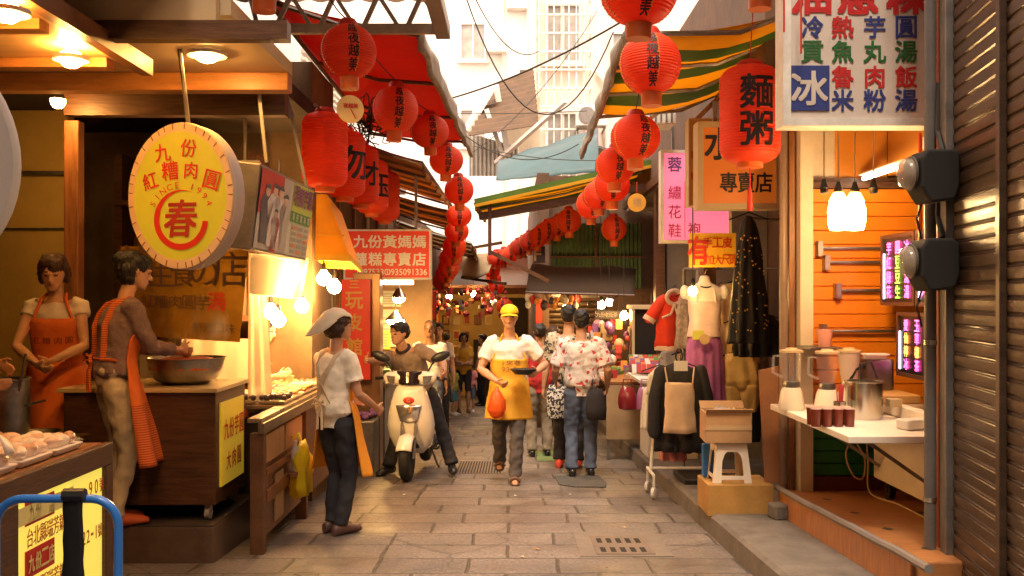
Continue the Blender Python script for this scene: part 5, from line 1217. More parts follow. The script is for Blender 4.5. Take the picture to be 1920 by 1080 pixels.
# serving counter with fold-out shelf
t = thing('serving_counter', 'white serving counter with a fold out shelf and casters on the orange step', 'counter', (2.75, 6.1, pz(6.1)))
WC = mat('white_counter', (.76, .66, .56), .5, var=.08, vs=4, dirt=.15)
mb = MB(); mb.bb(2.49, 3.2, 5.3, 6.62, .10, .53); mb.build('cabinet', WC, t, bevel=.015)
mb = MB(); mb.bb(1.83, 3.2, 5.22, 6.80, .548, .586); mb.build('shelf', WC, t, bevel=.004)
mb = MB(); mb.bb(2.42, 2.50, 5.3, 6.7, .59, .66); mb.build('ledge', WC, t, bevel=.005)
mb = MB()
for y in (5.5, 6.5): mb.bar((2.487, y, .2), (2.0, y, .54), .02, .02)
mb.build('shelf_bracket', STEEL_D, t)
for (x, y) in ((2.56, 6.5), (2.56, 5.42), (3.1, 6.5)):
    mb = MB(); mb.lathe([(.001, -.02), (.05, -.02), (.05, .02), (.001, .02)], (x, y, pz(y) + .052), 16, Matrix.Rotation(R(90), 3, 'Y')); mb.bar((x, y, pz(y) + .05), (x, y, .1), .05, .03); mb.build('caster', BLACK_P, t, smooth=True)
mb = MB(); pts = [V((2.485, 6.66, .52)), V((2.40, 6.7, .40)), V((2.33, 6.7, .25)), V((2.38, 6.7, .1)), V((2.45, 6.7, .08)), V((2.46, 6.7, .22)), V((2.40, 6.7, .35)), V((2.45, 6.68, .45)), V((2.47, 6.66, .2)), V((2.46, 6.6, -.0)), V((2.5, 6.2, pz(6.2) + .01)), V((2.45, 5.6, pz(5.6) + .01))]
sm = []
for i in range(len(pts) - 1):
    p0, p1, p2, p3 = pts[max(0, i - 1)], pts[i], pts[i + 1], pts[min(len(pts) - 1, i + 2)]
    for k in range(5):
        f = k / 5; sm.append(.5 * ((2 * p1) + (p2 - p0) * f + (2 * p0 - 5 * p1 + 4 * p2 - p3) * f * f + (3 * p1 - p0 - 3 * p2 + p3) * f ** 3))
mb.tube(sm, .006, 5); tag(mb.build('power_cord', CREAM, smooth=True), 'pale power cord looping beside the white counter', 'cord')
# blenders
JAR = mat('blender_jar', (.9, .85, .8), .05, alpha=.11, coat=.8)
ZS = .587
for i, (px, d, lab) in enumerate(((1484, 6.45, 'leftmost blender with a clear jar on the fold out shelf'), (1551, 6.3, 'middle blender with a clear jar on the fold out shelf'), (1592, 6.45, 'right blender, its jar clouded white, behind the steel pot'))):
    x = P(px, 0, d).x; t = thing('blender', lab, 'blender', (x, d, ZS), 0, 'blenders on the fold out shelf')
    c = V((x, d, ZS))
    mb = MB(); mb.lathe([(.001, 0), (.085, 0), (.088, .02), (.07, .12), (.058, .15), (.001, .15)], c, 4 if 0 else 20); mb.build('base', mat('blender_base', (.72, .60, .45), .35), t, smooth=True)
    mb = MB(); mb.lathe([(.048, .152), (.05, .19), (.062, .26), (.075, .385), (.077, .385)], c, 20); mb.build('jar', JAR if i < 2 else mat('cloudy_jar', (.72, .55, .46), .4, alpha=.8), t, smooth=True)
    mb = MB(); mb.lathe([(.001, .385), (.079, .385), (.079, .40), (.04, .405), (.035, .415), (.001, .415)], c, 20); mb.build('lid', CREAM, t, smooth=True)
    if i < 2:
        mb = MB(); s_ = -1 if i == 0 else -1
        mb.tube([c + V((s_ * .06, 0, .36)), c + V((s_ * .12, 0, .36)), c + V((s_ * .125, 0, .25)), c + V((s_ * .062, 0, .22))], .011, 8); mb.build('jar_handle', JAR, t, smooth=True)
    mb = MB(); mb.lathe([(.052, .15), (.055, .17), (.05, .19)], c, 16); mb.build('collar', STEEL_D, t, smooth=True)
x = P(1620, 0, 6.0).x
t = thing('steel_pot', 'shiny straight sided steel pot on the shelf beside the blenders', 'pot', (x, 6.0, ZS))
mb = MB(); mb.lathe([(.001, 0), (.11, 0), (.112, .01), (.112, .225), (.118, .23), (.118, .235), (.104, .235), (.102, .02), (.001, .02)], (x, 6.0, ZS), 36); mb.build('shell', STEEL, t, smooth=True)
mb = MB(); mb.tube([(x + .02, 6.1, ZS + .23), (x + .02, 6.12, ZS + .33), (x + .09, 6.12, ZS + .34), (x + .12, 6.1, ZS + .24)], .007, 6); mb.build('handle', BLACK_P, t, smooth=True)
TEA = mat('dark_tea', (.16, .025, .012), .15, coat=.4)
for i in range(4):
    for j in range(2):
        x = P(1530 + i * 21, 0, 5.62).x; y = 5.62 + j * .08
        t = thing('tea_cup', ['sealed cup of dark red tea in the front row on the shelf', 'sealed cup of dark red tea in the back row on the shelf'][j], 'cup', (x, y, ZS), 0, 'sealed cups of red tea')
        mb = MB(); mb.lathe([(.001, 0), (.027, 0), (.031, .10), (.001, .10)], (x, y, ZS), 16); mb.build('cup', TEA, t, smooth=True)
        mb = MB(); mb.lathe([(.001, .101), (.033, .101), (.033, .108), (.001, .108)], (x, y, ZS), 16); mb.build('lid', mat('cup_film', (.7, .45, .36), .2), t, smooth=True)
mb = MB(); mb.lathe([(.04, 0), (.055, .12), (.052, .12), (.037, .01), (.001, .01)], (P(1548, 0, 6.6).x, 6.62, 1.0), 18)
tag(mb.build('plastic_cup', mat('pink_film', (.75, .35, .28), .3, alpha=.7), smooth=True), 'pinkish plastic cup standing against the orange slat wall above the blenders', 'cup')
mb = MB(); mb.bb(P(1540, 0, 6.6).x - .1, P(1540, 0, 6.6).x + .12, 6.52, 6.89, .985, 1.0); tag(mb.build('cup_shelf', STEEL_D), 'thin shelf on the slat wall carrying the pink cup', 'shelf')
t = thing('sealing_machine', 'small cup sealing machine with a curved lever behind the steel pot', 'machine', (2.45, 6.35, .66))
mb = MB(); mb.bb(2.36, 2.60, 6.1, 6.6, .662, .72); mb.build('base', mat('machine_wood', (.55, .30, .10), .4), t, bevel=.01)
mb = MB(); mb.bb(2.36, 2.55, 6.4, 6.58, .722, .93); mb.build('head', STEEL_D, t, bevel=.015)
mb = MB(); mb.tube([(2.36, 6.42, .88), (2.29, 6.4, .86), (2.25, 6.4, .78), (2.27, 6.4, .72)], .012, 8); mb.build('lever', BLACK_P, t, smooth=True)
mb = MB(); mb.bb(2.32, 2.48, 6.3, 6.40, .96, .97); mb.bb(2.33, 2.47, 6.33, 6.38, .935, .958); mb.build('tray', WHITE, t)
mb = MB(); mb.bb(2.34, 2.42, 5.95, 6.02, .662, .71); tag(mb.build('paper_box', CREAM, bevel=.004), 'small pale box on the counter ledge near the pipe', 'box')
for i, (x, z0, z1) in enumerate(((2.38, 1.5, 2.3), (2.55, 1.62, 1.95), (2.62, 1.65, 1.95))):
    mb = MB(); mb.tube([(x, 5.6, z1), (x, 5.6, z0)], .011, 6); tag(mb.build('red_ribbon', mat('red_ribbon', (.72, .09, .015), .5)), ['long red ribbon hanging before the orange slat wall', 'short red ribbon between the meter boxes', 'short red ribbon nearest the pipe between the meter boxes'][i], 'ribbon')

# ------------------------------------------------------------------ signs on the right
SGF = mat('white_sign_face', (.60, .52, .46), .5, var=.08, vs=3, dirt=.3)
t = board('menu_sign', 'big white menu sign with blue red and green characters and a blue ice square', (1468, -75, 1757, 236), 5.5, SGF, WHITE_M, .16, .045)
BLU = mat('blue_lettering', (.03, .045, .20), .5); GRN = mat('green_lettering', (.02, .12, .03), .5); REDM = mat('menu_red', (.50, .02, .02), .5)
CX = (1523, 1580, 1640, 1699); RY = (51, 97, 144, 188)
cells = {'b': [('冷', 0, 0), ('芋', 2, 0), ('圓', 3, 0), ('米', 1, 3), ('粉', 2, 3), ('湯', 3, 3)], 'r': [('熱', 1, 0), ('魯', 1, 2), ('肉', 2, 2), ('飯', 3, 2)], 'g': [('貢', 0, 1), ('魚', 1, 1), ('丸', 2, 1), ('湯', 3, 1)]}
for k, mm in (('b', BLU), ('r', REDM), ('g', GRN)):
    it = [(ch, CX[c], RY[r_], 40, .035, 1.0) for ch, c, r_ in cells[k]]
    if k == 'r': it += [('油', 1520, -8, 66, .06, 1.15), ('蔥', 1608, -8, 66, .06, 1.15), ('粿', 1702, -8, 66, .06, 1.15)]
    lett(t, 5.5, it, mm)
mb = MB(); a, b = P(1482, 207, 5.5), P(1555, 123, 5.5); mb.bb(a.x, b.x, 5.4965, 5.5036, a.z, b.z); mb.build('blue_square', BLU, t)
lett(t, 5.494, [('冰', 1518, 165, 62, .035, 1.05)], SGF)
mb = MB(); mb.bb(1.75, 1.82, 5.6, 5.68, 2.6, 3.6); mb.bar((2.3, 5.6, 3.3), (2.9, 5.6, 3.3), .05, .05); mb.bar((1.78, 5.64, 3.55), (2.6, 6.5, 3.55), .05, .05); mb.build('bracket', GREY_M, t)
mb = MB(); mb.tube([P(1502, 0, 5.42), P(1502, 100, 5.42)], .006, 6); mb.tube([P(1470, -20, 5.42), P(1470, 60, 5.42)], .006, 6); tag(mb.build('red_tassel', mat('red_cord', (.5, .05, .03), .6)), 'thin red tassel hanging in front of the white menu sign', 'tassel')
t = board('shop_sign', 'orange box sign with dark brushed characters half hidden by the long lantern', (1308, 228, 1466, 392), 7.5, mat('orange_sign_face', (.60, .15, .012), .45, emit=(.8, .2, .02), es=.08, var=.05, vs=3), CREAM, .18, .045)
lett(t, 7.5, [('水', 1350, 268, 62, .03, .9), ('晶', 1425, 268, 62, .03, .9), ('專', 1366, 342, 37, .03, .85), ('賣', 1399, 342, 37, .03, .85), ('店', 1432, 342, 37, .03, .85)], INK)
mb = MB(); mb.bar(P(1440, 230, 7.6), P(1440, 150, 7.6), .03, .03); mb.bar(P(1340, 230, 7.6), P(1340, 190, 7.6), .03, .03); mb.build('bracket', GREY_M, t)
t = board('shop_sign', 'yellow box sign edge just behind the orange sign', (1291, 222, 1400, 386), 8.1, mat('yellow_box_face', (.66, .40, .08), .5), CREAM, .16, .02)
lett(t, 8.1, [('晶', 1300, 290, 14, .02, .8), ('飾', 1300, 330, 14, .02, .8)], REDL)
t = board('shop_sign', 'pink upright sign with purple and red characters', (1239, 281, 1372, 456), 9.2, mat('pink_sign_face', (.85, .20, .34), .45, emit=(1, .25, .42), es=.22), WHITE_M, .14, .03)
lett(t, 9.2, [('蓉', 1265, 308, 27, .02, .95)], mat('purple_lettering', (.16, .07, .32), .5))
lett(t, 9.2, [('繡', 1265, 361, 25, .01, .95), ('花', 1265, 397, 25, .01, .95), ('鞋', 1265, 432, 25, .01, .95), ('旗', 1303, 361, 25, .01, .95), ('袍', 1302, 430, 25, .01, .95)], mat('magenta_lettering', (.50, .03, .12), .5))
mb = MB(); a, b = P(1284, 448, 9.2), P(1285, 340, 9.2); mb.bb(a.x - .002, a.x + .002, 9.196, 9.2036, a.z, b.z); mb.build('divider', MATS['magenta_lettering'], t)
mb = MB(); mb.bar(P(1262, 282, 9.3), P(1262, 230, 9.3), .03, .03); mb.bar(P(1345, 282, 9.3), P(1345, 200, 9.3), .03, .03); mb.build('bracket', GREY_M, t)
t = board('shop_sign', 'small yellow card sign with red characters above the mannequin', (1292, 437, 1380, 501), 8.6, mat('yellow_card', (.82, .46, .03), .5, var=.05, vs=4), None, .015, 0)
lett(t, 8.6, [('有', 1309, 470, 52, .035, .75), ('手', 1327, 455, 20, .01, .9), ('工', 1345, 455, 18, .01, .9), ('皮', 1363, 455, 20, .01, .9), ('加', 1330, 487, 19, .0, .85), ('大', 1346, 487, 19, .0, .85), ('尺', 1361, 487, 19, .0, .85), ('碼', 1374, 487, 19, .0, .6)], REDL)
mb = MB(); mb.tube([P(1300, 437, 8.6), P(1300, 385, 8.4)], .004, 5); mb.tube([P(1370, 437, 8.6), P(1370, 390, 8.4)], .004, 5); mb.build('string', CREAM, t)
# round yellow ornament sign between lanterns
t = thing('plaque', 'round dark plaque with a yellow rim hanging among the lanterns', 'plaque', P(1194, 400, 9.3))
c = P(1194, 380, 9.3); ax = Matrix.Rotation(R(90), 3, 'X')
mb = MB(); mb.lathe([(.072, -.012), (.088, -.012), (.088, .012), (.072, .012)], c, 28, ax); mb.build('rim', GOLD, t, smooth=True)
mb = MB(); mb.lathe([(.001, -.006), (.073, -.006), (.073, .006), (.001, .006)], c, 28, ax); mb.build('disc', mat('dark_purple', (.08, .04, .07), .4), t)
mb = MB(); mb.text('福', .08, c + V((0, -.010, 0)), bold=.02); mb.build('lettering', CREAM, t)
mb = MB(); mb.tube([c + V((0, 0, .085)), c + V((0, 0, .2))], .004, 5); mb.build('cord', MATS['red_cord'], t)
mb = MB(); mb.bb(P(1000, 0, 15).x, P(1022, 0, 15).x, 14.98, 15.02, P(0, 493, 15).z, P(0, 462, 15).z); mb.text('F', .2, P(1010, 477, 14.97), bold=.03); t = mb.build('shop_sign', [mat('navy_board', (.05, .04, .09), .5)]); tag(t, 'small dark board with a pale letter under the right lanterns', 'sign')
mb = MB(); mb.text('F', .2, P(1008, 477, 14.96), bold=.03); mb.build('lettering', CREAM, t)

# ------------------------------------------------------------------ clothes shop
def cloth(c, prof, rip=8, amp=.012, n=48, seed=0, sx=1, twist=0, noise_a=.012, ns=7):
    """gathered hanging cloth: prof = (z, rx, ry) relative to c"""
    mb = MB(); rs = []; c = V(c)
    zt = max(p[0] for p in prof); zb = min(p[0] for p in prof)
    fine = []
    for (a, b) in zip(prof, prof[1:]):
        for k in range(4): fine.append(tuple(a[i] + (b[i] - a[i]) * k / 4 for i in range(3)))
    fine.append(prof[-1])
    for z, rx, ry in fine:
        f = (zt - z) / max(.01, zt - zb)
        rs.append([c + V((math.cos(a) * (rx + amp * f * math.sin(rip * a + seed)), math.sin(a) * (ry + amp * f * math.sin(rip * a + seed)), z)) for a in [2 * math.pi * i / n for i in range(n)]])
    mb.rings(rs); mb.noise(noise_a, ns, seed); return mb
def fab(name, col, **k): return mat(name, col, k.pop('rough', .85), var=k.pop('var', .12), vs=k.pop('vs', 8), bump=k.pop('bump', .25), bs=k.pop('bs', 30), **k)
t = thing('mannequin', 'headless white shop mannequin in a pink top and long lavender trousers', 'mannequin', (1.86, 9.0, gz(9) + .15))
c = V((P(1323, 0, 9.0).x, 9.05, 0)); MW = mat('mannequin_white', (.90, .86, .83), .3)
mb = MB(); zt = P(0, 518, 9.0).z
mb.rings([[c + V((math.cos(a) * rx, math.sin(a) * ry, zt + z)) for a in [2 * math.pi * i / 20 for i in range(20)]] for z, rx, ry in ((-.62, .14, .10), (-.50, .115, .085), (-.40, .12, .09), (-.28, .145, .11), (-.18, .165, .095), (-.13, .185, .08), (-.09, .13, .065), (-.06, .06, .05), (0, .045, .045), (.01, .03, .03))])
mb.ball(c + V((-.185, 0, zt - .15)), (.05, .055, .07), 14, 8); mb.ball(c + V((.185, 0, zt - .15)), (.05, .055, .07), 14, 8)
mb = fuse(mb, .012, 3); mb.build('torso', MW, t, smooth=True, ang=180)
mb = cloth(c, [(zt - .235, .158, .122), (zt - .33, .152, .118), (zt - .42, .142, .108), (zt - .5, .15, .112), (zt - .57, .165, .122)], 5, .006, noise_a=.012); mb.build('top', fab('pink_satin', (.90, .70, .70), rough=.35, coat=.1), t, smooth=True, ang=180)
mb = MB(); mb.tube([c + V((-.09, -.1, zt - .24)), c + V((-.075, -.075, zt - .12)), c + V((-.06, .05, zt - .07))], .008, 6); mb.build('strap', MATS['pink_satin'], t)
mb = MB(); mb.tube([c + V((.09, -.1, zt - .24)), c + V((.075, -.075, zt - .12)), c + V((.06, .05, zt - .07))], .008, 6); mb.build('strap', MATS['pink_satin'], t)
mb = cloth(c, [(zt - .56, .14, .11), (zt - .65, .165, .13), (zt - .9, .18, .13), (zt - 1.3, .19, .13), (zt - 1.62, .19, .12)], 13, .022, 96, noise_a=.01); mb.build('trousers', fab('lavender_cloth', (.47, .15, .47), rough=.7), t, smooth=True, ang=180)
mb = MB(); mb.lathe([(.001, 0), (.15, 0), (.14, .02), (.02, .03), (.015, .4), (.001, .4)], (c.x, 9.0, gz(9) + .152), 24); mb.build('stand', STEEL_D, t, smooth=True)
mb = MB(); mb.tube([c + V((.07 * math.cos(a), .065 * math.sin(a) - .01, zt - .075 - .03 * max(0, -math.sin(a)))) for a in [2 * math.pi * i / 20 for i in range(21)]], .008, 5); mb.build('necklace', INK, t, smooth=True)
mb = MB(); a = P(1298, 628, 8.84); mb.box((a.x + .055, a.y, a.z), (.11, .006, .085), rz=.1); mb.build('price_tag', mat('lime_card', (.62, .66, .14), .5), t)
mb = MB(); mb.lathe([(.001, -.005), (.048, -.005), (.048, .005), (.001, .005)], P(1321, 636, 8.83), 20, ax); mb.build('price_tag', CREAM, t)
mb = MB(); mb.tube([c + V((0, .0, zt)), c + V((.01, 0, zt + .05)), c + V((.03, 0, zt + .06))], .006, 6); mb.build('hook', STEEL, t)
# gold trousers and jackets behind
GOLDF = fab('gold_fabric', (.80, .58, .27), rough=.38, var=.25, vs=5)
def garment(label, px, py, d, prof, m, cat, name, rip=7, amp=.012, parts=None, na=.015, hook=True, group=None):
    c = P(px, py, d); t = thing(name, label, cat, c + V((0, 0, prof[-1][0])), 0, group)
    mb = cloth(c, prof, rip, amp, 56, px * .1, noise_a=na, ns=9); mb.build('cloth', m, t, smooth=True, ang=180)
    if hook:
        mb = MB(); z = prof[0][0]; mb.tube([c + V((-.16, 0, z - .03)), c + V((0, 0, z + .03)), c + V((.16, 0, z - .03))], .007, 6); mb.tube([c + V((0, 0, z + .03)), c + V((0, 0, z + .08)), c + V((.02, 0, z + .10)), c + V((.035, 0, z + .08))], .004, 5); mb.build('hanger', BLACK_P, t, smooth=True)
    return t, c
garment('shiny gold jacket hanging right of the mannequin', 1382, 530, 9.3, [(0, .04, .03), (-.03, .16, .05), (-.15, .19, .07), (-.45, .17, .07), (-.55, .19, .08)], GOLDF, 'jacket', 'jacket', 9, .02, na=.03)
garment('second gold jacket hung below the first', 1388, 600, 9.2, [(0, .05, .03), (-.04, .17, .05), (-.2, .19, .07), (-.42, .18, .08)], GOLDF, 'jacket', 'jacket', 7, .02, na=.035)
t, c = garment('baggy gold trousers gathered at the knee beside lavender trousers', 1385, 662, 9.1, [(0, .14, .06), (-.1, .17, .08), (-.25, .20, .10), (-.33, .17, .08)], GOLDF, 'trousers', 'trousers', 8, .018, na=.03)
for s_ in (-1, 1):
    mb = cloth(c + V((s_ * .09, 0, 0)), [(-.30, .10, .08), (-.42, .11, .08), (-.5, .09, .07), (-.56, .07, .06)], 6, .012, 36, s_); mb.build('trouser_leg', GOLDF, t, smooth=True, ang=180)
garment('dark trousers hanging under the gold ones', 1400, 742, 9.3, [(0, .13, .06), (-.2, .14, .07), (-.45, .12, .06)], fab('dark_cloth', (.03, .04, .035)), 'trousers', 'trousers')
garment('white skirt at the right end of the clothes', 1392, 720, 9.5, [(0, .1, .05), (-.2, .13, .06), (-.42, .15, .07)], fab('white_cloth', (.70, .66, .58)), 'skirt', 'skirt', 9, .02)
BLKD = fab('black_sequin', (.012, .01, .01), rough=.5, var=.3, vs=60)
t, c = garment('long black dress with small gold dots hanging near the yellow card', 1404, 405, 7.9, [(0, .02, .02), (-.05, .06, .04), (-.25, .10, .05), (-.6, .13, .07), (-.95, .16, .08), (-1.05, .165, .085)], BLKD, 'dress', 'dress', 9, .02)
mb = MB(); rnd = random.Random(4)
for i in range(60):
    z = -.15 - rnd.random() * .8; rx = .07 + .09 * min(1, -z); a = -math.pi / 2 + rnd.uniform(-1.3, 1.3); mb.ball(c + V((math.cos(a) * (rx + .012), math.sin(a) * (rx * .55 + .02), z)), .007, 6, 4)
mb.build('sequin', GOLD, t)
garment('black frilled shawl hung behind the black dress', 1424, 590, 8.3, [(0, .12, .05), (-.12, .19, .07), (-.3, .22, .09), (-.36, .2, .08)], BLKD, 'shawl', 'shawl', 11, .03, na=.03)
SRED = fab('santa_red', (.66, .05, .02)); TRIM = fab('cream_fur', (.72, .55, .42), bump=.6, bs=50)
t, c = garment('red child dress with cream fur trim on a hanger', 1262, 552, 9.9, [(0, .05, .03), (-.04, .13, .05), (-.12, .15, .07), (-.34, .17, .09), (-.54, .19, .10)], SRED, 'dress', 'dress', 6, .012)
for s_ in (-1, 1):
    mb = MB(); mb.tube([c + V((s_ * .10, 0, -.06)), c + V((s_ * .17, -.02, -.14)), c + V((s_ * .24, -.02, -.24))], [.06, .065, .06], 14, ball=True); mb.build('sleeve', SRED, t, smooth=True)
    mb = MB(); mb.tube([c + V((s_ * .235, -.02, -.235)), c + V((s_ * .26, -.02, -.275))], .066, 14); mb.build('cuff', TRIM, t, smooth=True)
mb = cloth(c, [(-.53, .195, .106), (-.58, .198, .108)], 6, .004); mb.build('hem', TRIM, t, smooth=True, ang=180)
mb = MB(); mb.tube([c + V((.075 * math.cos(a), -.07 - .0 * a, -.03 + .07 * math.sin(a))) for a in [2 * math.pi * i / 20 for i in range(21)]], .022, 8); mb.tube([c + V((0, -.085, -.1)), c + V((-.04, -.11, -.2)), c + V((-.13, -.1, -.24))], .014, 6); mb.tube([c + V((0, -.085, -.1)), c + V((.03, -.11, -.21))], .014, 6); mb.build('collar', TRIM, t, smooth=True)
for i, (px, py, d, m_, lab, ln) in enumerate(((1298, 605, 10.0, fab('grey_print', (.35, .30, .28), var=.4, vs=30), 'grey printed scarf among the hanging clothes', .5), (1260, 655, 10.1, fab('pale_blue', (.42, .45, .55)), 'pale blue cloth hanging under the red dress', .75), (1288, 660, 9.9, fab('print_white', (.6, .5, .45), var=.4, vs=40), 'white printed top hanging below the scarf', .4), (1281, 700, 9.7, fab('salmon_cloth', (.70, .28, .20)), 'salmon cloth bundle behind the black jacket', .25), (1418, 655, 9.7, fab('print_grey2', (.4, .34, .3), var=.4, vs=30), 'patterned cloth between gold trousers and cardboard', .5))):
    garment(lab, px, py, d, [(0, .09, .03), (-.05, .12, .04), (-ln * .6, .13, .05), (-ln, .14, .055)], m_, 'cloth', 'hanging_cloth', 8, .02)
# rail carrying the clothes
mb = MB(); mb.tube([(1.72, 9.6, 1.62), (2.7, 9.25, 1.62)], .014, 8); mb.tube([(1.72, 9.6, 1.62), (1.72, 9.62, gz(9.6) + .15)], .016, 8); mb.tube([(2.55, 8.3, 2.0), (1.95, 8.0, 2.0)], .012, 8)
tag(mb.build('clothes_rail', STEEL_D, smooth=True), 'steel clothes rail above the hanging clothes', 'rail')
# wheeled garment rack in front
t = thing('garment_rack', 'white wheeled garment rack at the pavement edge with black clothes on it', 'rack', (1.62, 9.1, gz(9.1)))
x0, x1, y = P(1226, 0, 8.7).x, P(1322, 0, 8.7).x, 8.7; zb = gz(8.7) + .22
mb = MB(); mb.tube([(x0 - .03, y, zb), (x0 + .06, y, .68), (x1 - .02, y, .68), (x1, y, zb)], .016, 8); mb.tube([(x0 - .03, y - .2, zb), (x0 - .03, y + .2, zb)], .014, 8); mb.tube([(x1, y - .2, zb), (x1, y + .2, zb)], .014, 8); mb.tube([(x0 - .03, y, zb + .03), (x1, y, zb + .03)], .014, 8); mb.build('tube_frame', WHITE_M, t, smooth=True)
for k, (x, yy, r_) in enumerate(((x0 - .03, y - .2, .05), (x0 - .03, y + .2, .05), (x1, y - .2, .035), (x1, y + .2, .035))):
    zz = (gz(yy) if x < KX else gz(yy) + .15) + r_ + .003
    mb = MB(); mb.lathe([(.001, -.016), (r_ * .7, -.018), (r_, -.012), (r_, .012), (r_ * .7, .018), (.001, .016)], (x, yy, zz), 18, Matrix.Rotation(R(62), 3, 'Z') @ Matrix.Rotation(R(90), 3, 'X')); mb.bar((x, yy, zz), (x, yy, zb), .02, .02); mb.build('caster', MATS['white_painted_metal'], t, smooth=True)
BJ = fab('black_jacket', (.02, .018, .022), bump=.4)
cj = V(((x0 + x1) / 2 + .02, y - .02, .70))
t, c = garment('black frilly jacket on the front rack', 1276, 683, 8.68, [(0, .04, .03), (-.04, .17, .06), (-.15, .22, .09), (-.5, .23, .10), (-.78, .24, .10)], BJ, 'jacket', 'jacket', 9, .02, na=.02)
for s_ in (-1, 1):
    mb = MB(); mb.tube([c + V((s_ * .18, -.01, -.06)), c + V((s_ * .235, -.02, -.3)), c + V((s_ * .245, -.05, -.6))], [.055, .06, .065], 12, ball=True); mb.noise(.012, 14); mb.build('sleeve', BJ, t, smooth=True)
t, c = garment('cream camisole hung over the black jacket', 1274, 705, 8.48, [(-.06, .125, .05), (-.14, .135, .06), (-.3, .13, .06), (-.5, .15, .065)], fab('cream_jersey', (.70, .52, .36), bump=.15), 'camisole', 'camisole', 5, .006, na=.01, hook=False)
mb = MB(); mb.tube([c + V((-.11, -.03, -.06)), c + V((-.13, 0, .08))], .007, 6); mb.build('strap', MATS['cream_jersey'], t)
mb = MB(); mb.tube([c + V((.11, -.03, -.06)), c + V((.13, 0, .08))], .007, 6); mb.build('strap', MATS['cream_jersey'], t)
mb = MB(); mb.box(c + V((.01, -.01, .09)), (.12, .006, .09)); mb.build('label_card', WHITE, t)
mb = MB(); mb.tube([c + V((.03 * math.cos(a), .02, .18 + .06 * math.sin(a))) for a in [2 * math.pi * i / 14 for i in range(15)]], .008, 6); mb.build('hanger', BLACK_P, t)
garment('black lace skirt at the bottom of the front rack', 1276, 800, 8.7, [(0, .2, .09), (-.12, .23, .10), (-.22, .24, .10)], BJ, 'skirt', 'skirt', 14, .03, na=.02, hook=False)
garment('white blouse with a yellow bag on the rack upright', 1236, 690, 8.85, [(0, .04, .03), (-.06, .10, .05), (-.25, .12, .05)], MATS['white_cloth'], 'blouse', 'blouse')
# boxes, stool
CARD = mat('cardboard', (.46, .27, .13), .75, var=.1, vs=5, bump=.08, bs=25, dirt=.2)
def zpav(y): return gz(y) + .15
t = thing('wooden_box', 'low orange plywood box at the bottom of the pile on the kerb', 'box', (1.72, 7.05, zpav(7.05)))
mb = MB(); zz = zpav(6.9); mb.bb(1.41, 1.88, 6.90, 7.30, zz - .02, zz + .205); mb.build('body', mat('orange_ply', (.44, .23, .06), .55, var=.2, vs=5, bump=.08, bs=25, dirt=.25), t, bevel=.004)
t = thing('plastic_stool', 'white plastic stool with arched openings standing on the wooden box', 'stool', (1.66, 7.06, zz + .206)); WST = mat('stool_white', (.78, .68, .56), .4)
ST = zz + .206; cx_, cy_ = 1.60, 7.09; H_ = .28
def sp(s, u, z):   # point on the side s (0..3) of the tapering stool
    w = .135 - .03 * (z / H_); a = R(90) * s; p = V((u * w, -w, 0)); p.rotate(Euler((0, 0, a))); return V((cx_, cy_, ST + z)) + p
for s in range(4):
    mb = MB(); hole = [(-.62, .0), (-.62, .16), (-.5, .205), (-.35, .225), (.35, .225), (.5, .205), (.62, .16), (.62, 0)]
    out = [(-1, 0), (-1, .16), (-1, .22), (-1, H_), (1, H_), (1, .22), (1, .16), (1, 0)]
    n = len(hole); vs = [sp(s, *p) for p in hole] + [sp(s, *p) for p in out]; mb.add(vs, [(i, i + 1, n + i + 1, n + i) for i in range(n - 1)])
    mb.hexa([sp(s, -.62, .03), sp(s, .62, .03), sp(s, .62, .03) * 1, sp(s, -.62, .03), sp(s, -.62, .05), sp(s, .62, .05), sp(s, .62, .05), sp(s, -.62, .05)])
    mb.build('leg_panel', WST, t, solid=.009)
mb = MB(); mb.box((cx_, cy_, ST + H_ + .008), (.225, .225, .016)); mb.build('seat', WST, t, bevel=.006)
mb = MB(); mb.bb(1.43, 1.53, 7.19, 7.25, ST, ST + .25); tag(mb.build('blue_crate', BLUEP, bevel=.01), 'blue plastic piece seen behind and through the white stool', 'plastic piece')
t = thing('cardboard_box', 'open cardboard box with rounded edges on top of the white stool', 'box', (cx_, cy_, ST + H_ + .02)); z0 = ST + H_ + .018
mb = MB(); b0 = [V((1.40, 6.94, z0)), V((1.73, 6.94, z0)), V((1.75, 7.24, z0)), V((1.42, 7.24, z0))]; b1 = [p + V((0, 0, .215)) for p in b0]
for i in range(4): mb.quad(b0[i], b0[(i + 1) % 4], b1[(i + 1) % 4], b1[i])
mb.quad(*reversed(b0)); mb.build('body', CARD, t, solid=.008)
mb = MB(); mb.quad(b1[0] , b1[1], b1[1] + V((0, -.04, .03)), b1[0] + V((0, -.04, .03))); mb.quad(b1[2], b1[3], b1[3] + V((0, .05, .05)), b1[2] + V((0, .05, .05))); mb.build('flap', CARD, t, solid=.006)
mb = MB(); mb.grid(lambda u, v: V((1.43 + .3 * u, 6.96 + .26 * v, z0 + .17 + .05 * math.sin(u * 3.1) + .04 * noise.noise(V((u * 6, v * 6, 2))))), 12, 10); mb.build('contents', MATS['grey_print'], t, smooth=True)
mb = MB(); c = V((1.92, 6.98, zpav(7))); mb.hexa([(1.84, 7.0, zz + .21), (1.96, 6.93, zz + .21), (1.965, 6.945, zz + .21), (1.845, 7.015, zz + .21), (1.80, 7.02, zz + 1.02), (1.95, 6.97, zz + 1.06), (1.955, 6.985, zz + 1.06), (1.805, 7.035, zz + 1.02)])
tag(mb.build('cardboard_sheet', mat('brown_card_sheet', (.26, .11, .045), .75, var=.2, vs=5, dirt=.3), bevel=.003), 'tall flattened brown cardboard leaning by the door post', 'cardboard')
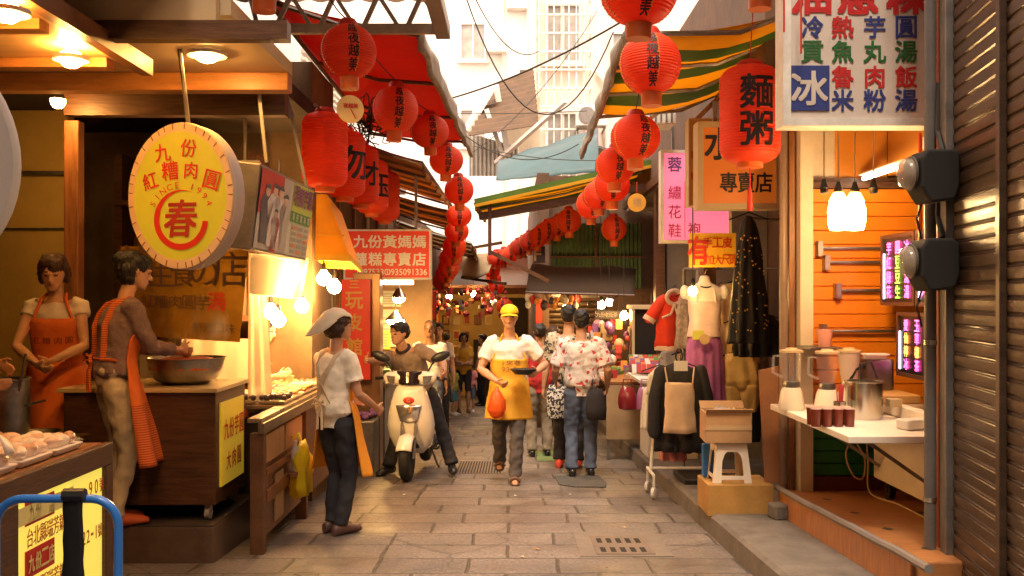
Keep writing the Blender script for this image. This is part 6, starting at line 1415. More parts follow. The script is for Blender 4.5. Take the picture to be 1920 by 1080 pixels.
mb = MB(); mb.box((1.9, 6.72, zpav(6.7) + .05), (.18, .14, .1), rz=.2); tag(mb.build('stone_block', CONC, bevel=.012), 'small concrete block on the pavement by the orange step', 'block')
# white counter, bags, small goods
t = thing('white_counter', 'white low counter board behind the garment rack', 'counter', (1.75, 10.6, zpav(10.6)))
mb = MB(); mb.bb(1.48, 2.0, 10.3, 11.1, zpav(11), .33); mb.build('body', mat('white_board', (.74, .68, .60), .5, var=.06, vs=4), t, bevel=.01)
mb = MB(); mb.hexa([(1.36, 10.25, .42), (2.0, 10.25, .36), (2.0, 11.3, .36), (1.36, 11.3, .42), (1.36, 10.25, .45), (2.0, 10.25, .39), (2.0, 11.3, .39), (1.36, 11.3, .45)]); mb.build('top', MATS['white_board'], t)
for px, py, m_, lab in ((1176, 745, mat('wine_leather', (.28, .02, .03), .25, coat=.4), 'glossy wine red handbag hanging by the white counter'), (1210, 745, mat('lilac_leather', (.42, .18, .40), .25, coat=.4), 'glossy lilac handbag next to the wine red one')):
    c = P(px, py, 10.1); t = thing('handbag', lab, 'handbag', c - V((0, 0, .12)))
    mb = MB(); mb.rings([[c + V((math.cos(a) * rx, math.sin(a) * ry, z)) for a in [2 * math.pi * i / 24 for i in range(24)]] for z, rx, ry in ((-.13, .06, .03), (-.12, .09, .05), (-.05, .105, .06), (.03, .09, .05), (.10, .07, .02), (.11, .05, .01))]); mb.noise(.012, 14); mb.build('body', m_, t, smooth=True)
    mb = MB(); mb.tube([c + V((-.05, 0, .10)), c + V((-.04, 0, .19)), c + V((.04, 0, .19)), c + V((.05, 0, .10))], .008, 6); mb.build('handle', m_, t, smooth=True)
rnd = random.Random(12)
t = thing('goods_table', 'pavement table of small trinkets beside the flower shirt man', 'table', (1.35, 11.6, gz(11.6)))
mb = MB(); mb.bb(1.1, 1.75, 11.4, 13.6, .30, .33); mb.build('tabletop', WOOD_M, t)
for x in (1.15, 1.7):
    for y in (11.45, 13.5): mb = MB(); mb.bb(x - .02, x + .02, y - .02, y + .02, gz(y) + (.15 if x > KX else 0), .298); mb.build('leg', STEEL_D, t)
mb = MB(); mb.bb(1.12, 1.73, 11.38, 11.40, -.35, .29); mb.build('front_board', MATS['tan_panel'], t)
for i in range(60):
    x = 1.14 + rnd.random() * .58; y = 11.45 + rnd.random() * 2.0; h = rnd.uniform(.03, .10); mb = MB()
    if i % 3: mb.box((x, y, .331 + h / 2), (.07, .07, h), rz=rnd.random())
    else: mb.lathe([(.03, 0), (.035, h * .6), (.015, h), (.001, h)], (x, y, .331), 10)
    tag(mb.build('trinket', GM[rnd.randrange(7)], smooth=not i % 3), 'small coloured trinket on the pavement table', 'trinket', 'trinkets on the pavement table')
for r_ in range(6):      # packets in the slanted rack above the counter
    for k in range(10):
        x = 1.40 + k * .057; y = 11.0 + r_ * .06; z = .47 + r_ * .018; mb = MB(); mb.box((x, y, z + .05), (.05, .012, .1), rx=-.3)
        tag(mb.build('packet', GM[[5, 0, 3, 1, 4, 2, 0][rnd.randrange(7)]]), 'small coloured packet in the slanted rack over the white counter', 'packet', 'packets over the white counter')
# display racks inside the far right shop
t = thing('display_rack', 'wall rack of small hanging souvenirs behind the flower shirt man', 'rack', (1.95, 12.0, gz(12)))
mb = MB()
for z in (-.2, .1, .4, .7, 1.0): mb.bb(1.75, 2.05, 12.65, 14.9, z, z + .02)
for y in (12.7, 13.8, 14.85): mb.bb(2.0, 2.05, y - .02, y + .02, gz(14) + .1, 1.4)
mb.build('frame', WOOD_D, t)
for i in range(120):
    z = (-.2, .1, .4, .7, 1.0)[rnd.randrange(5)] + .02; h = rnd.uniform(.06, .2); x = 1.78 + rnd.random() * .2; y = 12.7 + rnd.random() * 2.1; mb = MB(); mb.box((x, y, z + h / 2), (.06, .08, h), rz=rnd.random() * .5)
    tag(mb.build('souvenir', GM[rnd.randrange(7)]), 'small souvenir on the wall rack of the right hand shop', 'souvenir', 'souvenirs on the right wall rack')
t = thing('cabinet', 'black cabinet with a pale top standing open in the right row', 'cabinet', P(1210, 690, 11.6))
a, b = P(1190, 725, 11.6), P(1231, 580, 11.6)
mb = MB(); mb.bb(a.x, b.x, 11.6, 12.1, a.z - .35, b.z); mb.build('body', mat('black_cabinet', (.02, .016, .014), .3), t, bevel=.01)
mb = MB(); mb.bb(a.x - .03, b.x + .02, 11.56, 12.14, b.z + .003, b.z + .05); mb.bb(a.x - .035, a.x - .003, 11.57, 11.6, a.z - .3, b.z); mb.build('top', CREAM, t)
for px, py, d, lab in ((1170, 592, 12.2, 'round lit bulb deep in the right hand shop'), (1128, 572, 14.0, 'faint lit bulb farther along the right row')):
    hung_bulb(P(px, py, d), 1.9, lab, None, .055)
for px, py, lab in ((1126, 572, 'small lit square panel lamp in the right row'), (1142, 567, 'tilted lit panel lamp next to the square one')):
    a = P(px, py, 13.5); l_ = thing('panel_lamp', lab, 'lamp', a); mb = MB(); mb.box(a, (.09, .02, .1), ry=.2 * (px > 1130)); mb.build('panel', TUBE_L, l_)
    mb = MB(); mb.tube([a + V((0, 0, .05)), V((a.x, a.y, 2.75))], .006, 5); mb.build('cord', CABLE, l_)
# mats, drains, litter on the paving
def flat(name, label, pts, h, m, cat, bevel=.004):
    mb = MB(); n = len(pts); lo = [V((x, y, gz(y) + .002)) for x, y in pts]; hi = [V((x, y, gz(y) + h)) for x, y in pts]
    mb.add(lo + hi, [tuple(reversed(range(n))), tuple(range(n, 2 * n))] + [(i, (i + 1) % n, n + (i + 1) % n, n + i) for i in range(n)]); o = mb.build(name, m, bevel=bevel); return tag(o, label, cat)
flat('floor_mat', 'worn grey rubber mat on the paving behind the flower shirt man', [(.46, 9.35), (.60, 9.2), (.90, 9.18), (.93, 9.45), (.90, 10.0), (.44, 9.95)], .014, mat('grey_rubber', (.075, .07, .065), .8, var=.3, vs=12, bump=.3, bs=80), 'mat')
flat('floor_mat', 'faded green mat on the paving near the woman in dark clothes', [(.3, 11.3), (.7, 11.3), (.72, 12.4), (.3, 12.4)], .012, mat('green_mat', (.14, .20, .08), .9, var=.2, vs=9), 'mat')
IRON = mat('drain_iron', (.17, .125, .10), .55, metal=.2, var=.25, vs=6, bump=.1, dirt=.3)
t = thing('drain_cover', 'metal drain cover with two rows of slots in the foreground paving', 'drain cover', (.77, 6.55, gz(6.55)))
def dq(mb, x0, x1, y0, y1, h): mb.hexa([(x0, y0, gz(y0) + .001), (x1, y0, gz(y0) + .001), (x1, y1, gz(y1) + .001), (x0, y1, gz(y1) + .001), (x0, y0, gz(y0) + h), (x1, y0, gz(y0) + h), (x1, y1, gz(y1) + h), (x0, y1, gz(y1) + h)])
mb = MB(); dq(mb, .44, 1.04, 6.17, 6.98, .004); mb.build('surround', mat('drain_cement', (.17, .135, .11), .7, var=.2, vs=8), t)
mb = MB(); dq(mb, .55, .93, 6.22, 6.80, .008); mb.build('plate', IRON, t)
mb = MB()
for i in range(5):
    dq(mb, .585 + i * .066, .62 + i * .066, 6.57, 6.72, .0095); dq(mb, .585 + i * .066, .62 + i * .066, 6.28, 6.42, .0095)
mb.build('slot', mat('slot_dark', (.02, .015, .012), .9), t)
t = thing('drain_cover', 'narrow grating drain across the lane beside the rider', 'drain cover', (-.35, 10.5, gz(10.5)))
mb = MB(); dq(mb, -.62, -.1, 10.2, 11.3, .004); mb.build('frame', IRON, t)
mb = MB()
for i in range(16): dq(mb, -.60 + i * .031, -.585 + i * .031, 10.25, 11.25, .006)
mb.build('slot', MATS['slot_dark'], t)
rnd = random.Random(77)
for i in range(9):
    x = rnd.uniform(-1.2, 1.35); y = rnd.uniform(6, 9.5); mb = MB(); n = 6; mb.add([V((x + math.cos(a) * rnd.uniform(.008, .02), y + math.sin(a) * rnd.uniform(.008, .02), gz(y) + .006 + rnd.uniform(0, .006))) for a in [2 * math.pi * k / n for k in range(n)]], [tuple(range(n))])
    tag(mb.build('litter_scrap', [CREAM, WHITE, MATS['cardboard']][i % 3], solid=.002), 'tiny pale scrap of litter lying on the paving', 'litter', 'scraps of litter on the paving')
# ================================================================== people
SKIN = mat('skin_tan', (.52, .275, .165), .48, var=.14, vs=11, bump=.12, bs=60); SKINL = mat('skin_light', (.60, .36, .245), .48, var=.14, vs=11, bump=.12, bs=60); SKIND = mat('skin_dark', (.16, .075, .04), .5)
HAIRM = mat('black_hair', (.012, .009, .008), .45, bump=.5, bs=90, stretch=(1, 1, .2)); HAIRB = mat('brown_hair', (.05, .022, .012), .45, bump=.5, bs=90, stretch=(1, 1, .2))
LIP = mat('lips', (.38, .13, .10), .5); EYEM = mat('eye_dark', (.02, .015, .012), .3); BROW = mat('brow', (.04, .025, .02), .7)
def ik(a, b, l1, l2, pole):
    d = b - a; L = min(d.length, (l1 + l2) * .995); dn = d.normalized()
    x = (l1 * l1 - l2 * l2 + L * L) / (2 * L); h = math.sqrt(max(0, l1 * l1 - x * x))
    p = pole - dn * pole.dot(dn)
    p = p.normalized() if p.length > 1e-5 else dn.orthogonal().normalized()
    return a + dn * x + p * h, a + dn * L
TORSO = {'m': [(0, .09, .085), (.10, .158, .112), (.28, .142, .10), (.5, .155, .112), (.72, .178, .118), (.86, .175, .10), (.94, .105, .075), (1.0, .058, .058)],
         'f': [(0, .085, .085), (.10, .158, .118), (.28, .122, .092), (.5, .135, .105), (.70, .152, .122), (.86, .152, .09), (.94, .09, .068), (1.0, .050, .052)]}
def lerp_table(tb, t):
    t = max(tb[0][0], min(tb[-1][0], t))
    for a, b in zip(tb, tb[1:]):
        if t <= b[0]:
            f = (t - a[0]) / (b[0] - a[0]); f = f * f * (3 - 2 * f) * .5 + f * .5
            return tuple(a[i] + (b[i] - a[i]) * f for i in range(1, len(a)))
    return tb[-1][1:]
class Body: pass
def hand(mb, w, d, n, s, curl, side):
    """palm and five bent fingers; d = pointing direction, n = palm side, side = thumb direction"""
    d = d.normalized(); n = (n - d * n.dot(d)).normalized(); t = side.normalized(); t = (t - d * t.dot(d) - n * t.dot(n)).normalized()
    def ring(c, a, b): return [c + t * math.cos(q) * a + n * math.sin(q) * b for q in [2 * math.pi * i / 10 for i in range(10)]]
    mb.rings([ring(w - d * .01 * s, .024 * s, .019 * s), ring(w + d * .02 * s, .030 * s, .018 * s), ring(w + d * .06 * s, .040 * s, .015 * s), ring(w + d * .088 * s, .040 * s, .013 * s)])
    for i, (o, L, r) in enumerate(((.031, .072, .0085), (.011, .082, .009), (-.010, .076, .0085), (-.030, .058, .0075))):
        p = w + d * .084 * s + t * o * s; a = 0; pts = [p - d * .01 * s]; dd = d
        for k, f in enumerate((.45, .32, .23)):
            a += curl * (.6, .9, .6)[k] * (1 + .08 * i); dd = d * math.cos(a) + n * math.sin(a) + t * o * .8
            pts.append(pts[-1] + dd.normalized() * L * f * s * (1.12 if k == 0 else 1))
        mb.tube(pts, [r * s * 1.05, r * s, r * s * .92, r * s * .8], 8, ball=True)
    p = w + d * .025 * s + t * .026 * s
    mb.tube([p, p + (d * .6 + t * .75 + n * .25) * .038 * s, p + (d * .85 + t * .75 + n * .4) * .064 * s], [.013 * s, .0105 * s, .0085 * s], 8, ball=True)
def person(label, pos, H, face, sex='m', skin=None, lean=(0, 0), hip=None, twist=0, yaw=0, pitch=0, lw=None, rw=None, lpole=None, rpole=None, la=None, ra=None,
           lknee=None, rknee=None, hair='short', hairm=None, curl=(.5, .5), voxel=.008, shirt=None, sleeve=.33, trousers=None, cuff=1.0, shorts=False, shoes=None, loose=.012, group=None, toes=(0, 0), apron=None, shirt_t0=.06, sandals=False):
    skin = skin or SKIN; hairm = hairm or HAIRM; shirtc = shirt
    s = H / 1.7; root = thing('person', label, 'person', pos, R(face), group); inv = wm(root).inverted()
    B = Body(); B.root = root; B.s = s; B.inv = inv
    loc = lambda w, dflt: V(dflt) * s if w is None else (inv @ w[1] if isinstance(w, tuple) and w[0] == 'w' else V(w) * s)
    hipc = V(hip) * s if hip else V((0, 0, .90 * s))
    nk = hipc + V((lean[0], lean[1], math.sqrt(max(.05, .53 ** 2 - lean[0] ** 2 - lean[1] ** 2)))) * s
    u = (nk - hipc).normalized(); tw = R(twist)
    Xh = V((1, 0, 0)); X1 = V((math.cos(tw), math.sin(tw), 0))
    tb = TORSO[sex]
    def frame(t):
        x = Xh.lerp(X1, max(0, min(1, t))); ax = u if t >= 0 else V((0, 0, 1)); x = (x - ax * x.dot(ax)).normalized(); return x, ax.cross(x)      # x, back
    def cen(t):
        q = hipc + (nk - hipc) * t if t >= 0 else hipc + V((0, 0, t * .53 * s))
        return q + frame(t)[1] * s * (.012 * math.sin(math.pi * max(0, min(1, t))) if t > 0 else 0)
    def ring(t, off, n=22, kx=1, ky=1):
        x, bk = frame(t); rx, ry = lerp_table(tb, t); c = cen(t)
        return [c + x * math.cos(a) * (rx * kx * s + off) + bk * math.sin(a) * (ry * ky * s + off) for a in [2 * math.pi * i / n for i in range(n)]]
    B.surf = lambda t, ang, off: (lambda fr, r_, c: c + fr[0] * math.sin(ang) * (r_[0] * s + off) - fr[1] * math.cos(ang) * (r_[1] * s + off))(frame(t), lerp_table(tb, max(t, .10)), cen(t))
    sw = .172 if sex == 'm' else .148
    fx = frame(1)
    shL, shR = nk - u * .055 * s + fx[0] * sw * s, nk - u * .055 * s - fx[0] * sw * s
    l1, l2 = .285 * s, .25 * s
    # local targets
    wL = loc(lw, (sw + .07, -.08, .90 - .06)) ; wR = loc(rw, (-sw - .07, -.08, .90 - .06))
    eL, wL = ik(shL, wL, l1, l2, V(lpole) if lpole else V((.35, 1, -.2))); eR, wR = ik(shR, wR, l1, l2, V(rpole) if rpole else V((-.35, 1, -.2)))
    hL, hR = hipc + Xh * .085 * s - V((0, 0, .03 * s)), hipc - Xh * .085 * s - V((0, 0, .03 * s))
    aL = V(la) * s if la else V((.10, 0, .075)) * s; aR = V(ra) * s if ra else V((-.10, 0, .075)) * s
    kL, aL = ik(hL, aL, .41 * s, .40 * s, V(lknee) if lknee else V((.12, -1, 0))); kR, aR = ik(hR, aR, .41 * s, .40 * s, V(rknee) if rknee else V((-.12, -1, 0)))
    k = s * (1 if sex == 'm' else .88)
    mb = MB(); mb.rings([ring(t, -.004) for t in (0, .1, .2, .3, .42, .55, .66, .76, .86, .92, .97, 1.0)])
    mb.tube([nk - u * .06 * s, nk + u * .03 * s, nk + u * .10 * s - fx[1] * .012 * s], [.062 * k, .056 * k, .053 * k], 14)
    for sh, el, wr in ((shL, eL, wL), (shR, eR, wR)):
        mb.tube([sh + (nk - sh) * .25, sh, sh.lerp(el, .35), sh.lerp(el, .8), el, el.lerp(wr, .3), el.lerp(wr, .75), wr], [.05 * k, .054 * k, .049 * k, .041 * k, .039 * k, .042 * k, .031 * k, .026 * k], 12, ball=True)
    for hp, kn, an in ((hL, kL, aL), (hR, kR, aR)):
        mb.tube([hp, hp.lerp(kn, .4), kn, kn.lerp(an, .3), kn.lerp(an, .75), an], [.085 * k, .076 * k, .053 * k, .056 * k, .040 * k, .036 * k], 12, ball=True)
    toe = []
    for an, kn, tz in ((aL, kL, toes[0]), (aR, kR, toes[1])):
        f = V((math.sin(R(tz)), -math.cos(R(tz)), 0)); toe.append(f)
        mb.tube([an - f * .03 * s + V((0, 0, -.035 * s)), an + f * .08 * s + V((0, 0, -.042 * s)), an + f * .16 * s + V((0, 0, -.055 * s))], [.038 * s, .036 * s, .026 * s], 10, .75, ball=True)
    # head
    hb = nk + u * .085 * s - fx[1] * .022 * s
    Hm = frame_to = Matrix.Rotation(R(yaw), 3, 'Z') @ Matrix.Rotation(R(pitch), 3, 'X')
    q = s * .225 / .225
    Hd = Hm
    def hp_(x, y, z): return hb + Hd @ V((x * q, y * q, z * q))
    hr = [(0, .022, .026, -.060), (.012, .042, .045, -.048), (.04, .058, .068, -.026), (.075, .067, .086, -.006), (.11, .072, .094, .004), (.15, .0745, .097, .008), (.185, .067, .088, .010), (.21, .045, .06, .010), (.223, .015, .02, .010)]
    mb.rings([[hp_(math.cos(a) * rx, math.sin(a) * ry + cy_, z) for a in [2 * math.pi * i / 20 for i in range(20)]] for z, rx, ry, cy_ in hr])
    mb.tube([hp_(0, -.088, .122), hp_(0, -.102, .098), hp_(0, -.110, .084)], [.008 * q, .011 * q, .015 * q], 8, ball=True)
    mb.tube([hp_(-.034, -.086, .132), hp_(0, -.092, .130), hp_(.034, -.086, .132)], .010 * q, 6, ball=True)
    mb.tube([hp_(-.018, -.088, .052), hp_(0, -.096, .053), hp_(.018, -.088, .052)], .009 * q, 6, ball=True)
    for e in (-1, 1):
        mb.ball(hp_(e * .074, .012, .105), (.010 * q, .018 * q, .030 * q), 10, 7, Hd)
    for wr, el, cu, sg in ((wL, eL, curl[0], 1), (wR, eR, curl[1], -1)):
        d = (wr - el).normalized(); inward = V((-sg, -.25, 0)); inward = (inward - d * inward.dot(d)).normalized()
        hand(mb, wr, d, inward, s * (1 if sex == 'm' else .92), cu, V((0, -1, .35)))
        if sg == 1: B.handL = wr + d * .09 * s
        else: B.handR = wr + d * .09 * s
    fz = fuse(mb, voxel, 2)
    invH = Hd.inverted()
    def reg(c):
        p = invH @ (c - hb) / q
        if p.y > -.055 or not (0 < p.z < .2): return 0
        ax = abs(p.x)
        g = max(1, voxel / .009)
        if ((ax - .031) / (.0135 * g)) ** 2 + ((p.z - .112) / (.0058 * g)) ** 2 < 1: return 1
        if ((ax - .032) / (.019 * g)) ** 2 + ((p.z - .137 - .004 * g) / (.0042 * g)) ** 2 < 1: return 2
        if (p.x / (.023 * g)) ** 2 + ((p.z - .052) / (.0075 * g)) ** 2 < 1: return 3
        return 0
    for i, f in enumerate(fz.f):
        c = V((0, 0, 0))
        for j in f: c += fz.v[j]
        fz.m[i] = reg(c / len(f))
    fz.build('body', [skin, EYEM, BROW, LIP], root, smooth=True, local=True, ang=180)
    # hair
    hm = MB()
    if hair in ('short', 'crop'):
        g = .006 if hair == 'crop' else .012
        hm.ball(hp_(0, .022, .150), ((.0755 + g) * q, (.096 + g) * q, (.068 + g) * q), 20, 14, Hd)
        hm.ball(hp_(0, .050, .112), ((.070 + g) * q, (.064 + g) * q, .075 * q), 16, 10, Hd)
        if hair == 'short': hm.ball(hp_(0, -.045, .185), (.062 * q, .045 * q, .035 * q), 14, 9, Hd)
    elif hair in ('bob', 'long', 'bun'):
        hm.ball(hp_(0, .020, .150), (.09 * q, .108 * q, .082 * q), 20, 14, Hd)
        hm.ball(hp_(0, .045, .10), (.088 * q, .080 * q, .10 * q), 18, 12, Hd)
        hm.ball(hp_(0, -.04, .19), (.068 * q, .05 * q, .036 * q), 14, 9, Hd)
        if hair != 'bun':
            for e in (-1, 1): hm.tube([hp_(e * .075, .01, .15), hp_(e * .085, .015, .09), hp_(e * .078, .02, .03)], [.025 * q, .026 * q, .018 * q], 10, ball=True)
        else: hm.ball(hp_(0, .12, .16), .042 * q, 14, 9)
        if hair == 'long': hm.tube([hp_(0, .07, .14), hp_(0, .10, .03), hp_(0, .10, -.10)], [.085 * q, .085 * q, .05 * q], 16, .5, ball=True)
    if hm.v:
        hm = fuse(hm, .010, 2); hm.noise(.012, 24, 1, .007, 60); hm.build('hair', hairm, root, smooth=True, local=True, ang=180)
    B.hp = hp_; B.Hd = Hd; B.q = q; B.nk = nk; B.shL = shL; B.shR = shR; B.wL = wL; B.wR = wR; B.eL = eL; B.eR = eR; B.u = u; B.fx = fx; B.hipc = hipc; B.ring = ring
    sd = random.random() * 50
    if shirtc:
        mb = MB(); o = loose
        ts = [t for t in (-.12, -.05, .02, .1, .2, .3, .42, .55, .66, .76, .86, .915) if t >= shirt_t0 - .2]
        mb.rings([ring(t, o + (.012 if .15 < t < .4 else 0)) for t in ts] + [ring(.955, .006)])
        for sh, el, wr in ((shL, eL, wL), (shR, eR, wR)):
            n = sleeve; pts = [sh + (nk - sh) * .35, sh]; rr = [.055 * k + o * .6, .060 * k + o]
            arm = [(f, sh.lerp(el, f * 2) if f < .5 else el.lerp(wr, (f - .5) * 2)) for f in (.12, .25, .33, .42, .5, .6, .75, .9, .98)]
            for f, p in arm:
                if f > n + .01: break
                pts.append(p); rr.append((.054 - .022 * f) * k + o * (1.25 if n < .5 else 1))
            mb.tube(pts, rr, 14)
        v = max(voxel * 1.25, .009); sh_ = fuse(mb, v, 2)
        sh_.noise(.013 * s, 7, sd, .010 * s, 17); sh_.build('shirt', shirtc, root, smooth=True, local=True, ang=180)
    if trousers:
        mb = MB(); mb.rings([ring(t, .010) for t in (-.02, .04, .1, .17, .23)])
        for hp, kn, an in ((hL, kL, aL), (hR, kR, aR)):
            full = [(0, hp, .098), (.25, hp.lerp(kn, .5), .088), (.5, kn, .068), (.7, kn.lerp(an, .4), .066), (.9, kn.lerp(an, .82), .062), (1.0, kn.lerp(an, .99), .064)]
            pts = [p for f, p, r_ in full if f <= cuff + .01]; rr = [r_ * k + .004 for f, p, r_ in full if f <= cuff + .01]
            mb.tube(pts, rr, 14); mb.ball(hp, .10 * k, 12, 8)
        tr_ = fuse(mb, max(voxel * 1.25, .010), 2); tr_.noise(.012 * s, 7, sd + 3, .010 * s, 17); tr_.build('trousers', trousers, root, smooth=True, local=True, ang=180)
    if shoes:
        for an, f in ((aL, toe[0]), (aR, toe[1])):
            mb = MB(); zz = V((0, 0, 1)); bz = an.z - .073 * s
            g = f.cross(zz)
            def srow(y, w, h): return [an + f * y * s + g * math.cos(a) * w * s + V((0, 0, bz - an.z + (h * s * .5) * (1 + math.sin(a)))) for a in [2 * math.pi * i / 14 for i in range(14)]]
            if sandals:
                mb.rings([[p if p.z < bz + .03 else V((p.x, p.y, bz + .025 * s)) for p in srow(y, w, .05)] for y, w in ((-.075, .03), (-.06, .04), (.0, .042), (.1, .05), (.17, .045), (.20, .02))])
                mb.tube([an + f * .10 * s + g * a_ * .055 * s + V((0, 0, bz - an.z + .03 * s + .045 * s * math.cos(a_ * 1.4))) for a_ in (-1, -.6, 0, .6, 1)], .016 * s, 8)
            else: mb.rings([srow(-.082, .022, .07), srow(-.07, .036, .085), srow(-.02, .041, .10), srow(.05, .044, .085), (srow(.12, .048, .066)), srow(.18, .043, .052), srow(.21, .022, .036)])
            mb.build('sandal' if sandals else 'shoe', shoes, root, smooth=True, local=True, ang=60)
    return B
def add_apron(B, m, t_top=.80, t_bot=-.62, wtop=48, wmid=108, flare=.06, off=.03, straps='neck', tie=True, strapm=None, name='apron', mats=None, split=.62):
    def fn(uu, vv):
        t = t_top + (t_bot - t_top) * vv; k = max(0, min(1, (t_top - t) / .30)); k = k * k * (3 - 2 * k)
        a = R((uu * 2 - 1) * (wtop + (wmid - wtop) * k))
        o = (off + max(0, .10 - t) * flare + .010 * noise.noise(V((uu * 5, vv * 4, B.s * 9))) + max(0, .1 - t) * .03 * math.sin(uu * 17)) * B.s
        return B.surf(t, a, o)
    mb = MB(); mb.grid(fn, 32, 30, (lambda i, j: 1 if j > 30 * split else 0) if mats else None); mb.build(name, mats or m, B.root, smooth=True, local=True, ang=180, solid=.008)
    sm = strapm or m; mb = MB()
    if straps == 'neck':
        for e in (-1, 1):
            a = fn(.5 + .45 * e, 0); mb.tube([a, B.nk + B.fx[0] * e * .075 * B.s - B.fx[1] * .06 * B.s + B.u * .005, B.nk + B.fx[0] * e * .06 * B.s + B.fx[1] * .05 * B.s + B.u * .03], .011 * B.s, 6)
    else:
        for e in (-1, 1):
            a = fn(.5 + .45 * e, 0); top = B.nk + B.fx[0] * e * .10 * B.s - B.u * .005 * B.s
            x = e if straps == 'cross' else 0
            pts = [a, B.nk + B.fx[0] * e * .10 * B.s - B.fx[1] * .085 * B.s - B.u * .05, top + B.u * .012 * B.s]
            for t in (.92, .8, .65, .5, .36, .25):
                ang = R(180) - e * R(38) * ((t - .52) / .4 if straps == 'cross' else 1)
                pts.append(B.surf(t, ang, .034 * B.s))
            mb.tube(pts, .020 * B.s, 8, .4)
    if tie:
        mb.tube([B.surf(.26, R(180 + q * 75), .028 * B.s) for q in (-1, -.6, -.3, 0, .3, .6, 1)], .012 * B.s, 6)
        c = B.surf(.25, R(180), .045 * B.s)
        for e in (-1, 1):
            mb.tube([c, c + V((e * .05, .02, .03)) * B.s, c + V((e * .07, .03, -.01)) * B.s, c + V((e * .01, .01, -.005)) * B.s], .008 * B.s, 6)
            mb.tube([c, c + V((e * .02, .02, -.08)) * B.s, c + V((e * .025, .02, -.2)) * B.s], .010 * B.s, 6)
    mb.build('apron_strap', sm, B.root, smooth=True, local=True)
    B.apr = fn
def cap(B, m):
    mb = MB(); q = B.q
    mb.ball(B.hp(0, .010, .158), (.088 * q, .108 * q, .080 * q), 20, 14, B.Hd); o = fuse(mb, .008, 1)
    o2 = MB(); keep = [i for i, f in enumerate(o.f) if all((B.Hd.inverted() @ (o.v[j] - B.hp(0, 0, 0))).z / q > .142 for j in f)]
    o2.v = o.v; o2.f = [o.f[i] for i in keep]; o2.m = [0] * len(keep); c = o2.build('cap', m, B.root, smooth=True, local=True, ang=180, solid=.006)
    mb = MB(); mb.grid(lambda u, v: B.hp(math.sin(R(-68 + 136 * u)) * (.080 + .012 * v), -math.cos(R(-68 + 136 * u)) * (.088 + .075 * v * math.sin(math.pi * (u * .8 + .1))) + .004, .147 - .022 * v - .012 * abs(u - .5) * 2), 16, 6); mb.build('visor', m, c, smooth=True, local=True, ang=180, solid=.005)
def fabric(name, col, **k): return mat(name, col, k.pop('rough', .85), var=k.pop('var', .10), vs=k.pop('vs', 7), bump=k.pop('bump', .2), bs=k.pop('bs', 35), **k)
WTEE = fabric('white_tee', (.74, .68, .64)); CTEE = fabric('cream_tee', (.92, .83, .68)); NAVY = fabric('dark_jeans', (.028, .027, .035)); JEAN = fabric('blue_jeans', (.085, .105, .16), var=.25); GREYT = fabric('grey_trousers', (.10, .085, .08)); BLKT = fabric('black_trousers', (.022, .018, .02)); KHAKI = fabric('cream_trousers', (.55, .45, .31))
ORA = fabric('orange_apron', (.66, .14, .02)); YEA = fabric('amber_apron', (.72, .36, .03)); ORY = fabric('tangerine_apron', (.75, .28, .02)); TAUPE = fabric('taupe_polo', (.26, .19, .14)); MAUVE = fabric('mauve_sweater', (.19, .12, .115), bump=.5); REDT = fabric('red_tee', (.50, .03, .03)); YTEE = fabric('yellow_tee', (.70, .36, .03)); PINKT = fabric('pink_tee', (.70, .25, .25)); BLKS = mat('black_shoe', (.015, .013, .013), .25); WSHOE = mat('white_shoe', (.7, .66, .6), .5); BROWNS = mat('brown_sandal', (.10, .05, .03), .5); GREENT = fabric('lime_tee', (.45, .48, .10))
def pattern(name, base, cols, sc, thr, rough=.85, dist=2.0):
    m = mat(name, base, rough, bump=.2, bs=35); t = m.node_tree; n = t.nodes; l = t.links; b = n['Principled BSDF']; prev = None
    tc = n.new('ShaderNodeTexCoord')
    for i, c in enumerate(cols):
        mp = n.new('ShaderNodeMapping'); mp.inputs['Location'].default_value = (3.1 * i + .4, 1.7 * i, 2.3 * i); l.new(tc.outputs['Object'], mp.inputs[0])
        nz = n.new('ShaderNodeTexNoise'); nz.inputs['Scale'].default_value = sc * dist; l.new(mp.outputs[0], nz.inputs['Vector'])
        ad = n.new('ShaderNodeVectorMath'); ad.operation = 'MULTIPLY_ADD'; ad.inputs[1].default_value = (.9 / sc,) * 3; l.new(nz.outputs['Color'], ad.inputs[0]); l.new(mp.outputs[0], ad.inputs[2])
        vo = n.new('ShaderNodeTexVoronoi'); vo.inputs['Scale'].default_value = sc * (1 + .35 * i); l.new(ad.outputs[0], vo.inputs['Vector'])
        lt = n.new('ShaderNodeMath'); lt.operation = 'LESS_THAN'; lt.inputs[1].default_value = thr[i]; l.new(vo.outputs['Distance'], lt.inputs[0])
        mx = n.new('ShaderNodeMix'); mx.data_type = 'RGBA'; l.new(lt.outputs[0], mx.inputs[0]); mx.inputs[7].default_value = (*c, 1)
        if prev: l.new(prev, mx.inputs[6])
        else: mx.inputs[6].default_value = (*base, 1)
        prev = mx.outputs[2]
    l.new(prev, b.inputs['Base Color']); return m
FLORAL = pattern('floral_shirt', (.70, .62, .57), [(.42, .38, .33), (.45, .35, .30), (.52, .05, .04)], 9, [.26, .2, .30])
HAWAII = pattern('patterned_shirt', (.44, .38, .28), [(.05, .045, .04), (.20, .13, .08), (.6, .55, .45)], 14, [.42, .3, .22])
ZEBRA = pattern('zebra_cloth', (.55, .5, .45), [(.03, .025, .025), (.03, .025, .03)], 32, [.5, .35])

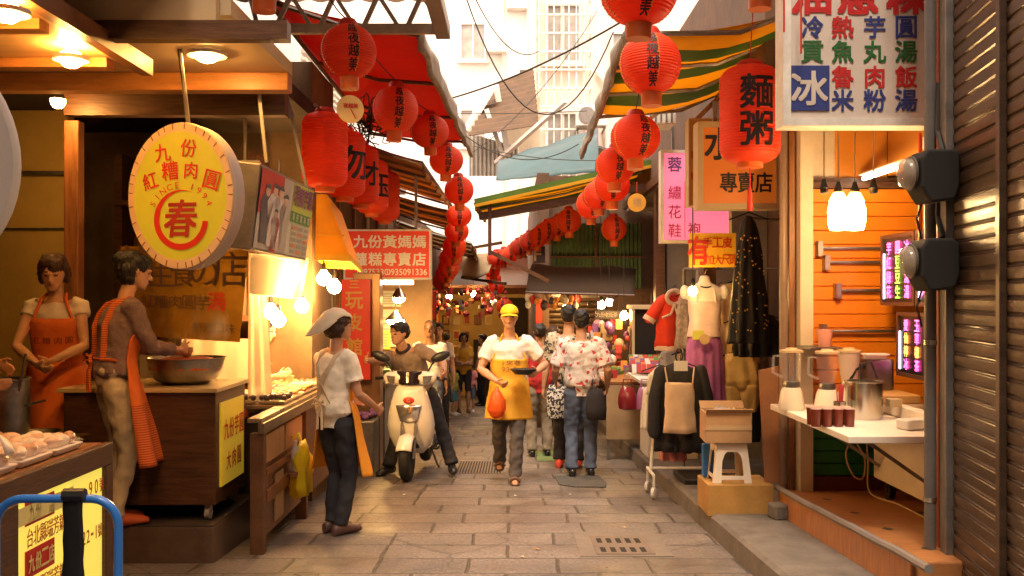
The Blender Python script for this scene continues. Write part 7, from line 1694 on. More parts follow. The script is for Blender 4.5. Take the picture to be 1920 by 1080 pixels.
# --- the waiter with the yellow cap
d = 9.55; x = P(955, 0, d).x; pos = (x, d, gz(d))
B = person('man in a yellow cap and amber apron walking towards the camera with a pan', pos, 1.72, 0, 'm', SKIN, pitch=-2,
           lw=('w', P(1006, 697, d - .20)), rw=('w', P(932, 715, d - .22)), rpole=(-1, .55, -.1), lpole=(.9, .9, -.5), la=(.055, -.06, .075), ra=(-.10, .38, .10), hair='crop', voxel=.007, shirt=WTEE, sleeve=.36, trousers=GREYT, shoes=BROWNS, sandals=True, curl=(.75, 1.1), loose=.020)
add_apron(B, YEA, .60, -.50, 62, 104, .05, .036, 'neck')
cap(B, mat('yellow_cap', (.82, .52, .02), .7, bump=.1, bs=40))
mb = MB()
for i, ch in enumerate('烏來巷'): mb.text(ch, .05, (0, 0, 0), wrap=lambda u, v, i=i: B.surf(.60 - .06 - v * -1.9, (u + (i - 1) * .06) / .15, .045))
mb.text('93-2', .045, (0, 0, 0), wrap=lambda u, v: B.surf(.42 + v * 1.9, u / .15, .05)); mb.build('apron_print', fabric('apron_print', (.35, .16, .05)), B.root, local=True)
hw = wm(B.root)
c = hw @ B.handL + V((-.10, -.03, .005)); t = thing('pan', 'black shallow pan held flat by the man in the yellow cap', 'pan', c)
mb = MB(); mb.lathe([(.001, 0), (.08, 0), (.125, .045), (.13, .05), (.12, .048), (.075, .01), (.001, .01)], c, 30); mb.build('pan_body', BLACK_P, t, smooth=True)
mb = MB(); mb.tube([c + V((.12, .01, .045)), hw @ B.handL + V((.02, .02, .04))], .011, 8); mb.build('handle', BLACK_P, t, smooth=True)
c = hw @ B.handR + V((-.03, -.01, -.04)); t = thing('plastic_bag', 'knotted orange red plastic bag swinging from the hand of the man in the yellow cap', 'bag', c - V((0, 0, .24)))
mb = MB(); mb.lathe([(.02, -.26), (.07, -.25), (.09, -.18), (.085, -.1), (.045, -.03), (.02, .0), (.015, .03)], c + V((-.03, 0, 0)), 26, None, 1, .8); mb.noise(.02, 12, 1, .012, 30); mb.build('bag', mat('orange_bag', (.78, .13, .02), .35, transl=.35, bump=.4, bs=18), t, smooth=True, ang=180)
# --- capped woman at the stall
d = 6.94; pos = (P(630, 0, d).x, d, gz(d))
B = person('woman in a cream headscarf, cream tee and tangerine apron at the stall', pos, 1.57, 143, 'f', SKIN, pitch=4, yaw=-22,
           rw=(-.20, -.24, .98), lw=(.12, -.28, 1.02), hair='bob', hairm=HAIRB, voxel=.0065, shirt=CTEE, sleeve=.34, trousers=NAVY, shoes=mat('flat_shoe', (.10, .05, .04), .4), loose=.020, la=(.07, -.02, .075), ra=(-.075, .02, .075))
add_apron(B, ORY, .70, -.80, 50, 92, .12, .036, 'cross', True, fabric('cream_strap', (.66, .52, .34)))
mb = MB(); sec_ = [(-.098, .165, .050, .0), (-.080, .205, .070, .020), (-.02, .243, .086, .055), (.05, .250, .096, .10), (.12, .215, .098, .125), (.185, .135, .075, .09), (.245, .045, .030, .03), (.262, .020, .006, .0)]
def kf(u, v):
    y, z, hw, dr_ = lerp_table([(k / 7,) + s_ for k, s_ in enumerate(sec_)], v); w = u * 2 - 1
    n_ = .006 * noise.noise(V((u * 5, v * 5, 3)))
    return B.hp(hw * math.sin(w * 1.35) / math.sin(1.35), y + .02 * w * w * (1 if v < .4 else 0), z - dr_ * abs(w) ** 1.8 + n_)
mb.grid(kf, 12, 18); mb.build('headscarf', fabric('cream_scarf', (.86, .78, .60)), B.root, smooth=True, local=True, ang=180, solid=.006)
# --- scooter and rider
sy = 9.62; sx = P(763, 0, sy).x
t = thing('scooter', 'beige motor scooter with black windscreen and round mirrors parked nose to the camera', 'scooter', (sx, sy, gz(sy)), R(-4))
SB = mat('scooter_paint', (.82, .76, .68), .25, coat=.7, var=.03, vs=4); CHR = mat('chrome_lens', (.75, .72, .68), .12, metal=.9, var=.35, vs=25); TYRE = mat('tyre_rubber', (.018, .016, .015), .7, bump=.3, bs=60)
rx90 = Matrix.Rotation(R(90), 3, 'Y')
for yy, nm in ((.0, 'front_wheel'), (1.20, 'rear_wheel')):
    mb = MB(); mb.lathe([(.13, -.04), (.18, -.055), (.205, -.045), (.222, -.02), (.225, 0), (.222, .02), (.205, .045), (.18, .055), (.13, .04)], (0, yy, .226), 36, rx90); w = mb.build(nm, TYRE, t, smooth=True, local=True)
    mb = MB(); mb.lathe([(.001, -.03), (.05, -.035), (.13, -.02), (.135, -.038), (.135, .038), (.13, .02), (.05, .035), (.001, .03)], (0, yy, .226), 28, rx90); mb.build('rim', STEEL_D, w, smooth=True, local=True)
mb = MB(); mb.grid(lambda u, v: V(((v - .5) * .155, math.cos(R(28 + 108 * u)) * -(.25 - .035 * abs(v - .5) * 2) * 1.0, .226 + math.sin(R(28 + 108 * u)) * (.25 - .035 * abs(v * 2 - 1) ** 2))), 20, 10)
mb.build('front_fender', SB, t, smooth=True, local=True, ang=180, solid=.008)
mb = MB()
def el(z, w, dd, yc, p=2.4):
    r_ = []
    for i in range(28):
        a = 2 * math.pi * i / 28; cx_, sx_ = math.cos(a), math.sin(a)
        r_.append(V((math.copysign(abs(cx_) ** (2 / p), cx_) * w, yc + math.copysign(abs(sx_) ** (2 / p), sx_) * dd, z)))
    return r_
mb.rings([el(.24, .12, .05, .30), el(.32, .19, .08, .29), el(.42, .23, .11, .27), el(.54, .245, .13, .245), el(.66, .23, .13, .225), el(.78, .20, .115, .21), el(.88, .17, .095, .20), el(.95, .13, .07, .20)]); mb.build('front_shield', SB, t, smooth=True, local=True, ang=180)
mb = MB(); q_ = [(-.085, .60), (.085, .60), (.125, .75), (-.125, .75)]
def sf(x, z):
    w, dd, yc = lerp_table([(.24, .12, .05, .30), (.54, .245, .13, .245), (.66, .23, .13, .225), (.78, .20, .115, .21), (.95, .13, .07, .20)], z)
    return V((x, yc - dd * max(0, 1 - min(1, abs(x) / w) ** 2.4) ** (1 / 2.4), z))
def hl(u, v):
    z = .59 + .16 * v + .012 * (1 - abs(u * 2 - 1)) * (v - .5) * 2; w = .085 + .045 * v; return sf((u * 2 - 1) * w, z) + V((0, -.012 - .012 * math.sin(math.pi * u) * math.sin(math.pi * v), 0))
mb.grid(hl, 14, 8); mb.build('headlight', CHR, t, smooth=True, local=True, ang=180, solid=.01)
mb = MB(); mb.ball(sf(0, .80) + V((0, -.002, 0)), (.058, .014, .036), 18, 10); bd = mb.build('badge', RED, t, smooth=True, local=True)
mb = MB(); mb.text('G', .035, sf(0, .80) + V((0, -.016, 0)), bold=.02, lift=.002); mb.build('badge_mark', CREAM, bd, local=True)
mb = MB(); mb.rings([el(.40, .07, .02, .12), el(.36, .08, .02, .14)]); mb.rings([el(.30, .09, .05, .24), el(.45, .12, .05, .235)]); mb.build('lower_grille', BLACK_P, t, smooth=True, local=True)
mb = MB(); mb.rings([[V((x, .19 + yy * r_, 1.02 + zz * r2)) for yy, zz in [(math.cos(a), math.sin(a)) for a in [2 * math.pi * i / 14 for i in range(14)]]] for x, r_, r2 in ((-.27, .03, .035), (-.24, .055, .06), (-.14, .075, .075), (0, .08, .07), (.14, .075, .075), (.24, .055, .06), (.27, .03, .035))]); mb.build('handlebar_cover', SB, t, smooth=True, local=True, ang=180)
mb = MB(); mb.grid(lambda u, v: V(((u * 2 - 1) * (.10 + .03 * v), .085 + .03 * v + .03 * abs(u * 2 - 1) ** 2, .965 + .13 * v)), 12, 8); mb.build('windscreen', mat('smoked_plastic', (.02, .012, .012), .1, coat=.5), t, smooth=True, local=True, ang=180, solid=.008)
for e in (-1, 1):
    mb = MB(); mb.add([V((e * .14, .112, 1.045)), V((e * .235, .135, 1.05)), V((e * .21, .125, .985)), V((e * .15, .11, .955))], [(0, 1, 2, 3)]); mb.build('turn_signal', CHR, t, local=True, solid=.014)
    mb = MB(); mb.tube([(e * .25, .22, 1.02), (e * .37, .26, 1.01)], .017, 10); mb.build('grip', BLACK_P, t, smooth=True, local=True)
    mb = MB(); mb.tube([(e * .17, .20, 1.06), (e * .22, .2, 1.16), (e * .29, .2, 1.22)], .009, 8); mb.ball((e * .31, .2, 1.24), (.105, .025, .048), 18, 10, Matrix.Rotation(-e * R(22), 3, 'Y')); mb.build('mirror', BLACK_P, t, smooth=True, local=True)
mb = MB(); mb.rings([el(.26, .15, .38, .62), el(.31, .16, .40, .62)]); mb.rings([el(.34, .15, .36, 1.15), el(.5, .19, .40, 1.15), el(.68, .17, .42, 1.15), el(.74, .14, .40, 1.15)]); mb.build('rear_body', SB, t, smooth=True, local=True, ang=60)
mb = MB(); mb.rings([el(.742, .13, .38, 1.1), el(.79, .15, .40, 1.1), el(.83, .13, .38, 1.1)]); mb.build('seat', BLACK_P, t, smooth=True, local=True)
mb = MB(); mb.tube([(.12, .75, .25), (.2, .72, .05), (.22, .74, .012)], .012, 6); mb.tube([(-.06, .0, .226), (-.07, .12, .55), (-.05, .2, .9)], .018, 8); mb.tube([(.06, .0, .226), (.07, .12, .55), (.05, .2, .9)], .018, 8); mb.build('fork', GREY_M, t, smooth=True, local=True)
rq = wm(t); sp_ = rq @ V((0, .86, 0))
B = person('scooter rider in a taupe polo shirt reaching left towards the stall', (sp_.x, sp_.y, gz(sp_.y)), 1.73, -4, 'm', SKIN, hip=(.0, -.02, .84), lean=(-.15, -.20), yaw=-38, pitch=8,
           rw=('w', P(684, 676, 9.72)), rpole=(-.5, .3, -1), lw=('w', rq @ V((.33, .27, 1.05)) + V((0, .06, .02))), lpole=(1, .3, -.3), la=(.40, -.36, .075), ra=(-.28, -.36, .075), lknee=(.55, -1, .25), rknee=(-.55, -1, .25), hair='short', voxel=.007, shirt=TAUPE, sleeve=.36, trousers=BLKT, shoes=BLKS, toes=(12, -25), loose=.016)
mb = MB(); mb.tube([B.nk + B.fx[0] * math.cos(a) * .07 + B.fx[1] * math.sin(a) * .068 + B.u * (.012 + .012 * math.sin(a)) for a in [2 * math.pi * i / 20 for i in range(21)]], .017, 8); mb.build('collar', BLKT, B.root, smooth=True, local=True)
# --- food shop women
pos = (-2.50, 6.02, FZ)
B = person('woman in a mauve sweater and orange apron seen from behind stirring the big bowl', pos, 1.68, 128, 'f', SKIN, lean=(.02, -.08), pitch=14,
           lw=('w', V((-2.23, 6.38, .985))), lpole=(.6, .6, -.8), rw=('w', V((-2.17, 6.26, 1.00))), rpole=(-.6, .4, -1), hair='bun', voxel=.0065, shirt=MAUVE, sleeve=.9, trousers=KHAKI, shoes=mat('orange_shoe', (.6, .12, .03), .4), loose=.014, la=(.09, .0, .075), ra=(-.09, .02, .075), curl=(.9, .9))
GING = mat('orange_gingham', (.50, .10, .02), .85); n_ = GING.node_tree; wv = n_.nodes.new('ShaderNodeTexWave'); wv.bands_direction = 'Z'; wv.inputs['Scale'].default_value = 22; tcx = n_.nodes.new('ShaderNodeTexCoord'); n_.links.new(tcx.outputs['Object'], wv.inputs[0]); mxx = n_.nodes.new('ShaderNodeMix'); mxx.data_type = 'RGBA'; n_.links.new(wv.outputs[0], mxx.inputs[0]); mxx.inputs[6].default_value = (.34, .05, .015, 1); mxx.inputs[7].default_value = (.66, .16, .03, 1); n_.links.new(mxx.outputs[2], n_.nodes['Principled BSDF'].inputs['Base Color'])
add_apron(B, ORA, .80, -.95, 42, 78, .14, .030, 'back', True, GING, mats=[ORA, GING], split=.58)
B = person('woman with curly dark hair in an orange bib apron facing the camera in the shop', (-3.04, 6.42, FZ + .02), 1.66, 14, 'f', SKIN, lean=(0, -.06), pitch=22, lw=(.02, -.30, 1.02), rw=(-.06, -.30, 1.0), lpole=(1, .3, -.6), rpole=(-1, .3, -.6), hair='bob', hairm=HAIRB, voxel=.008, shirt=fabric('striped_top', (.60, .50, .42)), sleeve=.15, trousers=BLKT, shoes=BLKS, curl=(.9, .9))
add_apron(B, ORA, .78, -.9, 44, 110, .06, .032, 'neck')
mb = MB()
for i, ch in enumerate('紅糟肉圓'): mb.text(ch, .045, (0, 0, 0), wrap=lambda u, v, i=i: B.surf(.50 + v * 1.9, (u + (i - 1.5) * .06) / .15, .044))
mb.build('apron_print', fabric('apron_brown_print', (.28, .06, .02)), B.root, local=True)
B = person('worker at the left edge in an orange apron, one arm reaching to the stock pot', (-2.98, 5.08, gz(5.1) + .05), 1.64, 62, 'f', SKIN, lean=(0, -.06), lw=('w', V((-2.88, 5.36, .98))), rw=('w', V((-2.80, 5.10, .88))), hair='bun', voxel=.008, shirt=fabric('ochre_top', (.45, .28, .12)), sleeve=.34, trousers=BLKT, shoes=BLKS)
add_apron(B, ORA, .78, -.8, 46, 110, .06, .03, 'neck')
B = person('server in a pink top and orange apron behind the snack trays', (-2.30, 8.35, gz(8.35)), 1.6, 78, 'f', SKINL, lean=(0, -.10), pitch=20, lw=('w', V((-1.98, 8.3, .68))), rw=('w', V((-1.97, 8.05, .68))), hair='bob', voxel=.011, shirt=fabric('dusty_pink', (.60, .30, .24)), sleeve=.4, trousers=BLKT, shoes=BLKS)
add_apron(B, ORA, .78, -.7, 46, 110, .06, .03, 'neck', False)
# --- passers by
def walker(label, px, d, H, face, **k): return person(label, (P(px, 0, d).x, d, gz(d)), H, face, **k)
B = walker('man in a white shirt with red flowers and blue jeans seen from behind', 1090, 10.0, 1.70, 180, sex='m', hair='short', voxel=.0075, shirt=FLORAL, sleeve=.42, trousers=JEAN, shoes=BLKS, loose=.026, rw=(-.28, -.1, .93), lw=(.26, -.20, .98), ra=(-.10, -.02, .075), la=(.10, .06, .085), shirt_t0=.0)
t = thing('shoulder_bag', 'black shoulder bag against the hip of the man in the flowered shirt', 'bag', P(1118, 790, 9.86))
c = P(1118, 757, 9.84); mb = MB(); mb.rings([[c + V((math.cos(a) * rx, math.sin(a) * ry, z)) for a in [2 * math.pi * i / 22 for i in range(22)]] for z, rx, ry in ((-.17, .06, .03), (-.16, .095, .05), (-.05, .11, .065), (.08, .095, .05), (.15, .06, .03))]); mb.noise(.01, 12); mb.build('body', BLKT, t, smooth=True, ang=180)
mb = MB(); mb.tube([c + V((-.04, .02, .14)), c + V((-.03, .06, .35)), c + V((-.05, .12, .58))], .009, 6); mb.build('strap', BLKT, t)
B = walker('taller man in a dark patterned shirt half behind the flowered shirt man', 1066, 10.75, 1.78, 172, sex='m', hair='short', voxel=.009, shirt=HAWAII, sleeve=.42, trousers=BLKT, shoes=mat('red_shoe', (.6, .06, .03), .5), loose=.022, lw=(.27, -.02, .84))
c = P(1046, 752, 10.55); t = thing('tote_bag', 'black and white zebra print tote bag beside the patterned shirt man', 'bag', c - V((0, 0, .2)))
mb = MB(); mb.rings([[c + V((math.cos(a) * rx, math.sin(a) * ry, z)) for a in [2 * math.pi * i / 22 for i in range(22)]] for z, rx, ry in ((-.19, .09, .03), (-.18, .12, .05), (0, .125, .06), (.17, .115, .03), (.18, .11, .02))]); mb.noise(.008, 12); mb.build('body', ZEBRA, t, smooth=True)
mb = MB(); mb.tube([c + V((-.06, 0, .17)), c + V((-.04, 0, .30)), c + V((.04, 0, .30)), c + V((.06, 0, .17))], .009, 6); mb.build('handle', BLKT, t, smooth=True)
walker('woman with full dark hair in black clothes behind the patterned shirt man', 1037, 12.4, 1.58, 175, sex='f', hair='long', hairm=HAIRB, voxel=.011, shirt=BLKT, sleeve=.4, trousers=BLKT, shoes=BLKS)
walker('person in a red tee and grey trousers just behind the man in the yellow cap', 1012, 11.8, 1.60, 185, sex='m', hair='short', voxel=.011, shirt=REDT, sleeve=.4, trousers=fabric('khaki_grey', (.22, .17, .12)), shoes=BLKS, loose=.022)
walker('man in a white polo walking behind the scooter rider', 806, 12.8, 1.66, -4, sex='m', skin=SKIND, hair='crop', voxel=.010, shirt=fabric('white_polo', (.62, .56, .52)), sleeve=.40, trousers=JEAN, shoes=BLKS, loose=.02)
walker('man mostly hidden behind the white polo man', 822, 14.8, 1.68, 0, sex='m', hair='short', voxel=.013, shirt=fabric('pale_pink_shirt', (.6, .48, .42)), sleeve=.4, trousers=BLKT, shoes=BLKS)
walker('woman in a yellow orange tee with folded arms in the distance', 869, 19.6, 1.60, 8, sex='f', hair='bob', voxel=.013, shirt=YTEE, sleeve=.38, trousers=BLKT, cuff=.5, shoes=BROWNS, lw=(-.06, -.20, 1.05), rw=(.06, -.22, 1.08), lpole=(1, .3, -.5), rpole=(-1, .3, -.5), loose=.02)
walker('small child in a pink tee and jean shorts standing in the lane', 882, 19.9, 1.0, 5, sex='f', hair='bob', voxel=.011, shirt=PINKT, sleeve=.36, trousers=JEAN, cuff=.5, shoes=WSHOE, loose=.03, rw=(-.05, -.22, 1.1), rpole=(-1, .2, -.5))
walker('small child in a lime tee near the wall in the distance', 850, 19.0, .98, 60, sex='f', hair='bob', voxel=.011, shirt=GREENT, sleeve=.36, trousers=fabric('teal_shorts', (.1, .25, .28)), cuff=.5, shoes=WSHOE, loose=.03)
walker('woman with long hair and a pale top at the far end, seen from the side', 905, 22.0, 1.60, -60, sex='f', skin=SKINL, hair='long', voxel=.014, shirt=fabric('pale_top', (.62, .45, .38)), sleeve=.1, trousers=BLKT, shoes=BLKS)
walker('far passer by in dark clothes under the pictures', 838, 23.5, 1.65, 180, sex='m', hair='short', voxel=.016, shirt=fabric('rust_shirt', (.35, .10, .04)), sleeve=.4, trousers=BLKT, shoes=BLKS)
# ================================================================== late additions
t = thing('awning', 'sagging brown cloth awning under the green screen on the right', 'awning', P(1080, 550, 13.6))
mb = MB()
def bar_(u, v):
    a = P(1008 + 185 * u, 508 + 4 * math.sin(u * 6) - 18 * (1 - u) * 0, 14.6); b = P(985 + 205 * u, 548 + 6 * u, 13.2)
    return a.lerp(b, v) + V((0, 0, .24 * math.sin(math.pi * v) * (1 - .4 * u) + .02 * noise.noise(V((u * 6, v * 4, 3)))))
mb.grid(bar_, 20, 8); mb.build('cloth', mat('brown_canvas', (.032, .017, .009), .85, var=.3, vs=4, dirt=.4), t, smooth=True, ang=180, solid=.01)
mb = MB(); mb.tube([bar_(0, 1), bar_(1, 1)], .02, 6); mb.tube([bar_(0, 0), bar_(1, 0)], .02, 6); mb.build('frame_pole', WOOD_D, t, smooth=True)
t = thing('canvas_sheet', 'beige canvas sheet slung across above the lane end', 'canvas', P(900, 500, 21))
mb = MB(); q4 = [P(866, 520, 21), P(915, 512, 20), P(932, 470, 20.4), P(868, 468, 21.2)]
mb.grid(lambda u, v: q4[0].lerp(q4[1], u).lerp(q4[3].lerp(q4[2], u), v) + V((0, 0, -.08 * math.sin(math.pi * u))), 10, 6); mb.build('sheet', MATS['cream_awning_cloth'], t, smooth=True, ang=180, solid=.008)
mb = MB(); mb.bar(q4[3], P(940, 455, 20.4), .06, .06); mb.bar(q4[0], P(948, 532, 20), .06, .06); mb.build('pole', WOOD_D, t)
hung_bulb(P(1299, 546, 8.35), 2.3, 'small lit bulb beside the mannequin shoulder', None, .042)
# lane end: layered awnings, lamps over the pictures, dense goods
stripes('awning', 'faded striped awning high at the lane end below the bright gap', [(-.95, 21.5, 2.55), (-.95, 25.5, 2.6), (-2.6, 25.5, 3.0), (-2.6, 21.5, 3.1)], [MATS['cream_awning_cloth'], ABR], 8, .04, .12)
for px, py, d, lab in ((842, 556, 23.0, 'warm bulb over the framed pictures, left one'), (888, 552, 23.0, 'warm bulb over the framed pictures, middle one'), (925, 566, 23.2, 'warm bulb beside the dim lanterns at the lane end'), (1060, 580, 15.5, 'warm bulb before the brown shutter')):
    hung_bulb(P(px, py, d), P(px, py, d).z + .35, lab, None, .07)
rnd = random.Random(91)
for i in range(70):
    px = rnd.uniform(770, 950); py = rnd.uniform(540, 592); d = rnd.uniform(20, 24.5)
    c = P(px, py, d); k = rnd.randrange(3); s_ = rnd.uniform(.035, .085); mb = MB()
    if k == 0: mb.ball(c, (s_, s_, s_ * 1.1), 10, 7)
    elif k == 1: mb.lathe([(s_ * .2, s_), (s_, 0), (s_ * .7, -s_), (.01, -s_)], c, 10)
    else: mb.box(c, (s_ * 1.1, .04, s_ * 1.9), rz=rnd.uniform(-.4, .4))
    tag(mb.build('souvenir', GM[[0, 0, 4, 0, 0, 0, 2, 6][rnd.randrange(8)]], smooth=k < 2), 'small hanging souvenir at the far end of the lane', 'souvenir', 'souvenirs hanging at the lane end')
for i in range(26):      # stalls and racks along the far left wall
    y = rnd.uniform(19.3, 25.5); z = rnd.uniform(gz(y) + .3, 1.2); mb = MB(); mb.box((-1.95, y, z), (.08, rnd.uniform(.15, .35), rnd.uniform(.15, .4)))
    tag(mb.build('poster', GM[[0, 4, 2, 3, 0, 4][rnd.randrange(6)]]), 'bright goods board on the far left wall of the lane', 'goods board', 'goods boards on the far left wall')
# steam rising from the big bowl
sm_ = bpy.data.materials.new('steam'); sm_.use_nodes = True; n = sm_.node_tree.nodes; l = sm_.node_tree.links
for q in list(n):
    if q.type == 'BSDF_PRINCIPLED': n.remove(q)
pv = n.new('ShaderNodeVolumePrincipled'); pv.inputs['Color'].default_value = (1, .97, .92, 1); pv.inputs['Anisotropy'].default_value = .2
tcn = n.new('ShaderNodeTexCoord'); nz = n.new('ShaderNodeTexNoise'); nz.inputs['Scale'].default_value = 7; nz.inputs['Detail'].default_value = 4; nz.inputs['Distortion'].default_value = 1.2
mpn = n.new('ShaderNodeMapping'); mpn.inputs['Scale'].default_value = (1, 1, .45); l.new(tcn.outputs['Object'], mpn.inputs[0]); l.new(mpn.outputs[0], nz.inputs['Vector'])
mrn = n.new('ShaderNodeMapRange'); mrn.inputs[1].default_value = .5; mrn.inputs[2].default_value = .75; mrn.inputs[4].default_value = 4.0; l.new(nz.outputs[0], mrn.inputs[0]); l.new(mrn.outputs[0], pv.inputs['Density'])
l.new(pv.outputs[0], n['Material Output'].inputs['Volume'])
mb = MB(); mb.rings([[V((-2.12 + .06 * z + math.cos(a) * r_, 6.44 + math.sin(a) * r_ * .8, .95 + z)) for a in [2 * math.pi * i / 18 for i in range(18)]] for z, r_ in ((0, .12), (.04, .19), (.14, .22), (.28, .20), (.38, .12), (.42, .04))])
o = mb.build('steam', sm_); o['kind'] = 'stuff'; o['label'] = 'thin white steam rising from the big bowl of red meat'; o['category'] = 'steam'
t = thing('window_unit', 'old white louvred window unit under the striped awning on the right', 'air conditioner', P(1240, 232, 9.0))
a, b = P(1214, 232, 9.0), P(1268, 200, 9.0)
mb = MB(); mb.bb(a.x, b.x, 9.0, 9.4, a.z, b.z); mb.build('casing', WHITE_M, t, bevel=.01)
mb = MB()
for i in range(5): mb.bb(a.x + .02 + i * .05, a.x + .035 + i * .05, 8.985, 8.998, a.z + .02, b.z - .02)
mb.build('louvre', GREY_M, t)
mb = MB(); mb.bar(P(1180, 250, 8.9), P(1365, 120, 8.9), .03, .03); mb.bar(P(1300, 230, 8.6), P(1440, 90, 8.2), .03, .03)
o = mb.build('awning_strut', WOOD_M); tag(o, 'rusty struts propping the striped awning above the signs', 'strut')
# more clothes packed on and around the garment rack
garment('white lace top hung at the left end of the front rack', 1224, 720, 8.95, [(0, .04, .03), (-.05, .09, .05), (-.3, .10, .06), (-.42, .11, .06)], MATS['white_cloth'], 'top', 'top', 9, .015, hook=False)
garment('white frilled blouse showing right of the black jacket', 1338, 700, 9.35, [(0, .05, .03), (-.05, .12, .05), (-.3, .13, .06), (-.5, .15, .07)], MATS['white_cloth'], 'blouse', 'blouse', 11, .02, na=.02)
garment('pink cloth at the foot of the front rack', 1262, 835, 8.8, [(0, .10, .05), (-.08, .12, .06), (-.14, .11, .06)], fab('rose_cloth', (.70, .25, .25)), 'cloth', 'folded_cloth', 7, .02, hook=False)
for px, py, m_, lab in ((1296, 590, 'print_grey2', 'patterned blouse beside the red fur trimmed dress'), (1348, 588, 'cream_jersey', 'cream printed shirt behind the mannequin shoulder'), (1362, 640, 'white_cloth', 'white pleated shirt between mannequin and gold trousers')):
    garment(lab, px, py - 40, 9.55, [(0, .04, .03), (-.05, .13, .05), (-.3, .14, .06), (-.55, .15, .07)], MATS[m_], 'shirt', 'shirt', 8, .02, na=.02)
mb = MB(); mb.bb(1.50, 1.95, 8.35, 8.95, zpav(8.9) + .003, zpav(8.4) + .05); tag(mb.build('dark_tray', BLACK_P, bevel=.01), 'low dark tray on the pavement under the front rack', 'tray')
# denser goods, signs and lanterns towards the bend on the right
t = board('shop_sign', 'long dark sign with small pale characters under the right row of shops', (1116, 583, 1164, 598), 13.0, mat('black_sign', (.03, .02, .018), .4), None, .03, 0)
lett(t, 13.0, [(ch, 1122 + 8 * i, 590, 9, .0, .9) for i, ch in enumerate('九份老街茶')], CREAM)
mb = MB(); mb.tube([P(1120, 583, 13.01), P(1120, 540, 13.01)], .006, 5); mb.tube([P(1160, 583, 13.01), P(1160, 540, 13.01)], .006, 5); mb.build('hanger', CABLE, t)
for x0, y0, x1, y1, d, mm, lab in ((1004, 560, 1018, 612, 15.9, 'red_sign_face', 'narrow red upright board on the wall where the lane bends'), (1128, 606, 1150, 640, 12.9, 'goods_tan', 'tan card among the goods of the right row'), (800, 548, 818, 600, 18.8, 'red_sign_face', 'narrow red upright board on the far left shop')):
    t = board('hanging_board', lab, (x0, y0, x1, y1), d, MATS[mm], WOOD_D, .03, .012, 'board')
rnd = random.Random(55)
for i in range(55):
    px = rnd.uniform(1105, 1190); py = rnd.uniform(600, 700); d = rnd.uniform(12.2, 14.5); c = P(px, py, d); s_ = rnd.uniform(.03, .07); mb = MB()
    if i % 2: mb.ball(c, (s_, s_, s_ * 1.2), 8, 6)
    else: mb.box(c, (s_ * 1.4, .03, s_ * 2.2), rz=rnd.uniform(-.5, .5))
    tag(mb.build('souvenir', GM[[0, 2, 4, 3, 6, 2, 5][rnd.randrange(7)]], smooth=i % 2 == 1), 'small souvenir hung in the right row behind the flowered shirt man', 'souvenir', 'souvenirs hung in the right row')
for i in range(30):
    px = rnd.uniform(985, 1110); py = rnd.uniform(552, 575); d = rnd.uniform(13.6, 15.0); c = P(px, py, d); s_ = rnd.uniform(.03, .06); mb = MB()
    mb.tube([c + V((0, 0, .2)), c], .003, 4); mb.ball(c, (s_, s_, s_ * 1.4), 8, 6)
    tag(mb.build('hanging_charm', GM[[0, 4, 2, 0, 3, 6][rnd.randrange(6)]], smooth=True), 'small charm hanging below the brown awning before the shutter', 'charm', 'charms hanging below the brown awning')
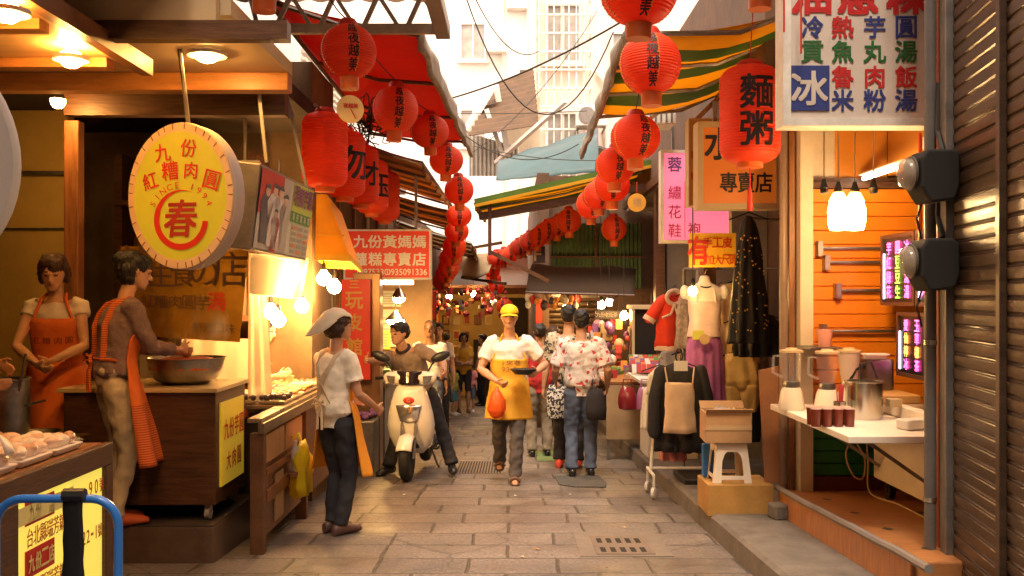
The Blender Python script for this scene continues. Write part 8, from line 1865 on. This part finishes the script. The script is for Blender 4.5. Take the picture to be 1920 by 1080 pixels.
# clutter on the drinks shop shelf
c = P(1700, 770, 5.6); mb = MB(); mb.box((2.30, 5.5, .587 + .03), (.16, .11, .06), rz=.3); tag(mb.build('napkin_pack', MATS['white_board'], bevel=.012), 'white napkin pack lying on the fold out shelf near the pipe', 'napkins')
t = thing('straw_jar', 'small jar of straws on the shelf behind the tea cups', 'jar', (2.03, 5.95, .587))
mb = MB(); mb.lathe([(.001, 0), (.035, 0), (.038, .11), (.033, .11), (.03, .01), (.001, .01)], (2.03, 5.95, .587), 16); mb.build('jar', STEEL, t, smooth=True)
mb = MB(); rnd = random.Random(2)
for i in range(9): a, b = rnd.uniform(-.02, .02), rnd.uniform(-.02, .02); mb.tube([(2.03 + a * .4, 5.95 + b * .4, .60), (2.03 + a * 1.6, 5.95 + b * 1.6, .80)], .004, 5)
mb.build('straws', GM[0], t, smooth=True)
mb = MB(); z1 = z0 + .0; mb.bb(1.398, 1.732, 6.931, 6.9345, z0 + .09, z0 + .125); o = mb.build('packing_tape', mat('packing_tape', (.52, .36, .2), .25), [q for q in COL.objects if q.name.startswith('cardboard_box') and q.parent is None][0])
# ------------------------------------------------------------------ lettering, prints and small fittings belong to the part that carries them
HOST = {'lettering': ('panel', 'face', 'sign_panel', 'paper_shell', 'sheet', 'disc'), 'blue_square': ('panel',), 'divider': ('panel',), 'red_block': ('sign_panel',), 'gold_seam': ('paper_shell',), 'plaque': ('bottom_fringe',),
        'print': ('frame', 'paper'), 'poster_print': ('panel',), 'apron_print': ('apron',), 'apron_strap': ('apron',), 'collar': ('shirt', 'jar'), 'lid': ('jar', 'cup'), 'jar_handle': ('jar',),
        'ring_emblem': ('face',), 'emblem_character': ('face',), 'rim_stitch': ('rim_band',), 'cuff': ('sleeve',), 'hem': ('cloth',), 'sequin': ('cloth',), 'strap': ('top', 'cloth', 'torso'), 'price_tag': ('trousers',), 'edge_light': ('panel',), 'bulb': ('socket', 'rim', 'lamp_shade'),
        'dial': ('housing',), 'glass_dome': ('housing',), 'drawer_front': ('front_panel',), 'pale_panel': ('front_panel',), 'panel_batten': ('front_panel',), 'meat_filling': ('steel_shell',), 'tile_diamond': ('step',), 'slot': ('plate', 'frame'), 'rolled_side_flap': (), 'flap': ('body',), 'turn_signal': ('handlebar_cover',), 'purlin': ('roof',), 'cling_film': ('tray',)}
for root in [o for o in COL.objects if o.parent is None and o.type == 'EMPTY']:
    ch = list(root.children); base = {}
    for c in ch: base.setdefault(c.name.split('.')[0], c)
    for c in ch:
        for h in HOST.get(c.name.split('.')[0], ()):
            if h in base and base[h] is not c and not c.children: c.parent = base[h]; break
# ------------------------------------------------------------------ tidy up
for o in list(TMP.objects): bpy.data.objects.remove(o)
bpy.data.scenes.remove(TMP)
